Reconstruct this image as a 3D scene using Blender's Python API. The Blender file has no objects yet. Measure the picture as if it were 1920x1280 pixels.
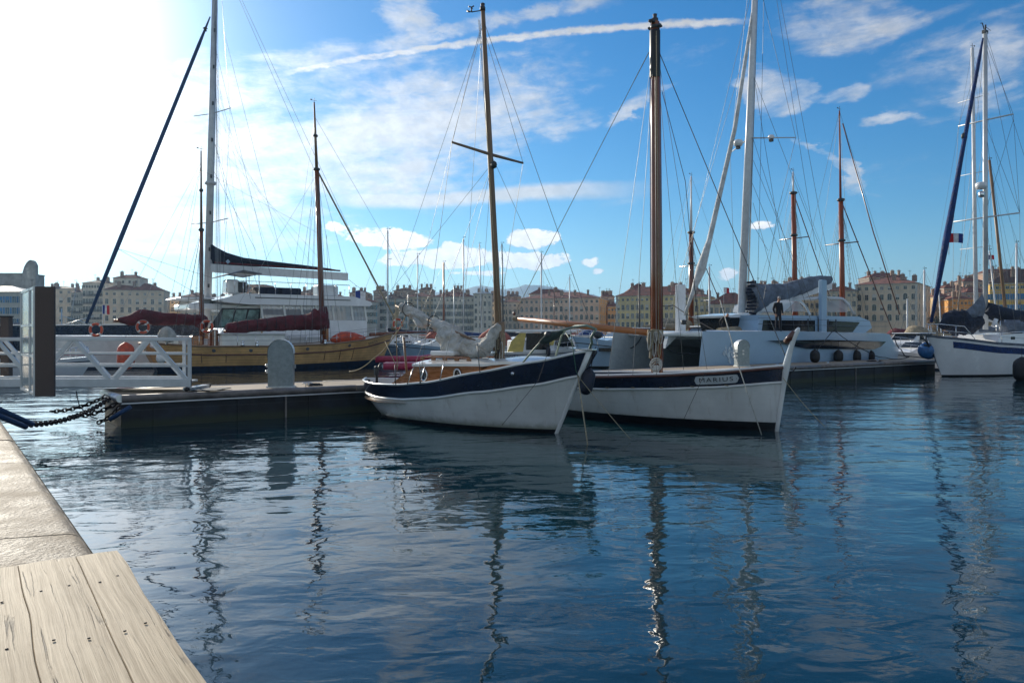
import bpy, math, random
from mathutils import Vector, Matrix, noise as mnoise
R = math.radians
C = bpy.context.scene.collection
SC = bpy.context.scene
# ------------------------------------------------------------------ camera
F, HZ, CZ = 1400.0, 628.0, 2.4          # focal length in photo pixels, horizon row, eye height
cam_d = bpy.data.cameras.new('camera'); cam = bpy.data.objects.new('camera', cam_d); C.objects.link(cam)
cam.location = (0, 0, CZ); cam.rotation_euler = (R(90), 0, 0)
cam_d.sensor_width = 36; cam_d.lens = F/1920*36; cam_d.shift_y = -(640-HZ)/1920
cam_d.clip_start = .05; cam_d.clip_end = 30000
SC.camera = cam
SC.render.resolution_x, SC.render.resolution_y = 1024, 682
# ------------------------------------------------------------------ light, sky, exposure
SUN_AZ, SUN_EL = R(-40), R(19)
sd = Vector((math.sin(SUN_AZ)*math.cos(SUN_EL), math.cos(SUN_AZ)*math.cos(SUN_EL), math.sin(SUN_EL)))
ld = bpy.data.lights.new('sun', 'SUN'); ld.energy = 4.3; ld.angle = R(.53); ld.color = (1, .91, .76)
lo = bpy.data.objects.new('sun', ld); C.objects.link(lo)
lo.rotation_euler = (-sd).to_track_quat('-Z', 'Y').to_euler()
vs = SC.view_settings
vs.view_transform = 'Standard'; vs.look = 'None'; vs.exposure = .46; vs.gamma = 1; vs.use_curve_mapping = False
SC.cycles.max_bounces = 8; SC.cycles.glossy_bounces = 4; SC.cycles.transmission_bounces = 4
SC.cycles.transparent_max_bounces = 8; SC.cycles.volume_bounces = 0
SC.cycles.sample_clamp_indirect = 6
SC.cycles.use_denoising = True

world = bpy.data.worlds.new('World'); SC.world = world; world.use_nodes = True
NT = world.node_tree; NT.nodes.clear()
class E:
    """tiny expression wrapper for math nodes"""
    def __init__(s, k): s.k = k
    def _b(s, op, o, rev=False):
        return M(op, o, s) if rev else M(op, s, o)
    def __add__(s, o): return s._b('ADD', o)
    __radd__ = __add__
    def __sub__(s, o): return s._b('SUBTRACT', o)
    def __rsub__(s, o): return s._b('SUBTRACT', o, True)
    def __mul__(s, o): return s._b('MULTIPLY', o)
    __rmul__ = __mul__
    def __truediv__(s, o): return s._b('DIVIDE', o)
CUR = NT
def M(op, a, b=None, c=None):
    n = CUR.nodes.new('ShaderNodeMath'); n.operation = op
    for i, v in enumerate((a, b, c)):
        if v is None: continue
        if isinstance(v, E): CUR.links.new(v.k, n.inputs[i])
        else: n.inputs[i].default_value = v
    return E(n.outputs[0])
def vec(x, y, z):
    n = CUR.nodes.new('ShaderNodeCombineXYZ')
    for i, v in enumerate((x, y, z)):
        if isinstance(v, E): CUR.links.new(v.k, n.inputs[i])
        else: n.inputs[i].default_value = v
    return E(n.outputs[0])
def noi(v, scale=1, detail=3, rough=.5, dist=0, out=0):
    n = CUR.nodes.new('ShaderNodeTexNoise'); n.inputs['Scale'].default_value = scale
    n.inputs['Detail'].default_value = detail; n.inputs['Roughness'].default_value = rough
    n.inputs['Distortion'].default_value = dist
    if v is not None: CUR.links.new(v.k, n.inputs['Vector'])
    return E(n.outputs[out])
def step(x, a, b, o0=0., o1=1.):
    n = CUR.nodes.new('ShaderNodeMapRange'); n.interpolation_type = 'SMOOTHSTEP'
    CUR.links.new(x.k, n.inputs['Value'])
    n.inputs['From Min'].default_value = a; n.inputs['From Max'].default_value = b
    n.inputs['To Min'].default_value = o0; n.inputs['To Max'].default_value = o1
    return E(n.outputs[0])
def mixc(f, a, b, mode='MIX'):
    n = CUR.nodes.new('ShaderNodeMix'); n.data_type = 'RGBA'; n.blend_type = mode
    for s, v in ((0, f), (6, a), (7, b)):
        if isinstance(v, E): CUR.links.new(v.k, n.inputs[s])
        elif s == 0: n.inputs[s].default_value = v
        else: n.inputs[s].default_value = (*v[:3], 1)
    return E(n.outputs[2])
def build_world():
    tc = NT.nodes.new('ShaderNodeTexCoord'); sp = NT.nodes.new('ShaderNodeSeparateXYZ')
    NT.links.new(tc.outputs['Generated'], sp.inputs[0])
    x, y, z = (E(sp.outputs[i]) for i in range(3))
    az = M('ARCTAN2', x, y)
    el = M('ARCSINE', z)
    sky = NT.nodes.new('ShaderNodeTexSky'); sky.sky_type = 'NISHITA'; sky.sun_disc = False
    sky.sun_elevation = SUN_EL; sky.sun_rotation = SUN_AZ
    sky.air_density = 1.0; sky.dust_density = .25; sky.ozone_density = 3.0
    base = E(sky.outputs[0])
    # colour grade of the sky: deeper blue away from the sun
    hs = NT.nodes.new('ShaderNodeHueSaturation'); hs.inputs['Saturation'].default_value = 1.42; hs.inputs['Value'].default_value = 1.0
    NT.links.new(base.k, hs.inputs['Color']); base = E(hs.outputs[0])
    base = mixc(1, base, (.70, .93, 1.0), 'MULTIPLY')
    # angle to the sun
    dp = NT.nodes.new('ShaderNodeVectorMath'); dp.operation = 'DOT_PRODUCT'
    NT.links.new(tc.outputs['Generated'], dp.inputs[0]); dp.inputs[1].default_value = sd
    cs = M('MAXIMUM', E(dp.outputs['Value']), 0.)
    # --- noise fields in (azimuth, elevation)
    wn = noi(vec(az*6, el*12, 0.), 1, 6, .62)
    wn2 = noi(vec(az*6+7., el*12+3., 4.), 1, 6, .62)
    U = az + (wn-.5)*.20; V = el + (wn2-.5)*.11
    streak = noi(vec(az*3.2+el*3.0, el*17-az*3., 1.), 1, 7, .62, .6)
    fine = noi(vec(az*26, el*60, 2.), 1, 5, .65, .4)
    puff = noi(vec(az*42, el*62, 5.), 1, 6, .6)
    def A(px): return math.atan((px-960)/F)
    def B(px, py): return math.atan((HZ-py)/F*math.cos(A(px)))
    def blob(px, py, rx, ry, rot, amp, warp=True, lin=False):
        u, v = (U, V) if warp else (az, el)
        c, s = math.cos(R(rot)), math.sin(R(rot))
        dx = u - A(px); dy = v - B(px, py)
        k = 1/F
        a = (dx*c + dy*s)*(1/(rx*k)); b = (dy*c - dx*s)*(1/(ry*k))
        q = a*a + b*b
        if lin: return M('MAXIMUM', (1. - M('SQRT', q))*amp, -.6)
        return step(q, 1.25, .0, 0., amp)
    tot = None
    for p in ((760, 30, 75, 70, 0, 1.0), (520, 260, 420, 170, 20, .85), (860, 215, 260, 90, 14, .75),
              (620, 320, 330, 60, -8, .6), (880, 290, 210, 60, 10, .45), (1010, 110, 90, 60, 40, .55),
              (1110, 120, 60, 55, 40, .6), (1030, 225, 100, 40, 0, .45),
              (1600, 30, 150, 60, 5, .85), (1440, 165, 50, 45, 30, .9), (1545, 180, 60, 26, -15, .65), (1290, 115, 110, 50, 25, .45),
              (1190, 205, 90, 22, 28, .8), (1650, 232, 70, 18, 5, .7), (1890, 150, 90, 70, 10, .65),
              (1760, 200, 120, 40, 15, .4), (1790, 70, 200, 70, 15, .5), (1560, 320, 110, 15, -42, .75), (1800, 330, 200, 40, 0, .25),
              (450, 440, 320, 40, 3, .7), (1330, 360, 330, 22, 2, .35),
              # high cloud beyond the frame top, only met by the water and the light
              (300, -500, 900, 300, 10, .8), (1500, -700, 600, 200, -10, .5), (-900, 100, 900, 400, 0, .7)):
        b = blob(*p); tot = b if tot is None else tot + b
    tot = M('MINIMUM', tot, 1.15)
    wisp = step(tot*.8 + (streak-.5)*2.3 + (fine-.5)*1.1, .16, 1.30, 0., .86) * step(tot, .0, .62)
    # long lens cloud
    bend = M('SINE', (az + .12)*9.0)*.006
    lens = step(M('ABSOLUTE', el + (wn2-.5)*.03 - B(900, 368) - bend - (az*.02)), .016, .004) * step(az, A(560), A(700)) * step(az, A(1270), A(1000))
    # contrails
    def trail(x0, y0, x1, y1, w, x2, x3, amp, wob):
        a0, b0, a1, b1 = A(x0), B(x0, y0), A(x1), B(x1, y1)
        m = (b1-b0)/(a1-a0)
        d = (el - b0 - (az-a0)*m) + (az-a0)*(az-a1)*.30 + (puff-.5)*wob
        return step(M('ABSOLUTE', d), w/F, w*.25/F) * step(az, A(x2), A(x2)+.05) * step(az, A(x3), A(x3)-.06) * amp
    t1 = trail(540, 136, 1240, 47, 8, 500, 1430, .95, .012)*step(fine, .30, .56, .50, 1.)
    t2 = trail(700, 92, 1040, 18, 17, 670, 1180, .62, .022)*step(fine, .3, .6, .3, 1.)
    # low cumulus
    cu = None
    for p in ((732, 447, 92, 24, -4, 1.), (995, 450, 58, 24, 0, 1.), (850, 484, 145, 22, 0, 1.), (990, 488, 90, 20, 0, 1.), (850, 466, 36, 18, 0, .8), (1107, 493, 27, 10, 0, .6),
              (1370, 511, 30, 12, 0, .55), (1425, 425, 32, 10, 0, .5), (628, 426, 34, 14, 0, .6), (740, 486, 45, 14, 0, .9), (1122, 507, 14, 7, 0, .5), (905, 512, 60, 6, 0, .7)):
        b = blob(*p, False, True); cu = b if cu is None else M('MAXIMUM', cu, b)
    puff2 = noi(vec(az*24., el*40., 9.), 1, 5, .62)
    cum = step(cu*.9 + (puff-.5)*.9 + (puff2-.5)*1.1, .08, .26)
    mask = M('MAXIMUM', M('MAXIMUM', wisp, lens*.85), M('MAXIMUM', t1, M('MAXIMUM', t2, cum)))
    mask = mask * step(el, -.01, .03)
    # unseen cloud bank overhead and behind the viewer, added to brighten the fill light
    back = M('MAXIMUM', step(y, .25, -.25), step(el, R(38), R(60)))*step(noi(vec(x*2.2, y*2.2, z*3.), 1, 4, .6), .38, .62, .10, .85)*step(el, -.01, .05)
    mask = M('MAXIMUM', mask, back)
    glow1 = M('POWER', cs, 13.)
    glow2 = M('POWER', cs, 60.)
    up = step(el, R(28), R(15), .72, 1.)
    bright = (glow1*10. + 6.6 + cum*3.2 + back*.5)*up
    ccol = mixc(1, (.99, .99, 1.0), vec(bright, bright, bright), 'MULTIPLY')
    # under-sides of the cumulus slightly grey
    shade = step(puff, .35, .7, .80, 1.)
    ccol = mixc(1, ccol, vec(shade, shade, shade*1.0), 'MULTIPLY')
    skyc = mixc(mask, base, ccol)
    g = glow1*1.55 + glow2*30.
    halo = mixc(1, (1, .99, .95), vec(g, g, g), 'MULTIPLY')
    n = NT.nodes.new('ShaderNodeVectorMath'); n.operation = 'ADD'
    NT.links.new(skyc.k, n.inputs[0]); NT.links.new(halo.k, n.inputs[1])
    # pale horizon air
    hz = step(el, R(9), R(0), 0., .34)
    pale = mixc(hz, E(n.outputs[0]), (2.5, 4.5, 6.0))
    bg = NT.nodes.new('ShaderNodeBackground'); bg.inputs['Strength'].default_value = .095
    NT.links.new(pale.k, bg.inputs['Color'])
    out = NT.nodes.new('ShaderNodeOutputWorld'); NT.links.new(bg.outputs[0], out.inputs[0])
build_world()
# ------------------------------------------------------------------ helpers
def P(px, py, d): return Vector(((px-960)/F*d, d, CZ+(HZ-py)/F*d))
def mat(name, col, rough=.6, metal=0., var=.12, scale=4., bump=0., bscale=30., kind=None, spec=.5, stretch=(1, 1, 1), col2=None, coat=0.):
    """procedural surface: two tones of the colour through stretched noise, dirt in the roughness, optional bump"""
    global CUR
    m = bpy.data.materials.new(name); m.use_nodes = True
    t = m.node_tree; CUR = t; bs = t.nodes['Principled BSDF']
    tc = t.nodes.new('ShaderNodeTexCoord'); mp = t.nodes.new('ShaderNodeMapping'); mp.inputs['Scale'].default_value = stretch
    t.links.new(tc.outputs['Object'], mp.inputs[0]); v = E(mp.outputs[0])
    n = noi(v, scale, 5, .6)
    c2 = col2 or tuple(c*(1-var*2.2) for c in col)
    c1 = tuple(min(1, c*(1+var*.6)) for c in col)
    c = mixc(step(n, .3, .72), c2, c1)
    if kind == 'wood':
        g = noi(v, scale*5, 6, .7, 1.2); c = mixc(step(g, .35, .7, 0., .55), c, tuple(k*.45 for k in col))
    if kind == 'plank':      # horizontal strakes with dark seams
        sp = t.nodes.new('ShaderNodeSeparateXYZ'); t.links.new(tc.outputs['Object'], sp.inputs[0])
        fr = M('FRACT', E(sp.outputs[2])*5.2 + noi(v, .3, 1)*1.)
        c = mixc(step(M('ABSOLUTE', fr-.5), .40, .5, 0., .75), c, tuple(k*.22 for k in col))
        g = noi(vec(E(sp.outputs[0])*2.2, E(sp.outputs[2])*40., 0.), 1, 5, .6); c = mixc(step(g, .4, .7, 0., .4), c, tuple(k*.55 for k in col))
    if kind == 'brick':
        b = t.nodes.new('ShaderNodeTexBrick'); b.inputs['Scale'].default_value = 1.0
        b.inputs['Color1'].default_value = (*c1, 1); b.inputs['Color2'].default_value = (*c2, 1)
        b.inputs['Mortar'].default_value = (*[k*.5 for k in col], 1); b.inputs['Mortar Size'].default_value = .03
        t.links.new(tc.outputs['Object'], b.inputs['Vector'])
    if kind == 'tile':
        w = t.nodes.new('ShaderNodeTexWave'); w.inputs['Scale'].default_value = 1.6; w.inputs['Distortion'].default_value = 1.5
        t.links.new(v.k, w.inputs[0]); c = mixc(E(w.outputs[1])*.5, c, tuple(k*.55 for k in col))
    if kind == 'wall':       # rain streaks below sills and a dirtier base
        sp = t.nodes.new('ShaderNodeSeparateXYZ'); t.links.new(tc.outputs['Object'], sp.inputs[0])
        g = noi(vec(E(sp.outputs[0])*1.3, E(sp.outputs[1])*1.3, E(sp.outputs[2])*.12), 1, 5, .65)
        c = mixc(step(g, .46, .72, 0., .42), c, tuple(k*.6 for k in col))
    hgt = None
    if kind in ('hull', 'float'):   # plank seams, rust runs and slime at the waterline
        sp = t.nodes.new('ShaderNodeSeparateXYZ'); t.links.new(tc.outputs['Object'], sp.inputs[0]); z_ = E(sp.outputs[2]); x_ = E(sp.outputs[0])
        run_ = noi(vec(x_*5.5, E(sp.outputs[1])*5.5, z_*.35), 1, 4, .65); wl = z_ + (noi(v, 7, 3)-.5)*.14
        c = mixc(step(run_, .56, .76, 0., .35), c, (.30, .24, .17) if kind == 'hull' else (.05, .045, .035))
        c = mixc(step(wl, .30, .08, 0., .75), c, (.16, .17, .10) if kind == 'hull' else (.035, .045, .02))
        seam = M('ABSOLUTE', M('FRACT', z_*(7.5 if kind == 'hull' else 2.2)) - .5)
        hgt = step(seam, .44, .5)*-.25
        c = mixc(step(seam, .46, .5, 0., .12), c, (.2, .2, .18))
    if kind == 'canvas':            # sharp creases and faded ridges
        cr = M('ABSOLUTE', noi(v, 2.3, 2, .5, 1.5)-.5); cr2 = M('ABSOLUTE', noi(v, 6.1, 2, .5, 1.2)-.5)
        hgt = step(cr, .0, .09)*1.6 + step(cr2, .0, .10)*.7
        c = mixc(step(noi(v, 1.2, 4, .6), .45, .75, 0., .35), c, tuple(min(1, k*1.5+.02) for k in col))
    t.links.new(c.k, bs.inputs['Base Color'])
    bs.inputs['Metallic'].default_value = metal; bs.inputs['Specular IOR Level'].default_value = spec
    bs.inputs['Coat Weight'].default_value = coat; bs.inputs['Coat Roughness'].default_value = .12
    rr = step(n, .25, .75, max(.02, rough*.85), min(1, rough*1.15)); t.links.new(rr.k, bs.inputs['Roughness'])
    if bump:
        bm = t.nodes.new('ShaderNodeBump'); bm.inputs['Strength'].default_value = bump; bm.inputs['Distance'].default_value = .02
        h = noi(v, bscale, 5, .6); h = h if hgt is None else h*.35+hgt; t.links.new(h.k, bm.inputs['Height']); t.links.new(bm.outputs[0], bs.inputs['Normal'])
    return m
W = {}
def mm(key, *a, **k):
    W[key] = mat(key, *a, **k); return W[key]
mm('white_paint', (.70, .70, .67), .22, coat=.5, var=.05, scale=1.5, bump=.05, bscale=5)
mm('hull_white', (.68, .68, .65), .24, coat=.45, var=.07, scale=1.2, kind='hull', bump=.35, bscale=5)
mm('white_gel', (.74, .75, .76), .25, coat=.4, var=.05, scale=.8)
mm('navy_paint', (.012, .020, .045), .22, coat=.5, var=.2, scale=2)
mm('black_paint', (.008, .010, .013), .4, var=.3)
mm('boot_blue', (.01, .025, .06), .4, var=.3)
mm('varnish', (.38, .145, .045), .28, coat=.6, kind='wood', stretch=(1, 6, 9), scale=1.6, var=.2)
mm('varnish_dark', (.26, .075, .028), .24, coat=.35, kind='wood', stretch=(8, 8, .5), scale=1.5, var=.25)
mm('spar_orange', (.52, .20, .065), .4, coat=.2, kind='wood', stretch=(1, 9, 9), scale=1.2, var=.2)
mm('spruce', (.27, .17, .10), .45, kind='wood', stretch=(9, 9, .6), scale=1.5, var=.2)
mm('spar_red', (.33, .075, .03), .4, kind='wood', stretch=(9, 9, .6), scale=1., var=.2)
mm('yellow_hull', (.70, .42, .17), .35, coat=.25, kind='plank', scale=1., var=.15)
mm('deck_teak', (.30, .19, .11), .6, kind='wood', stretch=(1, 12, 1), scale=1.2)
mm('brown_rail', (.12, .038, .022), .35, coat=.3, kind='wood', stretch=(1, 5, 5))
mm('alu', (.62, .64, .66), .38, metal=.85, var=.1)
mm('alu_paint', (.60, .62, .63), .4, metal=.25, var=.07, scale=2)
mm('mast_white', (.66, .67, .68), .35, var=.06)
mm('steel', (.70, .71, .72), .22, metal=1., var=.08)
mm('wire', (.10, .11, .12), .4, metal=.6, var=.1)
mm('wire_light', (.30, .31, .32), .35, metal=.7, var=.1)
mm('rope_tan', (.42, .36, .24), .85, var=.25, scale=40, bump=.5, bscale=80)
mm('rope_white', (.60, .58, .52), .85, var=.2, scale=40, bump=.5, bscale=80)
mm('rope_dark', (.02, .022, .03), .8, var=.3, scale=40, bump=.4, bscale=80)
mm('rope_green', (.03, .12, .08), .8, var=.3, scale=40)
mm('rope_blue', (.02, .07, .18), .7, var=.3, scale=40, bump=.4, bscale=80)
mm('canvas_cream', (.54, .52, .47), .85, var=.16, scale=3, kind='canvas', bump=.7, bscale=12)
mm('canvas_grey', (.16, .19, .24), .85, var=.2, scale=2, kind='canvas', bump=.7, bscale=9)
mm('canvas_navy', (.014, .022, .045), .85, var=.25, scale=2, kind='canvas', bump=.7, bscale=9)
mm('canvas_red', (.13, .018, .026), .85, var=.22, scale=2, kind='canvas', bump=.7, bscale=9)
mm('canvas_tan', (.33, .27, .18), .85, var=.2, scale=3, kind='canvas', bump=.7, bscale=12)
mm('canvas_blue', (.012, .045, .17), .8, var=.2, scale=3, kind='canvas', bump=.7, bscale=9)
mm('sail_white', (.62, .62, .60), .8, var=.14, scale=3, kind='canvas', bump=.7, bscale=10)
mm('green_tube', (.20, .27, .21), .5, var=.15)
mm('orange_rubber', (.62, .085, .03), .55, var=.15)
mm('red_plastic', (.42, .02, .07), .4, var=.15)
mm('dark_glass', (.010, .013, .017), .08, spec=.28, var=.2)
mm('grey_plastic', (.05, .055, .06), .5, var=.2)
mm('fender_navy', (.012, .018, .04), .6, var=.3, bump=.3, bscale=14)
mm('fender_blue', (.03, .14, .35), .5, var=.2)
mm('fender_black', (.012, .012, .014), .6, var=.3)
mm('yellow_panel', (.62, .47, .12), .5, var=.1)
mm('pontoon_wood', (.42, .33, .23), .75, kind='wood', stretch=(1, 14, 1), scale=.8)
mm('pontoon_lip', (.21, .185, .17), .5, var=.2, scale=3)
mm('pontoon_side', (.020, .026, .036), .7, var=.4, scale=1.5, bump=.5, kind='float')
mm('granite_post', (.115, .085, .075), .75, var=.35, scale=60, bump=.3, bscale=90)
mm('pedestal_grey', (.26, .30, .31), .4, metal=.35, var=.10, scale=9, bump=.15, bscale=120)
mm('rust_chain', (.030, .022, .022), .8, var=.4, scale=25, bump=.6)
mm('rubber', (.02, .02, .022), .7)
mm('hair_dark', (.025, .02, .016), .8); mm('hair_grey', (.35, .33, .31), .8)
mm('skin', (.45, .24, .16), .6, var=.08); mm('cloth_dark', (.012, .014, .02), .85, bump=.3, bscale=14); mm('trouser_dark', (.016, .018, .028), .85, bump=.3, bscale=14)
mm('flag_blue', (.02, .05, .25), .8); mm('flag_white', (.75, .75, .75), .8); mm('flag_red', (.55, .02, .03), .8); mm('flag_yellow', (.7, .5, .05), .8)
mm('pale_blue_paint', (.30, .44, .58), .35, coat=.3, var=.04, scale=.6)
mm('pale_or_shaded_grey', (.26, .29, .30), .35, coat=.2, var=.06)
mm('blotch', (.72, .82, .88), .4, var=.2, scale=9)
mm('teal_boat', (.10, .16, .22), .35, coat=.3)
mm('cover_salmon', (.45, .13, .09), .8, var=.25, scale=3)
mm('foliage', (.035, .07, .025), .8, var=.4, scale=2)
def clearmat(name, col, alpha, rough=.1):
    m = bpy.data.materials.new(name); m.use_nodes = True; b = m.node_tree.nodes['Principled BSDF']
    b.inputs['Base Color'].default_value = (*col, 1); b.inputs['Roughness'].default_value = rough; b.inputs['Alpha'].default_value = alpha
    W[name] = m
clearmat('clear_plastic', (.50, .52, .56), .42, .15)
clearmat('gate_glass', (.36, .44, .44), .45, .08)

class MB:
    def __init__(s): s.v = []; s.f = []; s.mi = []; s.sm = []
    def add(s, vs, fs, m=0, smooth=False):
        o = len(s.v); s.v += [tuple(v) for v in vs]
        for f in fs: s.f.append(tuple(i+o for i in f)); s.mi.append(m); s.sm.append(smooth)
        return s
    def box(s, c, d, m=0, rot=None, bev=0.):
        hx, hy, hz = d[0]/2, d[1]/2, d[2]/2
        if bev:
            b = min(bev, hx*.9, hy*.9, hz*.9); vs = []; 
            for zz, ii in ((-hz, b), (-hz+b, 0), (hz-b, 0), (hz, b)):
                xx, yy = hx-ii, hy-ii
                vs += [(-xx+b*(ii == 0), -yy, zz), (xx-b*(ii == 0), -yy, zz), (xx, -yy+b*(ii == 0), zz), (xx, yy-b*(ii == 0), zz),
                       (xx-b*(ii == 0), yy, zz), (-xx+b*(ii == 0), yy, zz), (-xx, yy-b*(ii == 0), zz), (-xx, -yy+b*(ii == 0), zz)]
            fs = [tuple(range(7, -1, -1)), tuple(range(24, 32))]
            for k in range(3):
                for i in range(8): fs.append((k*8+i, k*8+(i+1) % 8, k*8+8+(i+1) % 8, k*8+8+i))
            # collapse the doubled corner points of the end rings
        else:
            vs = [(x, y, z) for z in (-hz, hz) for x, y in ((-hx, -hy), (hx, -hy), (hx, hy), (-hx, hy))]
            fs = [(3, 2, 1, 0), (4, 5, 6, 7), (0, 1, 5, 4), (1, 2, 6, 5), (2, 3, 7, 6), (3, 0, 4, 7)]
        if rot is not None: vs = [rot @ Vector(v) for v in vs]
        c = Vector(c); return s.add([Vector(v)+c for v in vs], fs, m)
    def bar(s, a, b, w, h, m=0):
        a, b = Vector(a), Vector(b); d = b-a
        q = d.to_track_quat('X', 'Z').to_matrix()
        return s.box((a+b)/2, (d.length, w, h), m, q)
    def tube(s, pts, r, n=8, m=0, caps=True, flat=1.):
        pts = [Vector(p) for p in pts]; k = len(pts)
        rs = r if isinstance(r, (list, tuple)) else [r]*k
        if len(rs) != k: rs = [rs[0]+(rs[-1]-rs[0])*i/(k-1) for i in range(k)]
        vs = []; prev = None
        for i, p in enumerate(pts):
            t = (pts[min(i+1, k-1)]-pts[max(i-1, 0)]).normalized()
            if prev is None:
                up = Vector((0, 0, 1)) if abs(t.z) < .9 else Vector((1, 0, 0))
                a = (up - t*up.dot(t)).normalized()
            else: a = (prev - t*prev.dot(t)).normalized()
            prev = a; b = t.cross(a)
            for j in range(n):
                th = 2*math.pi*j/n; vs.append(p + (a*math.cos(th) + b*math.sin(th)*flat)*rs[i])
        fs = [(i*n+j, i*n+(j+1) % n, (i+1)*n+(j+1) % n, (i+1)*n+j) for i in range(k-1) for j in range(n)]
        s.add(vs, fs, m, True)
        if caps:
            o = len(s.v)-len(vs)
            s.f += [tuple(o+j for j in range(n-1, -1, -1)), tuple(o+(k-1)*n+j for j in range(n))]; s.mi += [m, m]; s.sm += [False, False]
        return s
    def lathe(s, prof, c=(0, 0, 0), n=16, m=0, rot=None):
        c = Vector(c); vs = []
        for r, z in prof:
            for j in range(n):
                th = 2*math.pi*j/n; v = Vector((r*math.cos(th), r*math.sin(th), z))
                if rot is not None: v = rot @ v
                vs.append(c+v)
        fs = [(i*n+j, i*n+(j+1) % n, (i+1)*n+(j+1) % n, (i+1)*n+j) for i in range(len(prof)-1) for j in range(n)]
        s.add(vs, fs, m, True); return s
    def prism(s, poly, vec_, m=0, smooth=False):
        poly = [Vector(p) for p in poly]; n = len(poly); e = Vector(vec_)
        vs = poly + [p+e for p in poly]
        fs = [tuple(range(n-1, -1, -1)), tuple(range(n, 2*n))] + [(i, (i+1) % n, n+(i+1) % n, n+i) for i in range(n)]
        return s.add(vs, fs, m, smooth)
    def grid(s, rows, m=0, smooth=True):
        n = len(rows[0]); vs = [p for r in rows for p in r]
        fs = [(i*n+j, i*n+j+1, (i+1)*n+j+1, (i+1)*n+j) for i in range(len(rows)-1) for j in range(n-1)]
        return s.add(vs, fs, m, smooth)
    def torus(s, c, R_, r, rot=None, n=20, k=8, m=0, sx=1.):
        pts = []
        for i in range(n+1):
            a = 2*math.pi*i/n; v = Vector((R_*sx*math.cos(a), R_*math.sin(a), 0))
            if rot is not None: v = rot @ v
            pts.append(Vector(c)+v)
        # closed ring
        vs = []
        for i in range(n):
            a = 2*math.pi*i/n
            for j in range(k):
                b = 2*math.pi*j/k
                v = Vector(((R_*sx+r*math.cos(b))*math.cos(a), (R_+r*math.cos(b))*math.sin(a), r*math.sin(b)))
                if rot is not None: v = rot @ v
                vs.append(Vector(c)+v)
        fs = [(i*k+j, ((i+1) % n)*k+j, ((i+1) % n)*k+(j+1) % k, i*k+(j+1) % k) for i in range(n) for j in range(k)]
        return s.add(vs, fs, m, True)
    def lumpy(s, pts, rs, n=18, amp=.15, seed=1, m=0, fold=7., per=6):
        """cloth bundle round a path with folds and sags"""
        pts = [Vector(p) for p in pts]; k = len(pts)
        P2, R2 = [], []
        for i in range(k-1):
            for j in range(per):
                t = j/per
                p0, p1, p2, p3 = pts[max(i-1, 0)], pts[i], pts[i+1], pts[min(i+2, k-1)]
                P2.append(.5*((2*p1)+(p2-p0)*t+(2*p0-5*p1+4*p2-p3)*t*t+(3*p1-p0-3*p2+p3)*t*t*t)); R2.append(rs[i]*(1-t)+rs[i+1]*t)
        P2.append(pts[-1]); R2.append(rs[-1])
        o = len(s.v); s.tube(P2, R2, n, m)
        for i in range(len(P2)):
            for j in range(n):
                idx = o+i*n+j; v = Vector(s.v[idx]); d = v-P2[i]
                q = mnoise.noise(Vector((v.x*2.2+seed, v.y*2.2, v.z*2.2)))*.8 + mnoise.noise(Vector((v.x*fold, v.y*fold+seed, v.z*fold)))*.5
                q += .25*math.sin(j*2*math.pi*3/n+i*.35+seed)
                if n > 24: q += .9*(.22-abs(mnoise.noise(Vector((v.x*3.3+seed, v.y*3.3, v.z*5.)))))+.5*(.2-abs(mnoise.noise(Vector((v.x*8., v.y*8.+seed, v.z*11.)))))
                sag = -abs(min(0, d.z))*.25
                s.v[idx] = tuple(P2[i]+d*(1+amp*q)+Vector((0, 0, sag)))
        return s
    def build(s, name, mats, parent=None, loc=None):
        me = bpy.data.meshes.new(name); me.from_pydata(s.v, [], s.f)
        if not isinstance(mats, (list, tuple)): mats = [mats]
        for m in mats: me.materials.append(W[m] if isinstance(m, str) else m)
        me.polygons.foreach_set('material_index', s.mi); me.polygons.foreach_set('use_smooth', s.sm)
        me.update()
        o = bpy.data.objects.new(name, me); C.objects.link(o)
        if parent is not None: o.parent = parent
        if loc is not None: o.location = loc
        return o
def tag(o, label, cat, group=None, kind=None):
    o['label'] = label; o['category'] = cat
    if group: o['group'] = group
    if kind: o['kind'] = kind
    return o
def thing(name, label, cat, loc, rz=0., group=None):
    o = bpy.data.objects.new(name, None); C.objects.link(o); o.empty_display_size = .2
    o.location = loc; o.rotation_euler = (0, 0, rz); return tag(o, label, cat, group)
def struct(name, mb, mats):
    o = mb.build(name, mats); o['kind'] = 'structure'; return o
def lcl(root, v):
    return Matrix.Rotation(-root.rotation_euler.z, 3, 'Z') @ (Vector(v)-root.location)
def sag(a, b, s=0., n=2):
    a, b = Vector(a), Vector(b)
    if not s: return [a, b]
    n = 12
    return [a.lerp(b, i/n)-Vector((0, 0, s*4*(i/n)*(1-i/n))) for i in range(n+1)]
def wire(root, a, b, r=.006, name='stay', m='wire', s=0.):
    return MB().tube(sag(a, b, s), r, 5, caps=False).build(name, m, root)
def text_mb(body, size, mb, M4, m=0, ext=.0):
    cu = bpy.data.curves.new('txt', 'FONT'); cu.body = body; cu.size = size; cu.align_x = 'CENTER'; cu.align_y = 'CENTER'; cu.extrude = ext
    cu.space_character = 1.25
    o = bpy.data.objects.new('txt', cu); C.objects.link(o); bpy.context.view_layer.update()
    me = bpy.data.meshes.new_from_object(o.evaluated_get(bpy.context.evaluated_depsgraph_get()))
    mb.add([M4 @ v.co for v in me.vertices], [tuple(p.vertices) for p in me.polygons], m)
    bpy.data.objects.remove(o); bpy.data.curves.remove(cu); bpy.data.meshes.remove(me); return mb
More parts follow.
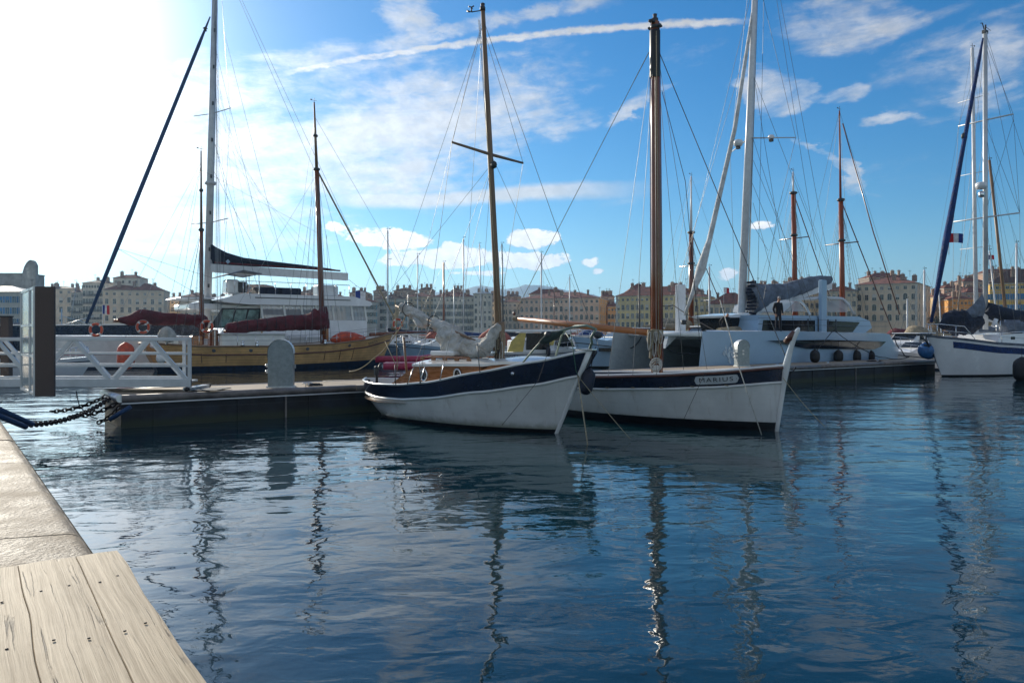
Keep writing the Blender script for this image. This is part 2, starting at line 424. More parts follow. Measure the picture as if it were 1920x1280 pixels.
def interp(tab, s):
    if s <= tab[0][0]: return tab[0][1]
    for (a, va), (b, vb) in zip(tab, tab[1:]):
        if s <= b:
            t = (s-a)/(b-a); t = t*t*(3-2*t)*.35+t*.65; return va+(vb-va)*t
    return tab[-1][1]
class Hull:
    """x forward; shp: list (s,z) of the sheer, s in -1..1"""
    def __init__(h, L, beam, sheer, rb=.8, rs=.5, pb=2.2, ps=2.2, transom=0., draft=.5, full=.42, flare=.55):
        h.L, h.B, h.sheer, h.rb, h.rs, h.pb, h.ps, h.tr, h.dr, h.full, h.flare = L, beam/2, sheer, rb, rs, pb, ps, transom, draft, full, flare; h.kp = 1.; h.fs = .8
    def zs(h, s): return interp(h.sheer, s)
    def b(h, s):
        if s > 0: return h.B*(1-s**h.pb)**.85 if s < 1 else 0.
        return h.B*(h.tr+(1-h.tr)*(max(0., 1-(-s)**h.ps))**.7)
    def pt(h, s, z, side=1, off=0.):
        zs = h.zs(s); q = max(0., min(1.3, (z+h.dr)/(zs+h.dr)))
        e = h.full+(h.flare*max(0., s)**2)+(h.flare*h.fs*max(0., -s)**2*(1-h.tr))
        y = h.b(s)*(q**e)
        k = 1-z/zs
        x = s*h.L/2 - h.rb*k*max(0., s)**3 + h.rs*(abs(k)**h.kp if k > 0 else k)*max(0., -s)**3
        return Vector((x, side*max(0., y+off), z))
    def band(h, lo, hi, name, m, root, off=0., n=44, k=5, s0=-1., s1=1.):
        mb = MB(); S = [s0+(s1-s0)*(.5-.5*math.cos(math.pi*i/n)) for i in range(n+1)]
        for sd_ in (-1, 1):
            rows = []
            for j in range(k+1):
                rows.append([h.pt(s, lo(s)+(hi(s)-lo(s))*j/k, sd_, off) for s in (S if sd_ < 0 else S[::-1])])
            mb.grid(rows)
        if h.tr and s0 <= -1.:
            a = [h.pt(-1, lo(-1)+(hi(-1)-lo(-1))*j/k, 1, off) for j in range(k+1)]; b = [Vector((p.x, -p.y, p.z)) for p in a]
            mb.grid([a, b], smooth=False)
        return mb.build(name, m, root)
    def rail(h, zf, r, name, m, root, off=0., w=1., n=44, s0=-1., s1=1., inset=0.):
        mb = MB(); S = [s0+(s1-s0)*(.5-.5*math.cos(math.pi*i/n)) for i in range(n+1)]
        for sd_ in (-1, 1):
            mb.tube([h.pt(s, zf(s), sd_, off) for s in S], r, 8, flat=w)
        if h.tr and s0 <= -1.:
            a = h.pt(-1, zf(-1), 1, off); mb.tube([a, Vector((a.x, -a.y, a.z))], r, 8)
        return mb.build(name, m, root)
    def deck(h, drop, name, m, root, inset=.06, camber=.04, s0=-.98, s1=.98, n=30):
        mb = MB(); rows = []
        for i in range(n+1):
            s = s0+(s1-s0)*i/n; z = h.zs(s)-drop; p = h.pt(s, h.zs(s), 1, -inset); q = []
            for j in range(7):
                t = -1+j/3; q.append(Vector((p.x, p.y*t, z+camber*(1-t*t))))
            rows.append(q)
        mb.grid(rows); return mb.build(name, m, root)
def lifebuoy(loc, rot, label, r=.32, group='orange lifebuoys'):
    t = thing('lifebuoy', label, 'lifebuoy', loc, 0., group)
    MB().torus((0, 0, 0), r, .075, rot, 24, 8).build('ring', 'orange_rubber', t)
    for i in range(4):
        a = math.pi/4+i*math.pi/2; mb = MB(); pts = []
        for k in range(5):
            b = a-.16+k*.08; pts.append(rot @ Vector((r*math.cos(b), r*math.sin(b), 0)))
        mb.tube(pts, .083, 8).build('band', 'white_paint', t)
    MB().torus((0, 0, 0), r+.09, .012, rot, 24, 5).build('grab_line', 'rope_white', t)
    return t
def fender(loc, L, r, label, m='fender_navy', ball=False, cat='fender', group=None):
    t = thing('fender', label, cat, loc, 0., group); mb = MB()
    pr = [(0.0, -L/2)]+[(r*math.sin(a), -L/2+r*(1-math.cos(a))) for a in (R(25), R(50), R(75), R(90))]+[(r, L/2-r)]+[(r*math.cos(a), L/2-r+r*math.sin(a)) for a in (R(25), R(50), R(70))]+[(r*.2, L/2+.03), (0, L/2+.04)]
    mb.lathe(pr, n=14).build('body', m, t)
    wire(t, (0, 0, L/2), (0, 0, L/2+.55), .012, 'lanyard', 'rope_dark')
    return t
# ------------------------------------------------------------------ water, quay, ground, hills
def water_mat():
    global CUR
    m = bpy.data.materials.new('harbour_water'); m.use_nodes = True; t = m.node_tree; CUR = t
    b = t.nodes['Principled BSDF']
    tc = t.nodes.new('ShaderNodeTexCoord'); sp = t.nodes.new('ShaderNodeSeparateXYZ'); t.links.new(tc.outputs['Object'], sp.inputs[0])
    x, y = E(sp.outputs[0]), E(sp.outputs[1])
    b.inputs['Roughness'].default_value = .015; b.inputs['IOR'].default_value = 1.50
    n0 = noi(vec(x*.05, y*.09, 0.), 1, 2)
    c = mixc(step(n0, .35, .65), (.003, .021, .034), (.006, .032, .040)); t.links.new(c.k, b.inputs['Base Color'])
    # calm lanes and ruffled lanes
    patch = step(noi(vec(x*.11+3., y*.20, 2.), 1, 3, .55), .36, .60, .30, 1.25)
    w = noi(vec(x*.36+y*.10, y*.62-x*.08, 0.), 1, 1, .4)*.050
    w = w + noi(vec(x*1.3-y*.4, y*2.0, 3.), 1, 2, .45, .5)*.019
    w = w + noi(vec(x*2.9+y*.5, y*4.4, 5.), 1, 2, .5, .4)*.0046*patch
    w = w + noi(vec(x*7.0, y*10.+x*.8, 7.), 1, 3, .55, .5)*.0011*patch
    w = w + noi(vec(x*19., y*22., 9.), 1, 3, .6)*.0002*patch
    bm = t.nodes.new('ShaderNodeBump'); bm.inputs['Strength'].default_value = 1.; bm.inputs['Distance'].default_value = 1.
    t.links.new(w.k, bm.inputs['Height']); t.links.new(bm.outputs[0], b.inputs['Normal'])
    return m
wt = MB(); wt.add([(-2500, -60, 0), (2500, -60, 0), (2500, 1500, 0), (-2500, 1500, 0)], [(0, 1, 2, 3)])
struct('water', wt, water_mat())

QD = Vector((-.608, .794, 0)).normalized(); QJ = Vector((-.95, -.31, 0)).normalized()   # quay edge direction, stone joints
QE = Vector((-2.94, 5.20, 0)); QZ = 1.0
def quay_mat():
    m = mat('quay_stone', (.25, .19, .125), .68, var=.30, scale=2.2, bump=1., bscale=26, spec=.35)
    return m
def quay():
    mb = MB(); nrm = Vector((.794, .608, 0)); r = .13
    prof = [(-.004, -1.9), (0, QZ-r)]+[(-r+r*math.cos(a), QZ-r+r*math.sin(a)) for a in (R(15), R(30), R(45), R(60), R(75), R(90))]
    cuts = [-9.0, -5.6, -3.9, -1.95, .16, 1.98, 3.9, 6.1, 8.2, 10.3, 12.4, 14.6, 17, 19.5, 22, 24.5, 27, 30, 34, 38, 44, 52, 62]
    rnd = random.Random(3)
    for a, b in zip(cuts, cuts[1:]):
        a += .011; b -= .011; rows = []; dz = rnd.uniform(-.006, .006); nn = 6
        for k in range(nn+1):
            u = a+(b-a)*k/nn; row = []
            for i, (o, z) in enumerate(prof):
                wv = .010*mnoise.noise(Vector((u*2.3, z*2, 1.7)))
                row.append(QE+QD*u+nrm*(o+wv)+Vector((0, 0, z+(dz if i > 1 else 0)+wv*.4)))
            for w in (.5, 1.3, 2.4):
                row.append(QE+QD*u+nrm*(-r)+QJ*w+Vector((0, 0, QZ+dz+.004*mnoise.noise(Vector((u, w*2, 0))))))
            rows.append(row)
        mb.grid(rows)
        # dark joint fill slightly lower
    p = [QE+QD*(-30)+QJ*2.3, QE+QD*62+QJ*2.3, QE+QD*62+QJ*90, QE+QD*(-30)+QJ*90]
    mb.add([v+Vector((0, 0, QZ-.012)) for v in p], [(0, 1, 2, 3)])
    j0 = [QE+QD*u+nrm*(-.02)+Vector((0, 0, z)) for u in (-30, 62) for z in (QZ-.05, -2)]
    j1 = [QE+QD*u+nrm*(-.04)+QJ*w+Vector((0, 0, QZ-.03)) for u, w in ((-30, 0), (62, 0), (62, 2.5), (-30, 2.5))]
    mb.add(j0, [(0, 1, 3, 2)], 1); mb.add(j1, [(0, 1, 2, 3)], 1)
    struct('quay', mb, [quay_mat(), mat('quay_joint', (.05, .042, .035), .9)])
quay()
def far_ground():
    mb = MB()
    # far quay: a stepped shore line from the left, across, and down the right side
    sh = [(-900, 180), (-210, 215), (-190, 262), (-60, 318), (20, 330), (44, 318), (92, 278), (108, 262), (160, 220), (260, 150), (900, -50)]
    top = [(x, y, 1.0) for x, y in sh]; n = len(sh)
    mb.add(top+[(x, y, -1) for x, y in sh], [(i, i+1, n+i+1, n+i) for i in range(n-1)])
    mb.add([(x, y, 1.0) for x, y in sh]+[(4400, -50, 1.0), (4400, 7000, 1.0), (-4400, 7000, 1.0), (-4400, 180, 1.0)], [tuple(range(n+4))])
    struct('far_quay_ground', mb, mat('far_paving', (.26, .24, .22), .8, var=.2, scale=.3))
far_ground()
def hill(name, pts, d, depth, m):
    mb = MB(); top = []
    N = 90
    for k in range(9):
        t = k/8; row = []
        for i in range(N+1):
            px = pts[0][0]+(pts[-1][0]-pts[0][0])*i/N
            z = (HZ-interp(pts, px))/F*d + CZ
            nn = mnoise.noise(Vector((px*.03, k*.5, 1)))*.12+mnoise.noise(Vector((px*.1, k*.9, 4)))*.05
            h = z*math.sin(t*math.pi/2)*(1+nn*(1-t)*2)
            row.append(((px-960)/F*d*1.0, d-depth*(1-t), max(0, h)))
        top.append(row)
    mb.grid(top); struct(name, mb, m)
hm = mat('hill_scrub', (.085, .10, .055), .9, var=.35, scale=.004, bump=0)
hill('hill_far', [(640, 600), (700, 566), (790, 552), (860, 546), (905, 536), (945, 543), (965, 541), (1000, 535), (1040, 542), (1100, 552), (1180, 580), (1260, 600)], 5200, 1500, hm)
hill('hill_near', [(560, 610), (640, 588), (740, 566), (830, 553), (880, 549), (930, 556), (990, 560), (1060, 562), (1150, 585), (1230, 612)], 4200, 1200, hm)

# ------------------------------------------------------------------ plank platform (front left)
def plank_mat():
    global CUR
    m = bpy.data.materials.new('weathered_plank'); m.use_nodes = True; t = m.node_tree; CUR = t
    b = t.nodes['Principled BSDF']; tc = t.nodes.new('ShaderNodeTexCoord'); sp = t.nodes.new('ShaderNodeSeparateXYZ'); t.links.new(tc.outputs['Object'], sp.inputs[0])
    x, y = E(sp.outputs[0]), E(sp.outputs[1])
    wob = noi(vec(x*1.6, y*3., 1.), 1, 3)
    g = noi(vec(x*1.1, y*60.+wob*2.6, 0.), 1, 6, .65)
    g2 = noi(vec(x*3., y*190.+wob*5., 5.), 1, 4, .7)
    blot = noi(vec(x*3., y*5., 8.), 1, 4, .6)
    c = mixc(step(g, .3, .7), (.31, .235, .145), (.58, .47, .32))
    c = mixc(step(g2, .48, .70, 0., .55), c, (.15, .115, .07))
    c = mixc(step(blot, .45, .75, 0., .35), c, (.68, .57, .41))
    crack = M('ABSOLUTE', noi(vec(x*.30, y*16.+wob*.9, 12.), 1, 2)-.5)
    ck = step(crack, .010, .003, 0., .85)*step(blot, .46, .60)
    c = mixc(ck, c, (.03, .022, .015))
    t.links.new(c.k, b.inputs['Base Color']); b.inputs['Roughness'].default_value = .7; b.inputs['Specular IOR Level'].default_value = .25
    bm = t.nodes.new('ShaderNodeBump'); bm.inputs['Strength'].default_value = .6; bm.inputs['Distance'].default_value = .004
    h = g*.6+g2*.5-ck*1.5; t.links.new(h.k, bm.inputs['Height']); t.links.new(bm.outputs[0], b.inputs['Normal'])
    return m
def bench():
    zt = 1.45
    c0 = Vector((-1.752, 3.292, 0)); ang = math.atan2(-1.25, .9)      # far right corner; boards run toward the camera
    t = thing('plank_bench', 'weathered pale timber bench top of wide cracked boards overhanging the quay edge', 'bench', (c0.x, c0.y, 1.0), ang)
    pm = plank_mat(); y0 = 0.; rnd = random.Random(8)
    # local +x runs toward the camera, +y ... to the right of that direction
    ws = [.150, .205, .225, .23, .25, .26, .26]; z1 = zt-1.0
    ski = [0, .04, .02, .09, .07, .1, .1]
    y = 0.
    for k, w in enumerate(ws):
        mb = MB(); rows = []; n = 26
        for i in range(n+1):
            x = ski[k]*.0+.11*(y/1.)*-1*0 + i*2.9/n
            wv = .010*mnoise.noise(Vector((x*2.2, k*7.1, 0)))+.004*mnoise.noise(Vector((x*9, k*3, 2)))
            wv2 = .010*mnoise.noise(Vector((x*2.2, (k+1)*7.1, 0)))+.004*mnoise.noise(Vector((x*9, (k+1)*3, 2)))
            a = -(y+.0008)+wv+(.012 if k == 0 else 0); b = -(y+w-.0008)+wv2
            zz = z1+.004*mnoise.noise(Vector((x*1.5, k, 0)))
            rows.append([(x, a, zz-.07), (x, a, zz-.003), (x, a-.002, zz), (x, (a+b)/2, zz+.003), (x, b+.002, zz), (x, b, zz-.003), (x, b, zz-.07)])
        mb.grid(rows, smooth=False)
        n6 = [tuple(r) for r in rows[0]]; mb.add(n6, [tuple(range(7))])
        mb.build('board', pm, t)
        y += w
    yy = 0
    for k, w in enumerate(ws[:4]):
        for x in (.42+.03*k, 1.02-.02*k):
            for q in (.3, .74): MB().lathe([(0, .003), (.0045, .003), (.005, .0)], (x+rnd.uniform(-.03, .03), -(yy+w*q), z1+.003), 8).build('nail', 'rust_chain', t)
        yy += w
    fr = MB()
    for x in (.35, 1.3, 2.4): fr.box((x, -.8, z1-.13), (.09, 1.4, .11)); fr.box((x, -.3, (z1-.18)/2), (.09, .09, z1-.18)); fr.box((x, -1.3, (z1-.18)/2), (.09, .09, z1-.18))
    fr.build('frame', 'rust_chain', t)
bench()

# ------------------------------------------------------------------ pontoon
PA = Vector((-10.05, 19.2, 0)); PD = Vector((.8, .6, 0)); PN = Vector((-.6, .8, 0)); PZ = .84; PL = 45.5; PWD = 2.6
def pontoon():
    t = thing('pontoon', 'long floating pontoon with timber deck and dark concrete sides', 'pontoon', PA, math.atan2(.6, .8))
    MB().box((PL/2, PWD/2, .24), (PL, PWD, .96), bev=.02).build('float_body', 'pontoon_side', t)
    seg = 6.5; x = 0
    while x < PL:
        e = min(PL, x+seg)
        MB().box(((x+e)/2, PWD/2, PZ-.05), (e-x-.03, PWD-.24, .10)).build('deck', 'pontoon_wood', t)
        x = e
    for y in (-.02, PWD+.02):
        mb = MB(); x = 0
        while x < PL:
            e = min(PL, x+seg); mb.tube([(x+.012, y, PZ-.075), (e-.012, y, PZ-.075)], .095, 12); x = e
        mb.build('fender_rail', 'pontoon_lip', t)
        MB().box((PL/2, y+(-.05 if y < 1 else .05), PZ-.20), (PL, .05, .035)).build('edge_strip', 'alu_paint', t)
    MB().tube([(-.02, -.02, PZ-.075), (-.02, PWD+.02, PZ-.075)], .10, 12).build('end_rail', 'alu', t)
    for x in (4.3, 10.8, 17.3, 29, 36):
        MB().box((x, -.035, .26), (.05, .04, .9)).build('joint_strip', 'pontoon_lip', t)
    for k in range(22): MB().box((1.0+k*2.07, -.012, .22), (.30 if k % 3 else .5, .03, .80)).build('side_rib', 'pontoon_side', t)
    for k, x in enumerate((2.2, 6.1, 9.0, 12.4, 15.6)):
        MB().torus((x, -.10, PZ-.30), .26, .085, Matrix.Rotation(R(90), 3, 'X'), 18, 8).build('tyre_fender', 'rubber', t) if k == 99 else None
pontoon()
def pon(x, y, z=0.): return PA+PD*x+PN*y+Vector((0, 0, PZ+z))
def pedestal(x, y, label, rz, h=1.42, w=.72, dp=.34):
    t = thing('power_pedestal', label, 'power pedestal', pon(x, y), rz, 'power and water pedestals on the pontoon')
    pr = [(-w/2, 0), (w/2, 0), (w/2, h-w/2)]+[(w/2*math.cos(a), h-w/2+w/2*math.sin(a)) for a in [R(15*k) for k in range(1, 12)]]+[(-w/2, h-w/2)]
    MB().prism([(px, -dp/2, z) for px, z in pr], (0, dp, 0)).build('housing', 'pedestal_grey', t)
    cv = MB(); q = w/2+.012; pts = [(-q, h-w/2-.18)]+[(q*math.cos(a), h-w/2+q*math.sin(a)) for a in [R(180-15*k) for k in range(0, 13)]]+[(q, h-w/2-.05)]
    cv.grid([[(px, yy, z) for px, z in pts] for yy in (-dp/2-.012, dp/2+.012)]); cv.build('hood', 'alu_paint', t)
    for zz in (.48, .66):
        for yy in (-.07, .07):
            s = MB(); s.box((-w/2-.03, yy, zz), (.06, .10, .11), bev=.01); s.lathe([(0, .03), (.035, .03), (.04, 0)], (-w/2-.06, yy, zz), 10, rot=Matrix.Rotation(R(-90), 3, 'Y')); s.build('socket', 'white_paint', t)
        MB().box((w/2+.03, 0, .62), (.06, .1, .12), bev=.01).build('tap_box', 'alu', t)
    for zz in (.62, .78): MB().box((-.02, -dp/2-.012, zz), (.10, .03, .09), bev=.01).build('front_socket', 'white_paint', t) if w < .7 else None
    MB().box((0, 0, .02), (w+.08, dp+.08, .04)).build('base_plate', 'alu', t)
    return t
pedestal(4.40, .62, 'large grey arched metal power pedestal at the left end of the pontoon', R(8))
pedestal(28.0, 1.5, 'grey arched power pedestal beside the pale blue catamaran bow', R(8), 1.32, .62, .4)
def cleat(x, y, label, rz=None):
    t = thing('mooring_cleat', label, 'cleat', pon(x, y), math.atan2(.6, .8) if rz is None else rz, 'steel mooring cleats')
    MB().tube([(-.17, 0, .10), (-.08, 0, .115), (.08, 0, .115), (.17, 0, .10)], [.012, .02, .02, .012], 8).build('horn', 'steel', t)
    for s in (-.05, .05): MB().tube([(s, 0, 0), (s, 0, .11)], .014, 8).build('leg', 'steel', t)
cleat(5.1, .35, 'steel cleat with dark rope right of the large grey pedestal')
cleat(20.6, .6, 'small steel cleat on the tan pontoon deck behind the brown mast')
cleat(29.2, .3, 'tall steel cleat on the pontoon right of the upturned white stem post')
cleat(33.8, .3, 'steel cleat on the pontoon below the black fenders')
cleat(39.2, .4, 'cleat holding the dark lines of the pale blue catamaran stern')
def coil(loc, label, m, n=5, r=.22, seed=2):
    mb = MB(); pts = []; rnd = random.Random(seed)
    for i in range(n*16):
        a = i*2*math.pi/16; rr = r*(.55+.45*mnoise.noise(Vector((i*.11, seed, 0)))+.2); pts.append((rr*math.cos(a)*1.4, rr*math.sin(a), .02+.03*abs(mnoise.noise(Vector((i*.3, seed, 3))))+i*.0006))
    o = mb.tube(pts, .013, 6).build('rope_coil', m, None, loc); tag(o, label, 'rope'); return o
coil(pon(5.4, .5, .0), 'tangled dark rope lying on the pontoon deck beside the left cleat', 'rope_dark', 5, .2, 2)
coil(pon(29.8, .7, .0), 'flaked pale rope heap on the deck behind the curled white stem post', 'rope_tan', 4, .3, 5)
coil(pon(39.6, .8, .0), 'black rope heap at the catamaran stern on the pontoon', 'rope_dark', 5, .34, 7)
def rope(label, pts, r=.012, m='rope_tan', s=0., name='mooring_rope', group=None):
    a = Vector(pts[0]); mb = MB(); path = []
    for p, q in zip(pts, pts[1:]):
        sg = sag(p, q, s); path += sg if not path else sg[1:]
    o = mb.tube([p-a for p in path], r, 6).build(name, m, None, a); return tag(o, label, 'rope', group)

# ------------------------------------------------------------------ gangway, gate, chains, booms
def gangway():
    x0, x1, y0, y1 = -15.8, -8.72, 20.3, 21.75
    zt, zb = 2.33, 1.00
    t = thing('gangway', 'white aluminium truss footbridge from the quay to the pontoon end', 'footbridge', (x0, y0, 0), 0.)
    L = x1-x0
    for k, y in enumerate((0, y1-y0)):
        L = x1-x0-(.78 if k else 0)
        MB().box((L/2, y, zt-.045), (L, .07, .09), bev=.008).build('handrail', 'alu_paint', t)
        MB().box((L/2, y, zb+.10), (L, .08, .22), bev=.008).build('bottom_chord', 'alu_paint', t)
        for z in (zb+.56, zb+.89):
            MB().box((L/2, y, z), (L-.12, .045, .05)).build('mid_rail', 'alu_paint', t)
        for x in (L-.045, .045):
            MB().box((x, y, (zt+zb)/2-.04), (.09, .07, zt-zb-.04), bev=.008).build('post', 'alu_paint', t)
        xs = L-.13; up = True; per = .93; x = xs
        while x > .6:
            a = (x, y, zb+.2 if up else zt-.07); b = (x-per, y, zt-.07 if up else zb+.2)
            MB().bar(a, b, .055, .10).build('diagonal', 'alu_paint', t)
            x -= per+(.08 if up else .17); up = not up
    L = x1-x0; dk = MB()
    dk.box((L/2-.4, (y1-y0)/2, zb+.09), (L, y1-y0-.16, .05)); dk.build('walkway', 'alu', t)
    for x in (L-.25, ): MB().box((x+.1, .7, zb-.07), (.2, 1.3, .08)).build('foot_beam', 'alu', t)
    for y in (0, y1-y0): MB().lathe([(0, -.04), (.06, -.04), (.06, .04), (0, .04)], (L-.12, y, zb-.07), 10, rot=Matrix.Rotation(R(90), 3, 'X')).build('roller', 'rubber', t)
    rp = MB(); rp.box((L+.28, .6, PZ+.05), (.75, 1.1, .02)); rp.build('ramp_plate', 'pontoon_side', t)
gangway()
def gate():
    # tall composite pillar over the water with a glazed wing back to the quay
    d = 14.; x = (83-960)/F*d; xl, xr = (65-960)/F*d, (101-960)/F*d
    zt, zb = CZ+(HZ-537)/F*d, CZ+(HZ-743)/F*d
    t = thing('security_gate', 'tall speckled brown panel with glazed wing beside the footbridge', 'gate', (xl, d, 0), 0.)
    MB().box(((xr-xl)/2, .03, (zt+zb)/2), (xr-xl, .06, zt-zb), bev=.006).build('brown_panel', 'granite_post', t)
    wx, wy = -1.30, 1.60      # wing direction
    a = Vector((-.03, .05, 0)); b = a+Vector((wx, wy, 0))
    for q, nm in ((a, 'glass_post'), (a.lerp(b, .32), 'glass_post'), (b, 'glass_post')):
        MB().box((q.x, q.y, (zt+zb)/2), (.035, .05, zt-zb+.02)).build(nm, 'alu_paint', t)
    for z in (zt-.02, zt-.72, zb+.75, zb+.04):
        MB().bar((a.x, a.y, z), (b.x, b.y, z), .04, .05).build('glass_rail', 'alu_paint', t)
    MB().bar((a.x, a.y, (zt+zb)/2), (b.x, b.y, (zt+zb)/2), .012, zt-zb-.06).build('glass_pane', 'gate_glass', t)
    for k, (qx, qy) in enumerate(((-1.12, 1.55), (-1.42, 1.95))):
        MB().box((qx, qy, 2.15), (.12, .12, 1.5)).build('gate_post', 'pale_or_shaded_grey', t)
    # second pillar further along the gate
    t2 = thing('gate_pillar', 'shorter speckled brown pillar at the left edge behind the footbridge rail', 'pillar', (-15.3, 22.6, 1.0), 0.)
    MB().box((0, 0, .93), (.26, .2, 2.02), bev=.01).build('shaft', 'granite_post', t2)
    MB().box((0, 0, 1.96), (.30, .24, .04), bev=.01).build('cap', 'pontoon_side', t2)
gate()
def chain(label, a, b, s, m='rust_chain', ln=.15, r=.02):
    a, b = Vector(a), Vector(b); L = (b-a).length; n = max(4, int(L*1.02/(ln*.78))); mb = MB(); pts = [a.lerp(b, i/n)-Vector((0, 0, s*4*(i/n)*(1-i/n))) for i in range(n+1)]
    for i in range(n):
        d = pts[i+1]-pts[i]; q = d.to_track_quat('X', 'Z').to_matrix() @ Matrix.Rotation(R(90)*(i % 2)+R(20), 3, 'X')
        mb.torus((pts[i]+pts[i+1])/2-a, .05, r, q, 12, 6, sx=1.55)
    o = mb.build('mooring_chain', m, None, a); tag(o, label, 'chain', 'rusty mooring chains at the pontoon end')
chain('rusty chain farthest back, running level from the pontoon corner', P(208, 737, 20.5), P(95, 771, 20.6), .12)
chain('long rusty chain from the pontoon corner down to the blue booms', P(212, 742, 20.2), P(55, 796, 15.6), .18)
chain('rusty chain from the pontoon end crossing beneath the thin loose rope', P(224, 752, 19.6), P(130, 780, 19.4), .12)
chain('short rusty chain dropping into the water next to the blue strut', P(226, 760, 19.3), P(183, 792, 19.4), .08)
rope('thin dark rope hanging from the footbridge into the chains', [P(143, 733, 19.9), P(150, 762, 19.8), P(183, 785, 19.6)], .014, 'rope_dark', .06)
for (lb, a, b) in (('upper dark blue boom from the quay wall into the water', P(-30, 755, 13.5), P(60, 795, 15.0)), ('lower dark blue boom from the quay wall into the water', P(-30, 768, 13.3), P(48, 800, 14.8)),
                   ('short dark blue strut at the end face of the pontoon', P(245, 762, 19.0), P(205, 787, 18.9))):
    mb = MB(); mb.tube([Vector((0, 0, 0)), b-a], .055, 10); o = mb.build('mooring_boom', 'rope_blue', None, a); tag(o, lb, 'mooring boom')
# ------------------------------------------------------------------ the blue and white boat
def blue_boat():
    rz = R(-41.5)
    t = thing('wooden_sailboat', 'small white wooden boat with navy topside band, varnished cabin and furled cream sail', 'sailboat', (-1.35, 20.4, 0), rz)
    L_ = lambda v: lcl(t, v)
    H = Hull(8.45, 2.62, [(-1, 1.04), (-.6, 1.0), (-.3, 1.04), (0, 1.16), (.4, 1.47), (.75, 1.76), (1, 2.02)], .98, 1.05, 2.1, 2.5, 0., .55, .34, .62); H.kp = 1.9; H.fs = .25
    st = lambda s: H.zs(s)-interp([(-1, .36), (0, .41), (1, .60)], s)
    H.band(lambda s: -.5, lambda s: .10, 'underbody', 'black_paint', t, k=4)
    H.band(lambda s: .10, st, 'topsides', 'hull_white', t, k=10)
    H.band(st, lambda s: H.zs(s), 'navy_band', 'navy_paint', t, off=.004, k=4)
    H.rail(lambda s: st(s), .034, 'rub_rail', 'white_paint', t, off=.015)
    H.rail(lambda s: H.zs(s)+.006, .032, 'gunwale', 'white_paint', t, off=-.02)
    H.band(lambda s: H.zs(s)-.62, lambda s: H.zs(s), 'inner_planking', 'white_paint', t, off=-.055, k=3, s0=-.985, s1=.97)
    H.deck(.50, 'cockpit_sole', 'deck_teak', t, .06, .0, -.97, -.25, 14)
    H.deck(.10, 'deck', 'white_paint', t, .05, .05, -.22, .97, 24)
    # ribs inside the open stern
    for i in range(9):
        s = -.93+i*.085
        for sd_ in (-1, 1):
            pts = [H.pt(s, H.zs(s)-dz, sd_, -.075) for dz in (.04, .2, .35, .5)]
            MB().tube(pts, .022, 6).build('rib', 'white_paint', t)
    # stem
    mb = MB(); pts = [H.pt(1, z) for z in (-.4, .1, .6, 1.1, 1.6, 2.05)]
    mb.tube([p+Vector((.01, 0, 0)) for p in pts], [.05, .05, .055, .06, .065, .07], 8); mb.build('stem_post', 'white_paint', t)
    mb = MB(); pts = [H.pt(-1, z)+Vector((-.02, 0, 0)) for z in (-.3, .2, .6, 1.08)]
    mb.tube(pts, .045, 8); mb.build('stern_post', 'white_paint', t)
    MB().box((4.14, 0, 2.06), (.5, .2, .05), bev=.01).build('bow_roller', 'steel', t)
    MB().box((-3.2, 0, .84), (1.2, .35, .04)).build('stern_bench', 'deck_teak', t)
    MB().lathe([(0, 0), (.05, 0), (.05, .05), (.02, .07), (0, .07)], H.pt(.62, 1.47, -1, .0), 10, rot=Matrix.Rotation(R(90), 3, 'X')).build('hawse_fitting', 'steel', t)
    # ---- cabin: side profile in local x, sloping aft wall
    def side(hw0, hw1):
        return [(-1.95, 1.02), (-.90, 1.56), (-.4, 1.56), (1.5, 1.63), (1.52, 1.40), (1.52, .9), (-1.95, .7)]
    cb = MB(); wdt = lambda x: .92 if x < .5 else .92-.16*((x-.5)/2.4)
    prof = side(0, 0); n = len(prof)
    a = [Vector((x, -wdt(x), z)) for x, z in prof]; b = [Vector((x, wdt(x), z)) for x, z in prof]
    cb.add(a+b, [tuple(range(n)), tuple(range(2*n-1, n-1, -1))]+[(i, n+i, n+(i+1) % n, (i+1) % n) for i in range(n)])
    cb.build('cabin', 'varnish', t)
    # forward trunk of the cabin
    fb = MB(); pr = [(1.50, 1.50), (1.75, 1.62), (2.1, 1.67), (2.6, 1.68), (3.0, 1.66), (3.05, 1.3), (1.50, 1.0)]; n = len(pr)
    a = [Vector((x, -wdt(x)+.12*max(0, x-1.5), z)) for x, z in pr]; b = [Vector((v.x, -v.y, v.z)) for v in a]
    fb.add(a+b, [tuple(range(n)), tuple(range(2*n-1, n-1, -1))]+[(i, n+i, n+(i+1) % n, (i+1) % n) for i in range(n)])
    fb.build('fore_cabin', 'varnish', t)
    rf = MB(); rows = []; up = []
    for x, z in [(-.97, 1.56), (-.5, 1.57), (.4, 1.60), (1.2, 1.62), (1.6, 1.62), (1.9, 1.66), (2.2, 1.69), (2.6, 1.70), (3.0, 1.68), (3.25, 1.64)]:
        w = wdt(x)+.055-.12*max(0, x-1.5); rows.append([(x, w*j/4, z+.055+.12*(1-(j/4)**2)) for j in range(-4, 5)])
    rf.grid(rows); k = len(rows)
    for e in (0, 8):
        rf.grid([[Vector(r[e]) for r in rows], [Vector(r[e])-Vector((0, 0, .065)) for r in rows]], smooth=False)
    rf.grid([rows[0], [Vector(v)-Vector((0, 0, .07)) for v in rows[0]]], smooth=False)
    rf.build('cabin_roof', 'white_paint', t)
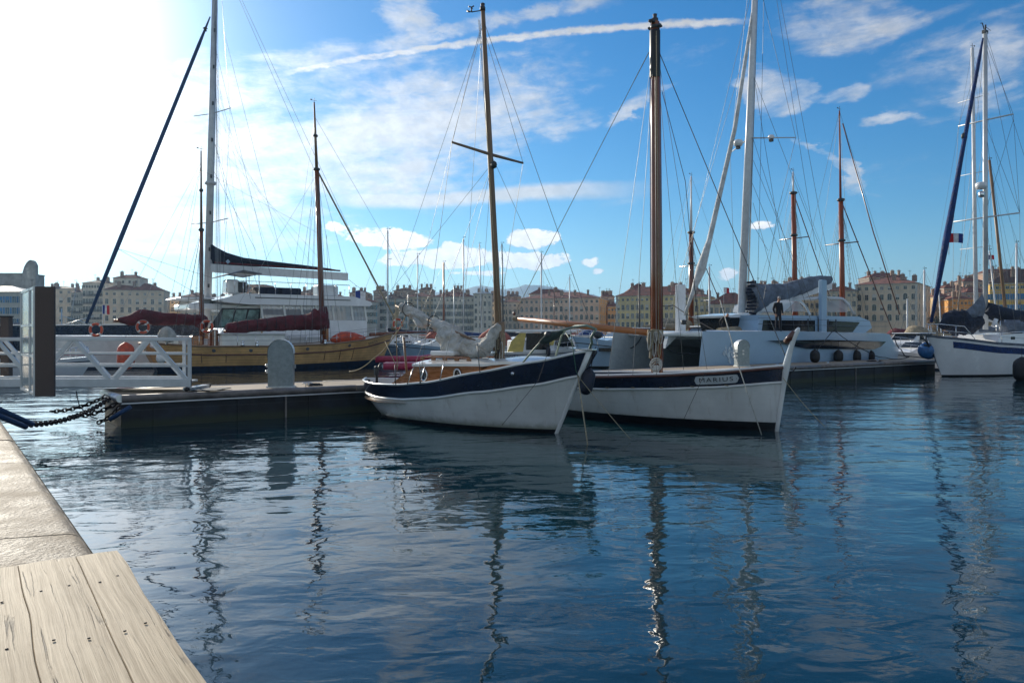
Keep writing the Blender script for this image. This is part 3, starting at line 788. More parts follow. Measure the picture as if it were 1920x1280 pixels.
    for x, zp in ((-.545, 1.33), (.727, 1.37)):
        m_ = MB(); c_ = Vector((x, -(.925 if x < .5 else .91), zp)); q = Matrix.Rotation(R(90), 3, 'X')
        m_.torus(c_, .155, .024, q, 20, 8, sx=.82); o = m_.build('porthole', 'steel', t)
        g = MB().lathe([(0, .0), (.135, .0), (.135, .006)], (x, c_.y-.003, zp), 20, rot=q); g.build('glass', 'dark_glass', o)
    # sliding hatch and garage
    MB().box((-.35, 0, 1.80), (1.35, .70, .06), bev=.01).build('hatch_rail', 'varnish', t)
    hb = MB().box((-.45, 0, 1.90), (.95, .74, .13), bev=.03).build('sliding_hatch', 'white_paint', t)
    MB().box((-.15, 0, 1.975), (.35, .3, .03), bev=.01).build('hatch_lid', 'white_gel', hb)
    for s in (-.66, .66):
        for x0 in (-1.0,):
            g = MB(); g.box((0, s, 1.80), (1.85, .04, .035), bev=.008)
            for x in (-.9, -.45, 0, .45, .9): g.box((x, s, 1.755), (.14, .04, .07))
            g.build('grab_rail', 'varnish', t)
    # mast
    mb_ = L_(P(938, 664, 19.5)); mt = L_(P(905, 12, 19.5))
    MB().tube([mb_-Vector((0, 0, .35)), mb_.lerp(mt, .25), mb_.lerp(mt, .6), mt], [.092, .085, .075, .055], 14).build('mast', 'spruce', t)
    tb = MB(); tb.box(mb_+Vector((-.03, -.0, .35)), (.20, .22, 1.0), bev=.02); tb.build('mast_tabernacle', 'spruce', t)
    mh = MB(); mh.lathe([(0, .0), (.07, .0), (.075, .08), (.05, .12), (.06, .18), (0, .22)], mt-Vector((0, 0, .12)), 12).build('masthead_cap', 'grey_plastic', t)
    ws = MB(); q0 = L_(P(903, 20, 19.5)); q1 = L_(P(884, 23, 19.4)); ws.tube([q0, q1], .014, 6)
    ws.tube([q1+Vector((-.05, 0, .02)), q1+Vector((-.17, .02, .08))], [.02, .03], 6); ws.tube([q1, q1+Vector((0, 0, .14))], .02, 6)
    for a in range(3): ws.tube([q1+Vector((0, 0, .13)), q1+Vector((.08*math.cos(a*2.1), .08*math.sin(a*2.1), .13))], [.008, .022], 6)
    ws.build('wind_vane', 'grey_plastic', t)
    sp = L_(P(921, 290, 19.5)); sdv = Vector((0, 1, 0)); tips = [sp-sdv*1.42+Vector((.0, 0, .05)), sp+sdv*1.28]
    MB().tube([tips[0], sp, tips[1]], [.03, .045, .03], 8, flat=.6).build('spreader', 'spruce', t)
    ra = L_(P(926, 309, 19.4)); MB().lathe([(0, -.11), (.07, -.07), (.085, 0), (.07, .06), (.02, .10), (0, .1)], ra, 12).build('radar_reflector', 'grey_plastic', t)
    # rigging
    top = mt-Vector((0, 0, .5))
    ch = lambda s, sd_: H.pt(s, H.zs(s), sd_, .02)
    for sd_, tp in ((-1, tips[0]), (1, tips[1])):
        wire(t, top, tp, .006, 'cap_shroud'); wire(t, tp, ch(-.06, sd_), .006, 'cap_shroud')
        wire(t, sp-Vector((0, 0, .35)), ch(-.18, sd_), .005, 'lower_shroud'); wire(t, sp-Vector((0, 0, .35)), ch(.12, sd_), .005, 'lower_shroud')
        wire(t, top+Vector((0, 0, .2)), ch(-.33, sd_), .005, 'running_stay')
        for s in (-.06, -.18, .12):
            p = ch(s, sd_); MB().tube([p, p+(sp-p).normalized()*.45], .012, 6).build('turnbuckle', 'steel', t)
    wire(t, top+Vector((0, 0, .2)), H.pt(1, 2.0)+Vector((.3, 0, .1)), .007, 'forestay'); wire(t, sp, H.pt(1, 2.0)+Vector((-.3, 0, .1)), .005, 'inner_forestay')
    wire(t, sp-Vector((.05, 0, .3)), Vector((-3.9, 0, 3.1)), .005, 'topping_lift'); wire(t, top, Vector((-3.2, 0, 3.3)), .005, 'topping_lift')
    for a in (.10, .13, .16): wire(t, mb_+Vector((a*.4, -a*.5, .7)), mt-Vector((0, a, .4)), .005, 'halyard', 'rope_tan')
    # boom with furled sail
    bt = L_(P(748, 573, 22.2)); b0 = mb_+Vector((-.12, 0, .10))
    MB().tube([b0, bt+Vector((-.15, 0, 0))], [.04, .032], 10).build('boom', 'spruce', t)
    w = lambda px, py, d: L_(P(px, py, d))
    sb = MB()
    sb.lumpy([w(752, 574, 22.1), w(770, 583, 21.9), w(800, 600, 21.5), w(816, 606, 21.3)], [.10, .13, .14, .09], 40, .34, 3, per=12)
    sb.lumpy([w(812, 604, 21.35), w(828, 616, 21.1), w(842, 632, 20.9), w(862, 648, 20.6), w(885, 652, 20.3), w(912, 648, 19.95)], [.13, .21, .33, .33, .25, .19], 48, .33, 8, per=12)
    sb.build('furled_sail', 'canvas_cream', t)
    s2 = MB(); s2.lumpy([w(934, 607, 19.45), w(928, 620, 19.4), w(917, 636, 19.4), w(905, 655, 19.35)], [.06, .13, .20, .18], 36, .5, 21, per=10); s2.build('luff_bunch', 'canvas_cream', t)
    s3 = MB(); s3.lumpy([w(775, 592, 21.8), w(790, 606, 21.6), w(800, 611, 21.5)], [.06, .13, .05], 12, .35, 5); s3.build('loose_fold', 'sail_white', t)
    for p in ((766, 580, 21.95), (814, 605, 21.3), (846, 640, 20.8), (884, 652, 20.3)):
        MB().torus(w(*p), .2, .014, Matrix.Rotation(R(90), 3, 'Y') @ Matrix.Rotation(R(12), 3, 'X'), 16, 6).build('sail_tie', 'rope_dark', t)
    # coiled lines at the mast foot
    rnd = random.Random(4)
    for k in range(9):
        x = -.12+.05*k; yv = -.10-.04*(k % 2); z0 = rnd.uniform(.25, .62); l = rnd.uniform(.35, .6); r_ = .05
        c_ = mb_+Vector((x*.8, yv*1.2, z0)); pts = [c_+Vector((r_*math.sin(a)*1.0, .02*math.cos(a), -l/2+l/2*math.cos(a))) for a in [R(20*i) for i in range(19)]]
        MB().tube(pts, .011, 5).build('halyard_coil', ('rope_tan', 'rope_white', 'rope_dark')[k % 3] if k % 4 else 'rope_tan', t)
    # boom crutch post and tiller gear in the cockpit
    MB().tube([Vector((-2.35, .1, .55)), w(757, 632, 21.6)], .035, 8).build('boom_crutch', 'spruce', t)
    MB().tube([w(745, 695, 22.4), w(741, 560, 22.4)], .014, 6).build('boom_guy', 'rope_tan', t)
    MB().tube([Vector((-3.6, -.1, .95)), Vector((-3.6, -.1, 1.3)), Vector((-3.45, -.05, 1.55))], .04, 8).build('outboard_handle', 'grey_plastic', t)
    MB().box((-3.62, -.1, 1.32), (.12, .14, .28), bev=.03).build('outboard_cowl', 'grey_plastic', t)
    # green pulpit
    g = 'green_tube'
    MB().tube([w(979, 681, 18.1), w(1000, 656, 17.9), w(1021, 633, 17.7), w(1045, 622, 17.6), w(1075, 613, 17.4), w(1100, 611, 17.3), w(1117, 617, 17.3)], .024, 8).build('pulpit_rail', g, t)
    MB().tube([w(1042, 668, 19.0), w(1052, 632, 18.7), w(1058, 620, 18.5), w(1078, 611, 18.0), w(1100, 609.5, 17.5), w(1116, 616, 17.35)], .024, 8).build('pulpit_rail', g, t)
    MB().tube([w(1118, 616, 17.3), w(1108, 633, 17.35), w(1110, 642, 17.4), w(1106, 653, 17.5)], .032, 8).build('pulpit_strut', g, t)
    MB().tube([w(1046, 622, 17.6), w(1058, 620, 18.5)], .02, 8).build('pulpit_cross_bar', g, t)
    MB().tube([w(1058, 620, 18.4), w(1075, 645, 17.9)], .012, 8).build('pulpit_brace', g, t)
    for p in (w(1028, 627, 17.6), w(1121, 628, 17.3)):
        MB().lathe([(0, -.07), (.07, -.07), (.085, 0), (.07, .07), (0, .07)], p, 12, rot=Matrix.Rotation(R(90), 3, 'Y')).build('bow_light', 'grey_plastic', t)
    cl = MB(); cl.lumpy([w(1012, 641, 17.75), w(1024, 636, 17.65), w(1040, 628, 17.6), w(1056, 620, 17.55)], [.03, .10, .10, .02], 14, .5, 4); cl.build('rolled_netting', mat('net_green', (.03, .05, .045), .9), t)
    # black streamline line hanging on the near side
    for s, dz in ((-.05, 0), (-.30, 0)):
        p = H.pt(s, H.zs(s), -1, .03); MB().tube([p, p+Vector((.02, -.05, .55))], .012, 6).build('stanchion', 'wire', t)
    p = H.pt(.42, H.zs(.42), -1, .03); MB().tube([p, p+Vector((-.08, -.02, .7))], .012, 6).build('stanchion', 'wire', t)
    tx = MB(); M4 = Matrix.Translation(Vector((2.35, -.735, 1.60))) @ Matrix.Rotation(R(6), 4, 'Z') @ Matrix.Rotation(R(90), 4, 'X')
    text_mb('CYNDIE K', .10, tx, M4); tx.build('name_lettering', 'black_paint', t)
    return t, H
bb, bH = blue_boat()
BW = lambda v: Matrix.Rotation(bb.rotation_euler.z, 3, 'Z') @ Vector(v) + bb.location
fb_ = fender(P(1101, 716, 17.7), .62, .165, 'long navy canvas fender hanging under the green pulpit of the blue boat')
fb_.rotation_euler = (R(-4), R(14), 0)
sk = BW((4.25, .05, 1.95))
mb = MB(); mb.box((0, 0, 0), (.24, .10, .78), bev=.03, rot=Matrix.Rotation(R(30), 3, 'Y')); o = mb.build('anchor_cover', 'navy_paint', None, P(1098, 680, 17.9)); tag(o, 'slanting navy bow board behind the stem of the blue boat', 'bow board')
rope('pale rope from the blue boat stem straight down into the water', [P(1083, 703, 17.6), P(1103, 842, 16.3)], .017, 'rope_tan', .0, group='bow mooring ropes')
rope('pale rope from the blue boat stem slanting right into the water', [P(1084, 705, 17.6), P(1182, 823, 16.9)], .009, 'rope_tan', .02, group='bow mooring ropes')
rope('thin dark rope from the blue boat stem down in front of the second hull', [P(1080, 715, 17.8), P(1054, 800, 18.3)], .007, 'rope_dark', .0, group='bow mooring ropes')
rope('green rope tied from the pulpit to the stem of the blue boat', [P(1070, 622, 17.7), P(1080, 695, 17.5), P(1085, 706, 17.5)], .011, 'rope_green', 0)
rope('dark rope drawn slantwise across the white bow of the blue boat', [P(1034, 640, 16.6), P(1010, 712, 16.7), P(941, 797, 17.1)], .006, 'rope_dark', 0)
rope('pale stern rope from the blue boat boom sweeping left over the pontoon', [P(764, 581, 22.0), P(742, 625, 22.6), P(700, 672, 23.6), P(655, 696, 24.5)], .016, 'rope_tan', .10)
rope('short stern rope from the blue boat post to the pontoon', [P(745, 690, 22.4), P(722, 640, 22.9)], .012, 'rope_tan', 0)

# ------------------------------------------------------------------ Marius
def marius():
    rz = R(-40.8)
    t = thing('wooden_boat', 'open wooden boat named MARIUS with curled white stem post and thick brown mast', 'boat', (3.52, 21.3, 0), rz)
    L_ = lambda v: lcl(t, v); w = lambda px, py, d: L_(P(px, py, d))
    H = Hull(8.6, 2.5, [(-1, 1.34), (-.6, 1.22), (-.1, 1.27), (.3, 1.36), (.65, 1.47), (1, 1.63)], .24, .5, 2.5, 2.3, 0., .55, .30, .5)
    st = lambda s: H.zs(s)-interp([(-1, .34), (0, .37), (1, .40)], s)
    H.band(lambda s: -.5, lambda s: .22, 'underbody', 'black_paint', t, k=4)
    H.band(lambda s: .22, st, 'topsides', 'hull_white', t, k=10)
    H.band(st, lambda s: H.zs(s)-.03, 'black_band', 'navy_paint', t, off=.004, k=4)
    H.rail(lambda s: st(s), .032, 'rub_rail', 'white_paint', t, off=.015)
    H.rail(lambda s: H.zs(s)-.035, .034, 'brown_rubbing_strake', 'brown_rail', t, off=.016)
    H.rail(lambda s: H.zs(s)+.012, .034, 'gunwale', 'white_paint', t, off=-.025)
    H.band(lambda s: H.zs(s)-.5, lambda s: H.zs(s), 'inner_planking', 'boot_blue', t, off=-.06, k=3, s0=-.985, s1=.98)
    H.deck(.34, 'deck', 'deck_teak', t, .06, .03)
    for x in (-2.6, -1.7, -.8, .2, 1.1, 2.0):
        s = x/4.3; p = H.pt(s, H.zs(s), 1, -.1); MB().box((x, 0, H.zs(s)-.24), (.24, 2*p.y, .045)).build('thwart', 'white_paint', t)
    for i in range(9):
        s = -.8+i*.19; p = H.pt(s, st(s)+.035, -1, .02); MB().box(p+Vector((0, -.006, -.0)), (.10, .02, .03)).build('scupper', 'canvas_tan', t)
    # stem post with curled capian
    mb = MB(); pts = [H.pt(1, z)+Vector((.02, 0, 0)) for z in (-.4, .3, .9, 1.3, 1.62)]+[Vector((4.35, 0, 1.78)), Vector((4.42, 0, 2.05)), Vector((4.50, 0, 2.32)), Vector((4.60, 0, 2.52)), Vector((4.63, 0, 2.58))]
    mb.tube(pts, [.05, .055, .06, .07, .095, .085, .068, .068, .058, .03], 12); mb.build('stem_post', 'white_paint', t)
    kb = MB(); kb.tube([Vector((4.30, -.03, 2.23)), Vector((4.42, -.05, 2.33)), Vector((4.52, -.045, 2.50))], [.07, .085, .035], 10); kb.build('painted_knob', 'brown_rail', t)
    sp = MB(); sp.tube([H.pt(-1, z)+Vector((-.02, 0, 0)) for z in (-.3, .4, .9, 1.42)], .05, 8); sp.build('stern_post', 'white_paint', t)
    # name plate on the near side
    s0, s1 = .545, .785; zc = lambda s: (st(s)+H.zs(s))/2-.01; ln = (H.pt(s1, zc(s1), -1)-H.pt(s0, zc(s0), -1)).length
    def onh(u, v, off): s = s0+(s1-s0)*(u/ln+.5); return H.pt(s, zc(s)+v, -1, off)
    hw, hh = ln/2, .105; cs_ = []
    for i in range(29):
        u = -hw+2*hw*i/28; e = min(1, (hw-abs(u))/.09); cs_.append((u, hh*math.sqrt(max(0., 1-(1-e)**2))*.75+hh*.25*(1 if e > 0 else 0)))
    g = MB(); g.grid([[onh(u, h_*k/3, .022) for k in (-3, -1, 1, 3)] for u, h_ in cs_])
    for sg in (-1, 1): g.grid([[onh(u, sg*h_, .022) for u, h_ in cs_], [onh(u, sg*h_, .0) for u, h_ in cs_]])
    pl = g.build('name_plate', 'alu_paint', t)
    tx = MB(); text_mb('MARIUS', .165, tx, Matrix.Identity(4)); xs_ = [v[0] for v in tx.v]; sc_ = (2*hw*.76)/(max(xs_)-min(xs_)); x_c = (max(xs_)+min(xs_))/2
    tx.v = [tuple(onh((v[0]-x_c)*sc_, v[1]*.92, .027)) for v in tx.v]; tx.build('lettering', 'black_paint', pl)
    for q in (-hw+.05, hw-.05): MB().lathe([(0, .004), (.012, .002), (.014, 0)], onh(q, 0, .024), 8, rot=Matrix.Rotation(R(90), 3, 'X')).build('screw', 'steel', pl)
    # mast
    mb_ = w(1232, 697, 20.84); mt = w(1228, 42, 20.84)
    MB().tube([mb_-Vector((0, 0, .5)), mb_.lerp(mt, .3), mb_.lerp(mt, .7), mt], [.165, .15, .135, .125], 16).build('mast', 'varnish_dark', t)
    hd = MB(); hd.lathe([(0, 0), (.13, 0), (.135, .1), (.09, .14), (.09, .3), (.05, .33), (.06, .42), (0, .44)], mt-Vector((0, 0, .2)), 14); hd.box(mt+Vector((0, 0, -.02)), (.14, .50, .07), bev=.01); hd.box(mt+Vector((0, 0, -.14)), (.40, .14, .06), bev=.01)
    hd.build('masthead_fitting', 'grey_plastic', t)
    MB().lathe([(.142, 0), (.148, .02), (.148, 1.3), (.14, 1.32)], mt-Vector((0, 0, 1.55)), 14).build('masthead_sleeve', 'black_paint', t)
    MB().box(mb_+Vector((.06, -.16, .02)), (.17, .05, .35), bev=.01).build('mast_chock', 'white_paint', t)
    # lines running beside the mast
    for a, (dx, dy) in enumerate(((-.17, -.05), (.13, -.13), (.10, .16))):
        MB().tube([mb_+Vector((dx, dy, .3)), mt+Vector((dx*.8, dy*.8, -.3))], .012, 6).build('halyard', 'rope_tan' if a % 2 else 'varnish_dark', t)
    # lateen yard laid aft
    y0 = w(964, 597, 24.1); y1 = w(1222, 624, 20.9)
    MB().tube([y0, y0.lerp(y1, .5), y1], [.075, .10, .09], 12).build('yard', 'spar_orange', t)
    MB().lathe([(.08, -.1), (.085, 0), (.08, .1)], y0.lerp(y1, .02), 10, rot=(y1-y0).to_track_quat('Z', 'Y').to_matrix()).build('yard_band', 'canvas_tan', t)
    wire(t, w(1217, 98, 20.8), w(1190, 150, 21.3), .012, 'peak_halyard', 'rope_tan'); wire(t, w(1190, 150, 21.3), y0+Vector((0, 0, .12)), .010, 'peak_halyard', 'rope_tan')
    MB().lathe([(0, -.06), (.04, -.05), (.05, 0), (.04, .05), (0, .06)], y0+Vector((0, 0, .16)), 8).build('block', 'brown_rail', t)
    # cloth and coils at the mast foot
    sb = MB(); sb.lumpy([w(1219, 618, 20.7), w(1218, 635, 20.7), w(1221, 655, 20.7), w(1220, 672, 20.7)], [.07, .09, .06, .04], 12, .5, 6, per=6); sb.build('hanging_canvas', 'canvas_tan', t)
    rnd = random.Random(9)
    for k in range(8):
        cx = 1218+k*3.2; l = rnd.uniform(.3, .75); c_ = w(cx, 622, 20.62); r_ = .045
        pts = [c_+Vector((r_*math.sin(a), -.02+.02*math.cos(a)-.02*(k % 3), -l/2+l/2*math.cos(a))) for a in [R(20*i) for i in range(19)]]
        MB().tube(pts, .014, 5).build('halyard_coil', ('rope_white', 'rope_tan', 'rope_tan', 'rope_white')[k % 4], t)
    for k in range(4):
        MB().torus(w(1230, 687, 20.6)+Vector((0, 0, .02*k)), .12+.02*k, .018, Matrix.Rotation(R(60+14*k), 3, 'X') @ Matrix.Rotation(R(20*k), 3, 'Y'), 18, 6).build('rope_knot', 'rope_white', t)
    for k in range(5):
        MB().torus(w(1231, 620+k*1.6, 20.84), .175, .018, Matrix.Rotation(R(4*k-8), 3, 'X'), 18, 6).build('mast_lashing', 'rope_tan', t)
    MB().box(w(1238, 627, 20.62), (.05, .03, .2)).build('tally_board', 'white_paint', t)
    # rigging
    top = mt-Vector((0, 0, .35))
    for s, sd_ in ((-.02, -1), (.16, -1), (.32, -1), (.0, 1), (.2, 1), (.38, 1)):
        wire(t, top, H.pt(s, H.zs(s), sd_, .02), .0065, 'shroud', 'wire')
    wire(t, top-Vector((0, 0, .2)), Vector((4.35, 0, 1.75)), .012, 'forestay', 'wire')
    wire(t, w(1241, 170, 20.8), w(1285, 340, 20.5), .009, 'running_stay', 'rope_dark'); wire(t, w(1285, 340, 20.5), w(1312, 640, 19.6), .009, 'running_stay', 'rope_dark')
    return t
marius()
rope('pale rope over the black band of the MARIUS bow down to the water', [P(1350, 562, 18.2), P(1387, 692, 17.95), P(1401, 735, 17.9), P(1428, 815, 17.8)], .013, 'rope_white', 0.0, group='ropes at the MARIUS bow')
rope('dark rope slanting down left across the MARIUS name plate', [P(1322, 699, 17.75), P(1311, 722, 17.8), P(1282, 786, 18.2)], .006, 'rope_dark', 0.0, group='ropes at the MARIUS bow')
rope('pale rope from the MARIUS stem out to the right into open water', [P(1468, 708, 18.4), P(1547, 800, 18.1)], .009, 'rope_tan', .05, group='ropes at the MARIUS bow')
rope('dark loop of rope hanging off the stem post of MARIUS over the pontoon', [P(1466, 692, 18.5), P(1484, 696, 18.6), P(1492, 688, 18.7)], .018, 'rope_dark', .03)
# ------------------------------------------------------------------ generic rig pieces
def shrouds(t, top, base, hb, r=.009, n=2, aft=1.2, m='wire'):
    for s in (-1, 1):
        for k in range(n): wire(t, top-Vector((0, 0, .3*k)), base+Vector((-.3-k*aft/max(1, n-1), s*hb, 0)), r, 'shroud', m)
def vane(t, p, k=1.):
    mb = MB(); mb.tube([p, p+Vector((0, 0, .45*k))], .025*k, 5); mb.tube([p+Vector((-.25*k, 0, .2*k)), p+Vector((.3*k, 0, .2*k))], .018*k, 5); mb.box(p+Vector((-.32*k, 0, .24*k)), (.18*k, .02, .12*k))
    return mb.build('wind_vane', 'grey_plastic', t)
# ------------------------------------------------------------------ yellow wooden ketch
def ketch():
    rz = math.atan2(.6, .8)
    t = thing('wooden_ketch', 'two-masted wooden ketch with yellow planked hull and maroon sail covers', 'ketch', (-16.9, 54.4, 0), rz)
    L_ = lambda v: lcl(t, v); w = lambda px, py, d: L_(P(px, py, d))
    H = Hull(18.4, 4.6, [(-1, 1.85), (-.6, 1.62), (-.1, 1.60), (.3, 1.72), (.65, 2.0), (1, 2.55)], 1.1, .9, 2.4, 2.6, .35, .9, .28, .5)
    H.band(lambda s: -.6, lambda s: .32+.18*max(0, s), 'underbody', 'boot_blue', t, k=4)
    H.band(lambda s: .32+.18*max(0, s), lambda s: H.zs(s), 'planked_topsides', 'yellow_hull', t, k=10)
    H.rail(lambda s: H.zs(s)-.55, .055, 'rub_rail', 'brown_rail', t, off=.02)
    H.rail(lambda s: H.zs(s)+.02, .06, 'cap_rail', 'deck_teak', t)
    H.band(lambda s: H.zs(s)-.35, lambda s: H.zs(s), 'bulwark', 'white_paint', t, off=-.08, k=2)
    H.deck(.28, 'deck', 'deck_teak', t, .08)
    for x in (-5.2, -2.8, 1.2, 4.6):
        s = x/9.2; MB().lathe([(0, .01), (.09, .01), (.13, 0)], H.pt(s, H.zs(s)-.25, -1, .02), 10, rot=Matrix.Rotation(R(90), 3, 'X')).build('hawse_hole', 'grey_plastic', t)
    for x in (-6.0, -4.4, 2.6, 3.9, 5.1):
        s = x/9.2; p = H.pt(s, H.zs(s)-.45, -1, .04); q = H.pt(s, .55, -1, .03); MB().tube([p, q], .02, 5).build('fender_board_strap', 'brown_rail', t)
    p = H.pt(.70, H.zs(.70)-.3, -1, .05); q = H.pt(.80, H.zs(.80)-.3, -1, .05); pl = MB().bar(p, q, .03, .17).build('name_board', 'brown_rail', t)
    ex = (q-p).normalized(); nr = ex.cross(Vector((0, 0, 1))).normalized(); up = nr.cross(ex)
    M3 = Matrix((ex, up, nr)).transposed().to_4x4(); tx = MB(); text_mb('HOPPOPOP', .17, tx, Matrix.Translation((p+q)/2+nr*.03) @ M3); tx.build('lettering', 'yellow_panel', pl)
    # deck houses
    MB().box((-2.2, .1, 1.95), (4.6, 2.3, 1.05), bev=.12).build('deck_house', 'white_paint', t)
    MB().box((-2.2, .1, 2.50), (4.8, 2.5, .07), bev=.02).build('house_roof', 'white_gel', t)
    MB().box((-4.75, -.2, 2.1), (.55, .8, 1.35), bev=.1).build('companionway', 'varnish_dark', t)
    MB().box((-4.75, -.62, 2.1), (.08, .05, 1.2)).build('companionway_frame', 'white_paint', t)
    MB().box((-8.0, 0, 1.85), (1.8, 2.4, .6), bev=.1).build('aft_house', 'white_paint', t)
    MB().box((5.2, 0, 2.0), (1.5, 1.5, .5), bev=.08).build('fore_hatch', 'white_paint', t)
    MB().box((-5.95, -.6, 2.0), (.7, .6, .7), bev=.05).build('engine_box', 'varnish', t)
    # orange dinghy on the foredeck is its own thing below
    mz0, mz1 = w(378, 635, 50.6), w(377, 283, 50.6); mn0, mn1 = w(606, 640, 56.0), w(589, 192, 56.0)
    for nm, a, b, r0 in (('mizzen_mast', mz0, mz1, .15), ('main_mast', mn0, mn1, .205)):
        k = .58 if nm[0] == 'm' and a == mz0 else .72
        MB().tube([a-Vector((0, 0, .4)), a.lerp(b, k)], [r0, r0*.85], 12).build(nm, 'varnish_dark', t)
        MB().tube([a.lerp(b, k-.01), b], [r0*.62, r0*.3], 10).build('topmast', 'spruce', t)
        MB().lathe([(r0*.9, -.1), (r0*1.25, -.05), (r0*1.25, .05), (r0*.9, .1)], a.lerp(b, k), 12).build('mast_band', 'grey_plastic', t)
        MB().lathe([(r0*.6, -.1), (r0*.9, -.05), (r0*.9, .05), (r0*.6, .1)], a.lerp(b, (k+1)/2), 12).build('mast_band', 'grey_plastic', t)
        MB().box(a+Vector((.25, -.1, .75)), (.22, .2, 1.5), bev=.03).build('pin_rail', 'spar_orange', t)
        vane(t, b, .7)
        hb = 2.1 if a == mn0 else 1.8; hp = a.lerp(b, k)
        for s in (-1, 1):
            for q in range(4 if a == mn0 else 3): wire(t, hp, Vector((a.x-1.6+q*.75, s*hb, 1.8)), .012, 'shroud', 'wire')
            wire(t, a.lerp(b, .93), Vector((a.x-2.1, s*hb, 1.8)), .010, 'topmast_shroud', 'wire')
        for q in range(4): wire(t, a+Vector((.1*q-.3, -.3-.1*q, .8)), hp+Vector((.05*q, -.1, -.2-q*.4)), .010, 'halyard', 'wire_light')
    bw = w(822, 620, 64.0); st = H.pt(1, 2.5)+Vector((-.4, 0, .12))
    MB().tube([st-Vector((1.6, 0, .18)), bw], [.14, .08], 10).build('bowsprit', 'varnish_dark', t)
    wire(t, mn0.lerp(mn1, .72), w(742, 600, 59.9), .07, 'furled_jib', 'rope_tan')
    wire(t, mn1-Vector((0, 0, 1)), bw, .012, 'forestay'); wire(t, H.pt(1, .6), bw, .02, 'bobstay', 'rust_chain')
    wire(t, mz0.lerp(mz1, .9), mn0.lerp(mn1, .45), .010, 'triatic_stay', 'wire_light')
    wire(t, mz1-Vector((0, 0, .8)), w(220, 594, 46.0), .010, 'topping_lift', 'wire_light'); wire(t, mz1-Vector((0, 0, 1.2)), w(262, 588, 47.0), .010, 'topping_lift', 'wire_light')
    wire(t, mn0.lerp(mn1, .7), w(424, 609, 51), .010, 'topping_lift', 'wire_light')
    # booms with covers
    c = MB(); c.lumpy([w(605, 585, 55.9), w(598, 596, 55.7), w(575, 602, 55.1), (w(530, 605, 53.9)), w(480, 609, 52.6), w(440, 614, 51.6), w(424, 613, 51.2)], [.35, .75, .52, .48, .36, .40, .22], 32, .13, 3, fold=2., per=12)
    c.build('main_sail_cover', 'canvas_red', t)
    for k in range(9):
        u = .10+k*.10; p = w(598, 600, 55.7).lerp(w(424, 613, 51.2), u); MB().torus(p, .52-.12*u, .022, Matrix.Rotation(R(90), 3, 'Y'), 16, 5).build('sail_tie', 'rope_dark', t)
    c = MB(); c.lumpy([w(606, 575, 56), w(606, 600, 56), w(607, 616, 56)], [.26, .46, .42], 16, .10, 7, fold=2.); c.build('mast_boot_cover', 'canvas_red', t)
    MB().tube([w(600, 612, 55.8), w(420, 622, 51.2)], .10, 8).build('main_boom', 'varnish_dark', t)
    c = MB(); c.lumpy([w(384, 596, 50.8), w(378, 600, 50.6), w(365, 599, 50.2), w(330, 597, 49.2), w(290, 595, 48.1), w(265, 593, 47.4), w(243, 599, 46.8), w(222, 599, 46.2)], [.3, .52, .32, .34, .40, .44, .30, .10], 32, .17, 5, fold=2., per=10)
    c.build('mizzen_sail_cover', 'canvas_red', t)
    MB().tube([w(372, 606, 50.4), w(212, 601, 46)], .09, 8).build('mizzen_boom', 'varnish_dark', t)
    for k in range(15):
        s = -.92+k*.13; p = H.pt(s, H.zs(s), -1, -.05); MB().tube([p, p+Vector((0, 0, .72))], .022, 5).build('stanchion', 'steel', t)
    for s in (-1, 1):
        for dz in (.42, .70): MB().tube([H.pt(-.92+.13*k, H.zs(-.92+.13*k)+dz, s, -.05) for k in range(15)], .010, 4).build('guard_line', 'wire', t)
    for i, (px, py, d) in enumerate(((455, 645, 50.5), (482, 646, 51), (610, 642, 54))): MB().lathe([(.0, 0), (.14, 0), (.10, .1), (.08, .22), (.13, .3), (0, .33)], w(px, py+3, d), 10).build('winch', 'steel', t)
    rr = MB(); rr.lumpy([w(748, 575, 60.5), w(742, 596, 60.3), w(738, 618, 60)], [.1, .22, .2], 10, .4, 3); rr.build('bow_rope_bundle', 'rope_tan', t)
    return t
ketch()
RX = Matrix.Rotation(R(90), 3, 'X')
lifebuoy(P(388, 612, 49.3), RX, 'orange lifebuoy hung beside the rear mast of the yellow ketch', .36)
lifebuoy(P(268, 613, 47.0), Matrix.Rotation(R(50), 3, 'Z') @ RX, 'orange lifebuoy under the rear maroon sail cover', .36)
lifebuoy(P(180, 618, 46.0), RX, 'orange lifebuoy on the rail of the dark workboat', .36)
lifebuoy(P(746, 607, 58.8), Matrix.Rotation(R(30), 3, 'Z') @ RX, 'orange lifebuoy lashed at the bow of the yellow ketch', .36)
def dinghy(label, pts, r, m, cat='dinghy'):
    c = Vector(pts[0]); t = thing('dinghy', label, cat, c)
    MB().lumpy([Vector(p)-c for p in pts], r, 12, .10, 4).build('hull_cover', m, t)
    a, b = Vector(pts[0])-c, Vector(pts[-1])-c
    MB().tube([a+Vector((0, -.4, .12)), a.lerp(b, .5)+Vector((0, -.45, .2)), b+Vector((0, -.3, .1))], .03, 6).build('grab_line', 'rope_white', t)
dinghy('orange covered dinghy on the foredeck of the yellow ketch', [P(620, 637, 55.6), P(640, 632, 56.1), P(662, 633, 56.8), P(684, 635, 57.4)], [.12, .42, .42, .15], 'orange_rubber')
fender(P(236, 668, 46.5), 1.7, .5, 'large red fender hanging on the white bow behind the footbridge', 'orange_rubber')
fender(P(302, 671, 46.3), .7, .28, 'round pale buoy fender beside the anchor of the yellow ketch', 'white_paint')

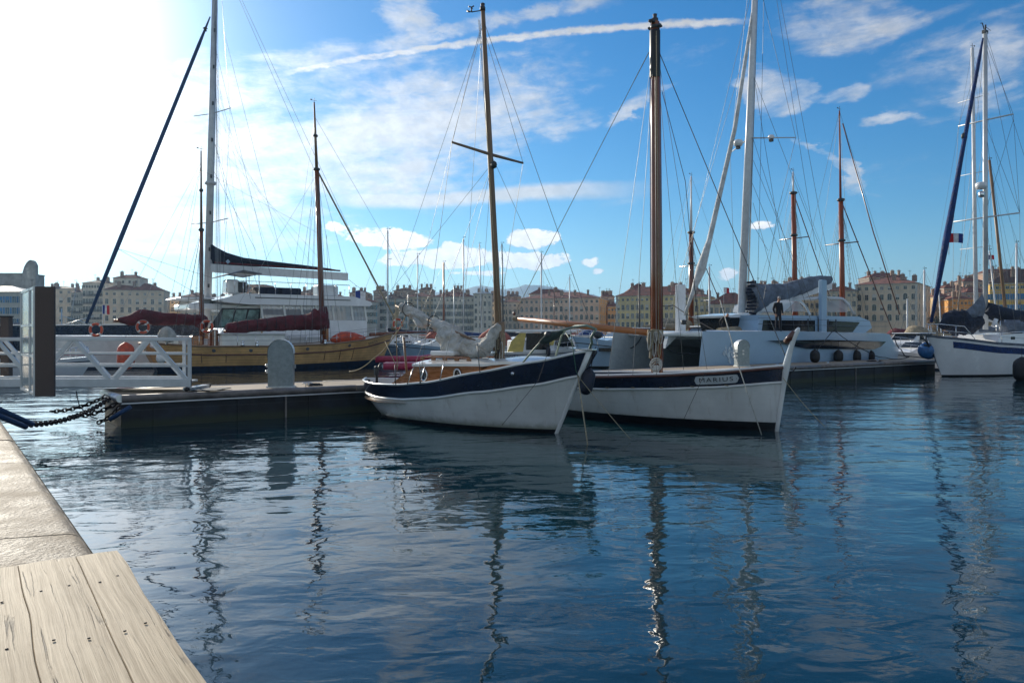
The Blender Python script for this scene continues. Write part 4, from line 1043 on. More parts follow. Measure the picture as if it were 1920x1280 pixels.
# ------------------------------------------------------------------ big white catamaran behind the ketch
def big_cat():
    rz = math.atan2(.6, .8)
    t = thing('sailing_catamaran', 'very large white sailing catamaran with enclosed upper deck and navy mainsail cover', 'catamaran', (-22.1, 59.4, 0), rz)
    L_ = lambda v: lcl(t, v); w = lambda px, py, d: L_(P(px, py, d))
    for k, y in enumerate((0, 8.6)):
        H = Hull(24.5, 2.1, [(-1, 2.35), (0, 2.3), (1, 2.2)], -.3, .1, 2.2, 2.2, .0, .7, .25, .4)
        h = MB()
        for lo, hi, nm, m in ((-.5, .25, 'underbody', 'boot_blue'), (.25, None, 'hull', 'white_paint')):
            o = H.band(lambda s: lo, (lambda s: hi) if hi else (lambda s: H.zs(s)), nm, m, t, k=5); o.location = (0, y, 0)
        o = H.rail(lambda s: 1.0, .03, 'red_line', 'red_plastic', t); o.location = (0, y, 0)
        o = H.deck(.0, 'deck', 'white_gel', t, 0); o.location = (0, y, 0)
    MB().box((1.5, 4.3, 1.85), (15, 7.2, .9), bev=.3).build('bridge_deck', 'white_paint', t)
    # saloon with dark framed windows
    sx0, sx1 = w(406, 600, 57.5).x, w(697, 600, 65).x
    yn = -.3
    q = MB(); q.prism([(sx0+.6, yn+.7, 2.3), (sx0+1.9, yn+.7, 4.6), (w(500, 600, 60).x, yn+.7, 4.9), (w(500, 600, 60).x, yn+.7, 2.3)], (0, 4, 0)); q.build('saloon', 'white_paint', t)
    xa, xb = w(424, 600, 58).x, w(495, 600, 60).x
    for k in range(3):
        a = xa+(xb-xa)*k/3+.06; b = xa+(xb-xa)*(k+1)/3-.12
        MB().prism([(a-.25, yn+.66, 3.05), (a+.15, yn+.66, 4.42), (b+.15, yn+.66, 4.45), (b-.1, yn+.66, 3.05)], (0, .04, 0)).build('saloon_window', mat('tinted_glass_%d' % k, (.16, .27, .25), .1, var=.3, scale=2), t)
    MB().prism([(xa-.9, yn+.68, 2.95), (xa+.1, yn+.68, 4.55), (xb+.1, yn+.68, 4.58), (xb+.1, yn+.68, 2.95)], (0, .03, 0)).build('window_surround', 'black_paint', t)
    # aft cockpit: white coaming and clear curtains between posts
    ya = yn+.1; xs = [xb+.2, w(540, 600, 61.5).x, w(572, 600, 62.5).x, w(600, 600, 63.2).x, w(632, 600, 64).x, w(668, 600, 65).x, w(694, 600, 65.7).x]
    MB().box(((xs[0]+xs[-1])/2, ya+.2, 2.95), (xs[-1]-xs[0], .12, 1.45)).build('cockpit_side', 'white_gel', t)
    MB().box((xs[-1], ya+3.8, 2.95), (.12, 7.2, 1.45)).build('cockpit_end', 'white_gel', t)
    for x in xs: MB().bar((x, ya+.2, 3.6), (x-.25, ya+.2, 5.3), .12, .16).build('cockpit_post', 'white_paint', t)
    for a, b in zip(xs, xs[1:]):
        c = MB(); c.grid([[(a+(b-a)*i/14-.25*j/3, ya+.2+.03*math.sin(i*2.1+a), 3.65+1.6*j/3) for i in range(15)] for j in range(4)]); c.build('clear_curtain', 'clear_plastic', t)
    MB().box((xs[3], 4, 3.0), (8, 5, .9), bev=.1).build('cockpit_seats', 'canvas_tan', t)
    MB().box((xs[2], 4, 4.4), (5, .2, .5)).build('cockpit_bulkhead', 'brown_rail', t)
    # roof and flybridge
    rx0, rx1 = w(414, 570, 57.5).x, w(702, 570, 66).x
    pr = [(rx0, 5.15), (rx0+.5, 5.0), (rx0+2.5, 4.85), (rx1-.3, 4.95), (rx1, 5.1), (rx1-.2, 5.35), (xb+8, 5.75), (rx0+2, 5.72)]
    MB().prism([(x, -.35, z) for x, z in pr], (0, 8.8, 0)).build('hard_roof', 'white_gel', t)
    MB().box(((rx0+rx1)/2+.4, -.37, 5.42), ((rx1-rx0)*.62, .03, .07)).build('roof_stripe', 'grey_plastic', t)
    MB().box((rx0+1, 3.5, 4.65), (5.5, 5, .5), bev=.1).build('roof_front_support', 'white_gel', t)
    MB().box((w(385, 560, 57).x, 3.5, 5.3), (2.6, 5, .12), bev=.04).build('forward_visor', 'white_gel', t)
    MB().box((w(449, 545, 59).x, 1.6, 6.3), (1.0, 1.4, 1.2), bev=.15).build('helm_seat', 'white_paint', t)
    MB().box((w(470, 545, 59).x, 1.4, 6.3), (.9, 1.0, .9), bev=.1).build('helm_console', 'grey_plastic', t)
    for px in (515, 560): MB().box((w(px, 548, 61).x, 1.5, 6.0), (2.0, 2.2, .7), bev=.1).build('flybridge_sofa', 'canvas_navy', t)
    MB().box((w(625, 548, 63.5).x, .8, 6.2), (1.9, 1.2, 1.0), bev=.12).build('tender_box', 'alu_paint', t)
    fa, fb = w(430, 545, 58.5).x, w(660, 545, 65).x
    for k in range(9):
        x = fa+(fb-fa)*k/8; MB().tube([(x, .1, 5.6), (x, .1, 6.75)], .03, 5).build('rail_post', 'steel', t)
    MB().tube([(fa, .1, 6.75), (fb, .1, 6.75)], .03, 5).build('flybridge_rail', 'steel', t)
    bx0, bx1 = w(429, 520, 58.5).x, w(497, 520, 60.5).x
    MB().prism([(bx0, .4, 7.15), ((bx0+bx1)/2, .4, 7.65), (bx1, .4, 7.45), (bx1, .4, 7.38), ((bx0+bx1)/2, .4, 7.55), (bx0, .4, 7.08)], (0, 5, 0)).build('bimini_top', 'canvas_grey', t)
    for x in (bx0+.8, bx0+1.7, bx1-1, bx1-.2): MB().tube([(x, .5, 5.6), (x, .5, 7.3)], .035, 5).build('bimini_post', 'steel', t)
    # mast, boom, sail cover
    a, b = w(388, 622, 60), w(405, -95, 60)
    MB().tube([a, a.lerp(b, .5), b], [.31, .28, .20], 14, flat=.75).build('mast', 'alu_paint', t)
    for k in range(9):
        p = a.lerp(b, .12+.095*k)+Vector((-.02, -.26, 0)); MB().box(p, (.14, .03, .3), bev=.01).build('halyard_slot', 'grey_plastic', t)
    MB().lathe([(.3, -.15), (.45, -.08), (.45, .1), (.3, .16)], a.lerp(b, .388), 12).build('radar_ring', 'alu_paint', t)
    for f_, px, py in ((.57, 431, 212), (.285, 424, 415)):
        p = a.lerp(b, f_); MB().tube([p, p+Vector((1.0, -1.6, .25))], .04, 6).build('spreader', 'alu_paint', t); MB().tube([p, p+Vector((-1.0, 1.6, .0))], .04, 6).build('spreader', 'alu_paint', t)
    b0, b1 = w(393, 499, 60), w(651, 519, 67); MB().bar(b0+Vector((0, 0, -.15)), b1, .42, .66).build('boom', 'alu_paint', t)
    MB().bar(b0+Vector((.3, -.24, .30)), w(636, 510, 66.6)+Vector((0, -.24, .1)), .05, .14).build('red_boom_trim', 'canvas_red', t)
    c = MB(); tp = [(394, 456), (405, 464), (425, 474), (455, 483), (500, 489), (560, 496), (615, 503), (636, 507)]
    lo_ = [(393, 496), (405, 497), (425, 498), (455, 499), (500, 501), (560, 504), (615, 507), (636, 509)]
    rws = []
    for (x0, y0), (x1, y1) in zip(tp, lo_):
        d = 60+6.8*(x0-393)/245; u, v = w(x0, y0, d), w(x1, y1, d); rws.append([u.lerp(v, k/6)+Vector((0, -.30*math.sin(math.pi*(.15+.85*k/6)), 0)) for k in range(7)]+[v.lerp(u, k/6)+Vector((0, .30*math.sin(math.pi*(1-.85*k/6)), 0)) for k in range(7)])
    c.grid(rws); c.build('mainsail_cover', 'canvas_navy', t)
    MB().box(w(425, 491, 60.5)+Vector((0, -.34, 0)), (.26, .02, .26), rot=Matrix.Rotation(R(45), 3, 'Y')).build('cover_emblem', 'pale_blue_paint', t)
    fs0, fs1 = w(394, 32, 60), w(162, 606, 53)
    MB().tube([fs0, fs0.lerp(fs1, .1), fs0.lerp(fs1, .75), fs1], [.05, .13, .16, .10], 8).build('furled_genoa', 'rope_blue', t)
    MB().lathe([(0, -.2), (.14, -.15), (.1, 0), (.2, .05), (0, .2)], fs0.lerp(fs1, .045), 8).build('top_swivel', 'grey_plastic', t)
    for p, q in (((420, 60, 60), (548, 560, 64)), ((430, -50, 60), (735, 600, 64)), ((440, -20, 60), (590, 320, 62)), ((402, 0, 60), (415, 640, 58)), ((404, 0, 60), (408, 640, 58)), ((431, 212, 59), (421, 420, 59)), ((424, 415, 59), (412, 640, 58)), ((404, 90, 60), (525, 590, 62)),
                 ((403, 270, 60), (470, 560, 58)), ((403, 270, 60), (490, 560, 58)), ((395, 310, 60), (480, 470, 60)), ((220, 466, 55), (372, 552, 58)), ((220, 466, 55), (395, 520, 59)), ((412, -60, 60), (431, 212, 59)), ((651, 516, 67), (600, 330, 64)), ((612, 440, 64), (615, 520, 66)), ((651, 522, 67), (700, 560, 66))):
        wire(t, w(*p), w(*q), .014, 'stay', 'wire')
    for k in range(6): wire(t, w(402+k, -60, 60), w(404+k*2.3, 620, 58.5), .010, 'halyard', 'wire_light')
    for k in range(8): wire(t, w(401+k*.6, 60+30*k, 60), w(430+k*27, 496+k*1.6, 61+k*.7), .009, 'lazy_jack', 'wire_light')
    return t
big_cat()

# ------------------------------------------------------------------ pale blue-white catamaran on the right
def right_cat():
    rz = math.atan2(.6, .8)
    # origin at the near hull's centre
    t = thing('sailing_catamaran', 'pale catamaran moored along the pontoon with long black hull window and white raised boards', 'catamaran', (18.0, 45.2, 0), rz)
    L_ = lambda v: lcl(t, v); w = lambda px, py, d: L_(P(px, py, d))
    BY = 6.6
    for k, (y, m) in enumerate(((0, 'pale_blue_paint'), (BY, 'pale_or_shaded_grey'))):  # grey far hull: its shade is put into the colour
        H = Hull(20.0, 2.3, [(-1, 1.6), (-.93, 1.75), (-.75, 2.45), (-.5, 2.55), (0, 2.6), (1, 2.62)], -.42, .1, 3.0, 2.6, .45, .7, .12, .10)
        H.zs = lambda s, H=H: (2.45+.15*min(1, (s+1)*.8)) if s > -.80 else (2.45-.85*min(1, (-.80-s)/.12))
        for lo, hi, nm, mt in ((-.5, .12, 'underbody', 'black_paint'), (.12, None, 'hull', m)):
            o = H.band(lambda s: lo, (lambda s: hi) if hi else (lambda s: H.zs(s)), nm, mt, t, k=6); o.location = (0, y, 0)
        o = H.deck(.0, 'deck', 'white_gel', t, .0, .06); o.location = (0, y, 0)
        # blunt stem
        if k == 0: H0 = H
    # flip so the bow points to the photograph's left: all x mirrored below by building at -x
    for o in t.children:
        o.rotation_euler.z = math.pi
    X = lambda px, d=44: w(px, 600, d).x
    yn = -1.16
    MB().prism([(-6.0, yn-.02, 2.1), (-5.3, yn-.03, 2.02), (-2.2, yn-.035, 1.62), (5.4, yn-.03, 1.50), (6.3, yn-.02, 1.66), (7.0, yn-.0, 1.98), (0, yn-.05, 2.12)], (0, .06, 0)).build('hull_window', 'dark_glass', t)
    bl = MB()
    rnd = random.Random(2)
    for k in range(26):
        a = rnd.uniform(0, 6.28); r = rnd.uniform(.08, .42); c_ = Vector((-8.35+r*math.cos(a), -.93+(.0), 1.45+r*1.1*math.sin(a))); c_.y = -H0.pt(min(.99, -c_.x/10), c_.z, 1).y-.015
        n_ = 5; ph = rnd.uniform(0, 6); s = rnd.uniform(.06, .15)
        bl.add([c_+Vector((s*math.cos(ph+i*6.28/n_)*(1+.5*(i % 2)), -.004*k*.2, s*math.sin(ph+i*6.28/n_)*1.3)) for i in range(n_)], [tuple(range(n_))])
    bl.build('bow_emblem', 'blotch', t)
    # nacelle, fore beam, bridge deck
    MB().prism([(-7.2, 1.0, 2.50), (-7.2, 1.0, 2.15), (-6.2, 1.0, 1.75), (7.0, 1.0, 1.1), (8, 1, 2.3), (6, 1.0, 2.55)], (0, BY-2.0, 0)).build('bridge_deck', 'pale_or_shaded_grey', t)
    MB().tube([(-9.0, .2, 2.45), (-9.0, BY-.2, 2.45)], .14, 10).build('fore_beam', 'white_paint', t)
    MB().prism([(-9.0, BY/2-.12, 2.45), (-9.3, BY/2-.12, 1.65), (-8.2, BY/2-.12, 2.35), (-6.5, BY/2-.12, 2.45)], (0, .24, 0)).build('longeron', 'white_paint', t)
    MB().box((-8.0, BY/2, 2.42), (2.0, BY-2.2, .03)).build('trampoline', 'grey_plastic', t)
    # coach roof
    x0, x1 = -4.9, 7.8
    pr = [(x0, 2.5), (x0+.25, 3.25), (x0+.2, 3.55), (x1-1.6, 3.62), (x1-.2, 3.35), (x1+.1, 2.9), (x1-.9, 2.5)]
    MB().prism([(x, .25, z) for x, z in pr], (0, 3.5, 0)).build('coach_roof', 'pale_blue_paint', t)
    MB().prism([(x0+.45, .22, 2.58), (x0+.6, .22, 3.26), (1.0, .22, 3.30), (1.0, .22, 2.58)], (0, .05, 0)).build('saloon_window', 'dark_glass', t)
    MB().prism([(2.1, .22, 2.56), (2.1, .22, 3.30), (x1-1.5, .22, 3.24), (x1-2.4, .22, 2.60)], (0, .05, 0)).build('saloon_window', 'dark_glass', t)
    fr = MB(); fr.prism([(x0-.9, 1.5, 3.40), (x0-1.0, 1.5, 3.52), (x0+1, 1.5, 3.72), (x0+1, 1.5, 3.45)], (0, 2.6, 0)); fr.build('roof_visor', 'white_gel', t)
    MB().prism([(x0-.25, 1.6, 2.6), (x0-.65, 1.6, 3.40), (x0+.5, 1.6, 3.45), (x0+.5, 1.6, 2.6)], (0, 2.3, 0)).build('front_window', 'dark_glass', t)
    # daggerboards standing proud of the decks
    MB().box((1.55, .05, 4.0), (.55, .28, 3.6), bev=.05).build('daggerboard', 'pale_blue_paint', t)
    p = w(1293, 590, 47.5); MB().box((p.x, BY, 3.5), (.75, .30, 4.3), bev=.05).build('daggerboard', 'mast_white', t)
    p = w(1252, 595, 46); MB().box((p.x, BY, 3.3), (.3, .22, 3.2), bev=.04).build('canard_board', 'mast_white', t)
    # mast, furled sails, boom
    a, b = w(1389, 618, 46), w(1419, -90, 46)
    MB().tube([a, a.lerp(b, .5), b], [.30, .27, .20], 16, flat=.7).build('mast', 'mast_white', t)
    s1 = a.lerp(b, .507); MB().tube([s1, w(1492, 258, 44.5)], [.045, .03], 8).build('spreader', 'alu_paint', t); MB().tube([s1, w(1369, 287, 48.5)], [.05, .03], 8).build('spreader', 'alu_paint', t)
    for px, py, r in ((1384, 268, .30), (1446, 257, .20)):
        c_ = w(px, py, 45.6); MB().lathe([(0, -r*.7), (r*.8, -r*.6), (r, 0), (r*.8, r*.5), (0, r*.8)], c_, 12).build('radar_dome', 'white_gel', t)
        MB().box(c_-Vector((0, 0, r*.9)), (.2, .2, .2)).build('dome_bracket', 'grey_plastic', t)
    MB().tube([w(1413, 12, 46), w(1378, 240, 45.4), w(1330, 450, 44.6), w(1314, 505, 44.3), w(1300, 545, 44.0), w(1284, 590, 43.6)], [.10, .13, .16, .30, .13, .07], 10).build('furled_jib', 'sail_white', t)
    MB().lathe([(0, -.15), (.2, -.1), (.12, 0), (.2, .1), (0, .15)], w(1282, 604, 43.4), 10).build('furler_drum', 'grey_plastic', t)
    bm0, bm1 = w(1400, 607, 46), w(1556, 535, 50)
    pr = [(1405, 590), (1480, 553), (1560, 525), (1560, 541), (1500, 560), (1440, 580), (1408, 600)]
    MB().prism([w(x, y, 46+4*(x-1400)/160) for x, y in pr], (0, .5, 0)).build('boom', 'mast_white', t)
    c = MB(); c.lumpy([w(1404, 560, 46), w(1412, 556, 46.2), w(1430, 552, 46.8), (w(1470, 545, 47.8)), w(1520, 530, 49), w(1556, 523, 50)], [.7, .85, .62, .48, .40, .22], 32, .16, 9, fold=2.5, per=12); c.build('sail_bag', 'canvas_grey', t)
    rnd = random.Random(5); z = MB()
    for k in range(12): z.tube([w(1400+rnd.uniform(-2, 2), 530+k*6.2, 45.6), w(1418, 527+k*6.6+rnd.uniform(-2, 2), 45.5)], .07, 6)
    z.build('stacked_luff', 'canvas_navy', t)
    # flybridge bimini
    ar = [w(1600, 588, 47.5), w(1592, 572, 47.5), w(1580, 560, 47.3), w(1545, 558, 46.6), w(1520, 561, 46)]
    for dy in (0, 3.0): MB().tube([p+Vector((0, dy, 0)) for p in ar], .08, 8).build('targa_arch', 'mast_white', t)
    for a_, b_, c_, d_ in (((1466, 584), (1502, 568), (1498, 584), (1512, 566)), ((1534, 583), (1546, 562), (1580, 583), (1578, 562))): pass
    MB().prism([w(1470, 584, 47), w(1480, 566, 47), w(1498, 566, 47), w(1512, 584, 47)], (0, .03, 0)).build('clear_screen', 'clear_plastic', t)
    MB().prism([w(1536, 585, 47), w(1552, 562, 47), w(1588, 562, 47.5), w(1590, 585, 47.5)], (0, .03, 0)).build('clear_screen', 'clear_plastic', t)
    MB().box(w(1560, 559, 47)+Vector((0, 1.5, .05)), (2.0, 3.2, .08)).build('bimini_top', 'mast_white', t)
    MB().prism([w(1424, 584, 46.5), w(1428, 570, 46.5), w(1470, 562, 47), w(1490, 566, 47), w(1470, 585, 47)], (0, 2., 0)).build('helm_cover', 'white_gel', t)
    # stanchions
    for px in (1404, 1512, 1556, 1598, 1633): 
        p = w(px, 622, 43.5); MB().tube([(p.x, -.95, 2.55), (p.x, -.95, 3.35)], .035, 6).build('stanchion', 'grey_plastic', t)
    for dz in (.45, .78): MB().tube([(-6.5, -.95, 2.55+dz), (7.5, -.95, 2.5+dz)], .012, 5).build('guard_line', 'wire', t)
    # rigging
    for p, q in (((1408, 60, 46), (1240, 640, 50)), ((1411, -20, 46), (1290, 480, 49)), ((1410, 120, 46), (1490, 620, 44)), ((1408, 130, 46), (1575, 560, 50)), ((1417, -60, 46), (1492, 258, 44.5)), ((1492, 258, 44.5), (1458, 400, 44.5)), ((1458, 400, 44.5), (1432, 560, 44.5)),
                 ((1450, -40, 46), (1530, 470, 50)), ((1458, -30, 46), (1560, 525, 50)), ((1432, 0, 46), (1424, 400, 45)), ((1424, 400, 45), (1420, 560, 45)), ((1412, 260, 46), (1520, 600, 45)), ((1412, 380, 46), (1460, 560, 47)), ((1412, 300, 46), (1535, 600, 44)), ((1369, 287, 48.5), (1380, 600, 48)), ((1410, -80, 46), (1369, 287, 48.5)),
                 ((1400, 400, 46), (1440, 470, 46)), ((1405, 330, 46), (1490, 540, 48))):
        wire(t, w(*p), w(*q), .012, 'stay', 'wire')
    for k in range(4): wire(t, a+Vector((.3+.05*k, -.2, 1)), b+Vector((.1, -.1, 0)), .012, 'halyard', 'wire_light')
    c = MB(); 
    for k in range(30):
        rr = random.Random(k); c.torus(w(1406+k*1.2, 617-rr.uniform(0, 3), 43.5), .12, .02, Matrix.Rotation(rr.uniform(0, 3), 3, 'X') @ Matrix.Rotation(rr.uniform(0, 3), 3, 'Y'), 10, 5)
    c.build('flaked_rope', 'rope_tan', t)
    cr = MB(); cr.tube([w(1348, 624, 41), w(1384, 621, 42)], .28, 12); cr.build('rolled_cover', 'canvas_tan', t)
    return t
right_cat()
for k, (px, lb) in enumerate(((1528, 'black teardrop fender nearest the bow of the pale catamaran'), (1572, 'black teardrop fender second from the bow of the pale catamaran'), (1606, 'black teardrop fender third from the bow of the pale catamaran'), (1632, 'black teardrop fender nearest the stern of the pale catamaran'))):
    d = 38.6+(px-1500)*.052
    fender(P(px, 668, d+2.2), .75, .27, lb, 'fender_black', group='black fenders on the pale catamaran')
rope('dark rope from the catamaran midship cleat down left to the pontoon', [P(1563, 618, 42), P(1525, 665, 40.4)], .022, 'rope_dark', 0)
rope('dark spring line from the catamaran midship cleat sagging right to the stern bollard', [P(1563, 618, 42), P(1625, 658, 43), P(1660, 670, 44), P(1702, 670, 45)], .022, 'rope_dark', .1)
rope('dark stern line from the pale catamaran to the pontoon rope heap', [P(1676, 630, 47), P(1690, 655, 46), P(1705, 668, 45.4)], .03, 'rope_dark', .2)
rope('dark bow line hanging from the far bow of the pale catamaran', [P(1204, 628, 45), P(1190, 648, 44.8), P(1172, 652, 44.8), P(1176, 665, 44.8)], .03, 'rope_dark', .1)
rope('black cross line slung between the catamaran bows', [P(1250, 652, 43.5), P(1290, 662, 42.5), P(1335, 654, 41.2)], .028, 'rope_dark', .15)
rope('black rope from the white daggerboard post to the near catamaran bow', [P(1240, 573, 45.5), P(1262, 572, 45.3), P(1345, 622, 41.6)], .028, 'rope_dark', 0.05)

# ------------------------------------------------------------------ people
def person(label, loc, rz, joints, radii, edges, head, hair=None, mats=('trouser_dark', 'cloth_dark', 'skin'), split=(1.03, 1.61), hands=(), shoes=()):
    t = thing('person', label, 'person', loc, rz)
    me = bpy.data.meshes.new('body'); me.from_pydata([Vector(j) for j in joints], edges, [])
    o = bpy.data.objects.new('body', me); C.objects.link(o)
    sk_ = o.modifiers.new('s', 'SKIN'); sb = o.modifiers.new('u', 'SUBSURF'); sb.levels = 2; sb.render_levels = 2
    lay = me.skin_vertices[0].data
    for i, r in enumerate(radii): lay[i].radius = r if isinstance(r, tuple) else (r, r); lay[i].use_root = (i == 0)
    bpy.context.view_layer.update()
    m2 = bpy.data.meshes.new_from_object(o.evaluated_get(bpy.context.evaluated_depsgraph_get()))
    bpy.data.objects.remove(o)
    for m in mats: m2.materials.append(W[m])
    m2.materials.append(W['rubber'])
    for p in m2.polygons:
        c = p.center; p.use_smooth = True
        k = 0 if c.z < split[0] else 1
        if c.z > split[1]: k = 2
        for h in hands:
            if (c-Vector(h)).length < .11: k = 2
        if c.z < .09: k = 3
        p.material_index = k
    b = bpy.data.objects.new('body', m2); C.objects.link(b); b.parent = t
    hd, tilt = head
    rm = Matrix.Rotation(R(tilt), 3, 'X')
    mb = MB(); hv = Vector(hd)
    def hp(v): return hv+rm @ Vector(v)
    # face features as part of the head shell
    mb2 = MB(); mb2.lathe([(.0, -.02), (.02, -.015), (.015, .02), (0, .03)], hp((0, -.105, 0)), 8, rot=rm); 
    for s in (-1, 1): mb2.lathe([(0, -.03), (.015, -.02), (.018, .01), (0, .03)], hp((s*.083, 0, 0)), 8, rot=rm)
    mb2.build('nose_and_ears', mats[2], t)
    if hair:
        rows = []
        for i in range(7):
            ph = R(90-15*i); rows.append([hp((.088*math.cos(ph)*math.cos(a), .015+.104*math.cos(ph)*math.sin(a), .03+.105*math.sin(ph)-(.03 if math.sin(a) < -.3 and i > 4 else 0)*0)) for a in [R(20*k) for k in range(19)]])
        mb.grid(rows); mb.build('hair', hair, t)
    return t
# joints: pelvis, waist, chest, neck base, neck, head low, head mid, head top, L/R legs and arms
def standing(h=1.8, bend=0.):
    k = h/1.8; J = []; Rr = []; Ed = []
    def a(p, r, par=None):
        J.append(Vector(p)*k); Rr.append(tuple(x*k for x in r) if isinstance(r, tuple) else r*k)
        if par is not None: Ed.append((par, len(J)-1))
        return len(J)-1
    pl = a((0, 0, .98), (.155, .115)); wa = a((0, 0, 1.13), (.15, .11), pl); ch = a((0, .0, 1.33), (.215, .14), wa); nb = a((0, -.01, 1.47), (.09, .08), ch)
    nk = a((0, -.035, 1.54), .055, nb); h0 = a((0, -.075, 1.61), (.062, .07), nk); h1 = a((0, -.085, 1.69), (.078, .092), h0); h2 = a((0, -.07, 1.765), (.055, .065), h1)
    for s in (-1, 1):
        hp = a((s*.10, 0, .90), .095, pl); kn = a((s*.12, -.01, .50), .065, hp); an = a((s*.13, .02, .09), .045, kn); to = a((s*.15, -.14, .045), .04, an)
        sh = a((s*.20, 0, 1.42), .085, ch); el = a((s*.28, .04, 1.14), .068, sh); wr = a((s*.25, -.06, .90), .04, el); ha = a((s*.22, -.09, .82), .035, wr)
    return J, Rr, Ed
J, Rr, Ed = standing(1.92)
manp = P(1459, 618, 41.6); manp.z = 2.62
person('standing man in dark jacket and trousers looking down on the catamaran deck', manp, R(20), J, Rr, Ed, ((0, -.09, 1.80), 25), 'hair_grey', hands=((.235, -.095, .875), (-.235, -.095, .875)))
J, Rr, Ed = standing(1.72)
def leanj(J):
    out = []
    for v in J:
        if v.z > .95:
            d = Vector((v.x, v.y, v.z-.95)); a = R(42); out.append(Vector((d.x, d.y*math.cos(a)-d.z*math.sin(a), .95+d.z*math.cos(a)+d.y*math.sin(a)*0)))
        else: out.append(v)
    return out
J2 = leanj(J); hd = J2[6]
p2 = P(1357, 618, 43.0); p2.z = 2.12
person('balding man bending forward in a dark top at the catamaran front window', p2, R(10), J2, Rr, Ed, (tuple(hd), 60), None, split=(.95, max(v.z for v in J2)-.17))
# ------------------------------------------------------------------ white sloop with the blue stripe (right edge)
def right_sloop():
    ax = Vector((.88, .475, 0)); rz = math.atan2(ax.y, ax.x)
    bow = Vector(((1739-960)/F*42.6, 42.6, 0)); L = 14.2
    c = bow+ax*L/2
    t = thing('sailing_yacht', 'white sloop with broad blue stripe and blue furled headsail at the pontoon tip', 'yacht', c, rz)
    L_ = lambda v: lcl(t, v); w = lambda px, py, d: L_(P(px, py, d))
    H = Hull(L, 4.0, [(-1, 2.42), (-.9, 2.36), (-.4, 2.15), (.2, 1.85), (1, 1.62)], .2, 1.6, 2.2, 2.4, .0, .7, .2, .3)
    H.L = L; H.tr = .7
    # bow faces -x: build mirrored
    H2 = Hull(L, 4.0, [(-1, 1.55), (-.2, 1.75), (.4, 1.95), (.9, 2.3), (1, 2.4)], 1.35, .3, 2.2, 2.4, .7, .7, .2, .5)
    os_ = [H2.band(lambda s: -.5, lambda s: .1, 'underbody', 'black_paint', t), H2.band(lambda s: .1, lambda s: H2.zs(s)-.12, 'hull', 'white_gel', t, k=8),
           H2.band(lambda s: H2.zs(s)-.12, lambda s: H2.zs(s)+.02, 'toe_rail', 'canvas_grey', t, off=.01, k=2),
           H2.band(lambda s: H2.zs(s)-.60, lambda s: H2.zs(s)-.24, 'blue_stripe', 'canvas_blue', t, off=.012, k=2, s0=-.2, s1=.84),
           H2.band(lambda s: H2.zs(s)-.72, lambda s: H2.zs(s)-.24, 'blue_stripe', 'canvas_blue', t, off=.012, k=2, s0=-.99, s1=-.2), H2.deck(.05, 'deck', 'white_gel', t)]
    for o in os_: o.rotation_euler.z = math.pi
    # cabin trunk
    pr = [(-2.6, 1.75), (-2.0, 2.42), (2.0, 2.55), (6.0, 2.5), (6.4, 1.7)]
    MB().prism([(x, -1.25, z) for x, z in pr], (0, 2.5, 0)).build('cabin_trunk', 'white_gel', t)
    for x in (-.8, .7, 2.4, 4.0): MB().box((x, -1.26, 2.22), (.42, .03, .17), bev=.01).build('cabin_window', 'dark_glass', t)
    MB().tube([(-1.9, -1.0, 2.50), (1, -1.0, 2.62), (5.5, -1.0, 2.6)], .025, 6).build('grab_rail', 'steel', t)
    # pulpit
    for s in (-1, 1):
        y = lambda x: s*(H2.pt(max(-1, min(.99, -x/(L/2))), 2., 1).y-.08)
        zz = lambda x: H2.zs(-x/(L/2))
        MB().tube([(-7.2, 0, zz(-7.2)+.62), (-6.4, y(-6.4)*.9, zz(-6.4)+.72), (-5.2, y(-5.2), zz(-5.2)+.70), (-4.6, y(-4.6), zz(-4.6)+.05)], .022, 6).build('pulpit', 'steel', t)
        MB().tube([(-6.3, y(-6.3)*.9, zz(-6.3)+.36), (-4.9, y(-4.9), zz(-4.9)+.36)], .016, 6).build('pulpit_bar', 'steel', t)
        for x in (-6.6, -5.6): MB().tube([(x, y(x)*.9, zz(x)), (x, y(x)*.9, zz(x)+.7)], .02, 6).build('pulpit_leg', 'steel', t)
        for x in (-2.8, -.8, 1.2, 3.2, 5.2): MB().tube([(x, y(x), zz(x)), (x, y(x), zz(x)+.66)], .016, 6).build('stanchion', 'steel', t)
        for dz in (.34, .64): MB().tube([(x, y(x), zz(x)+dz) for x in (-5.0, -2.8, -.8, 1.2, 3.2, 5.2, 6.6)], .008, 5).build('guard_line', 'wire', t)
    MB().box((-7.35, 0, 2.42), (1.0, .3, .14), bev=.03).build('bow_platform', 'grey_plastic', t)
    an = MB(); an.tube([(-7.75, 0, 2.3), (-7.2, 0, 2.05), (-6.95, 0, 1.75)], .05, 6); an.tube([(-7.1, -.2, 1.85), (-7.0, 0, 1.75), (-7.1, .2, 1.85)], .05, 6); an.build('anchor', 'grey_plastic', t)
    a, b = w(1848, 618, 46), w(1847, 62, 46)
    MB().tube([a, b], [.17, .15], 12, flat=.8).build('mast', 'alu_paint', t)
    hd = MB(); hd.box(b+Vector((0, 0, .05)), (.35, .2, .2)); hd.tube([b, b+Vector((.05, 0, .5))], .05, 6); hd.tube([b+Vector((-.1, 0, .2)), b+Vector((-.3, 0, .55)), b+Vector((-.45, 0, .5))], .03, 5); hd.tube([b+Vector((0, 0, .4)), b+Vector((.6, 0, .25))], .015, 5); hd.build('masthead_gear', 'grey_plastic', t)
    for px0, py0, px1, py1 in ((1797, 237, 1900, 214), (1788, 416, 1912, 399)):
        MB().tube([w(px0, py0, 47.2), w(1847, (py0+py1)/2, 46), w(px1, py1, 44.8)], .045, 6).build('spreader', 'alu_paint', t)
    f0, f1 = w(1843, 72, 45.9), w(1746, 604, 43)
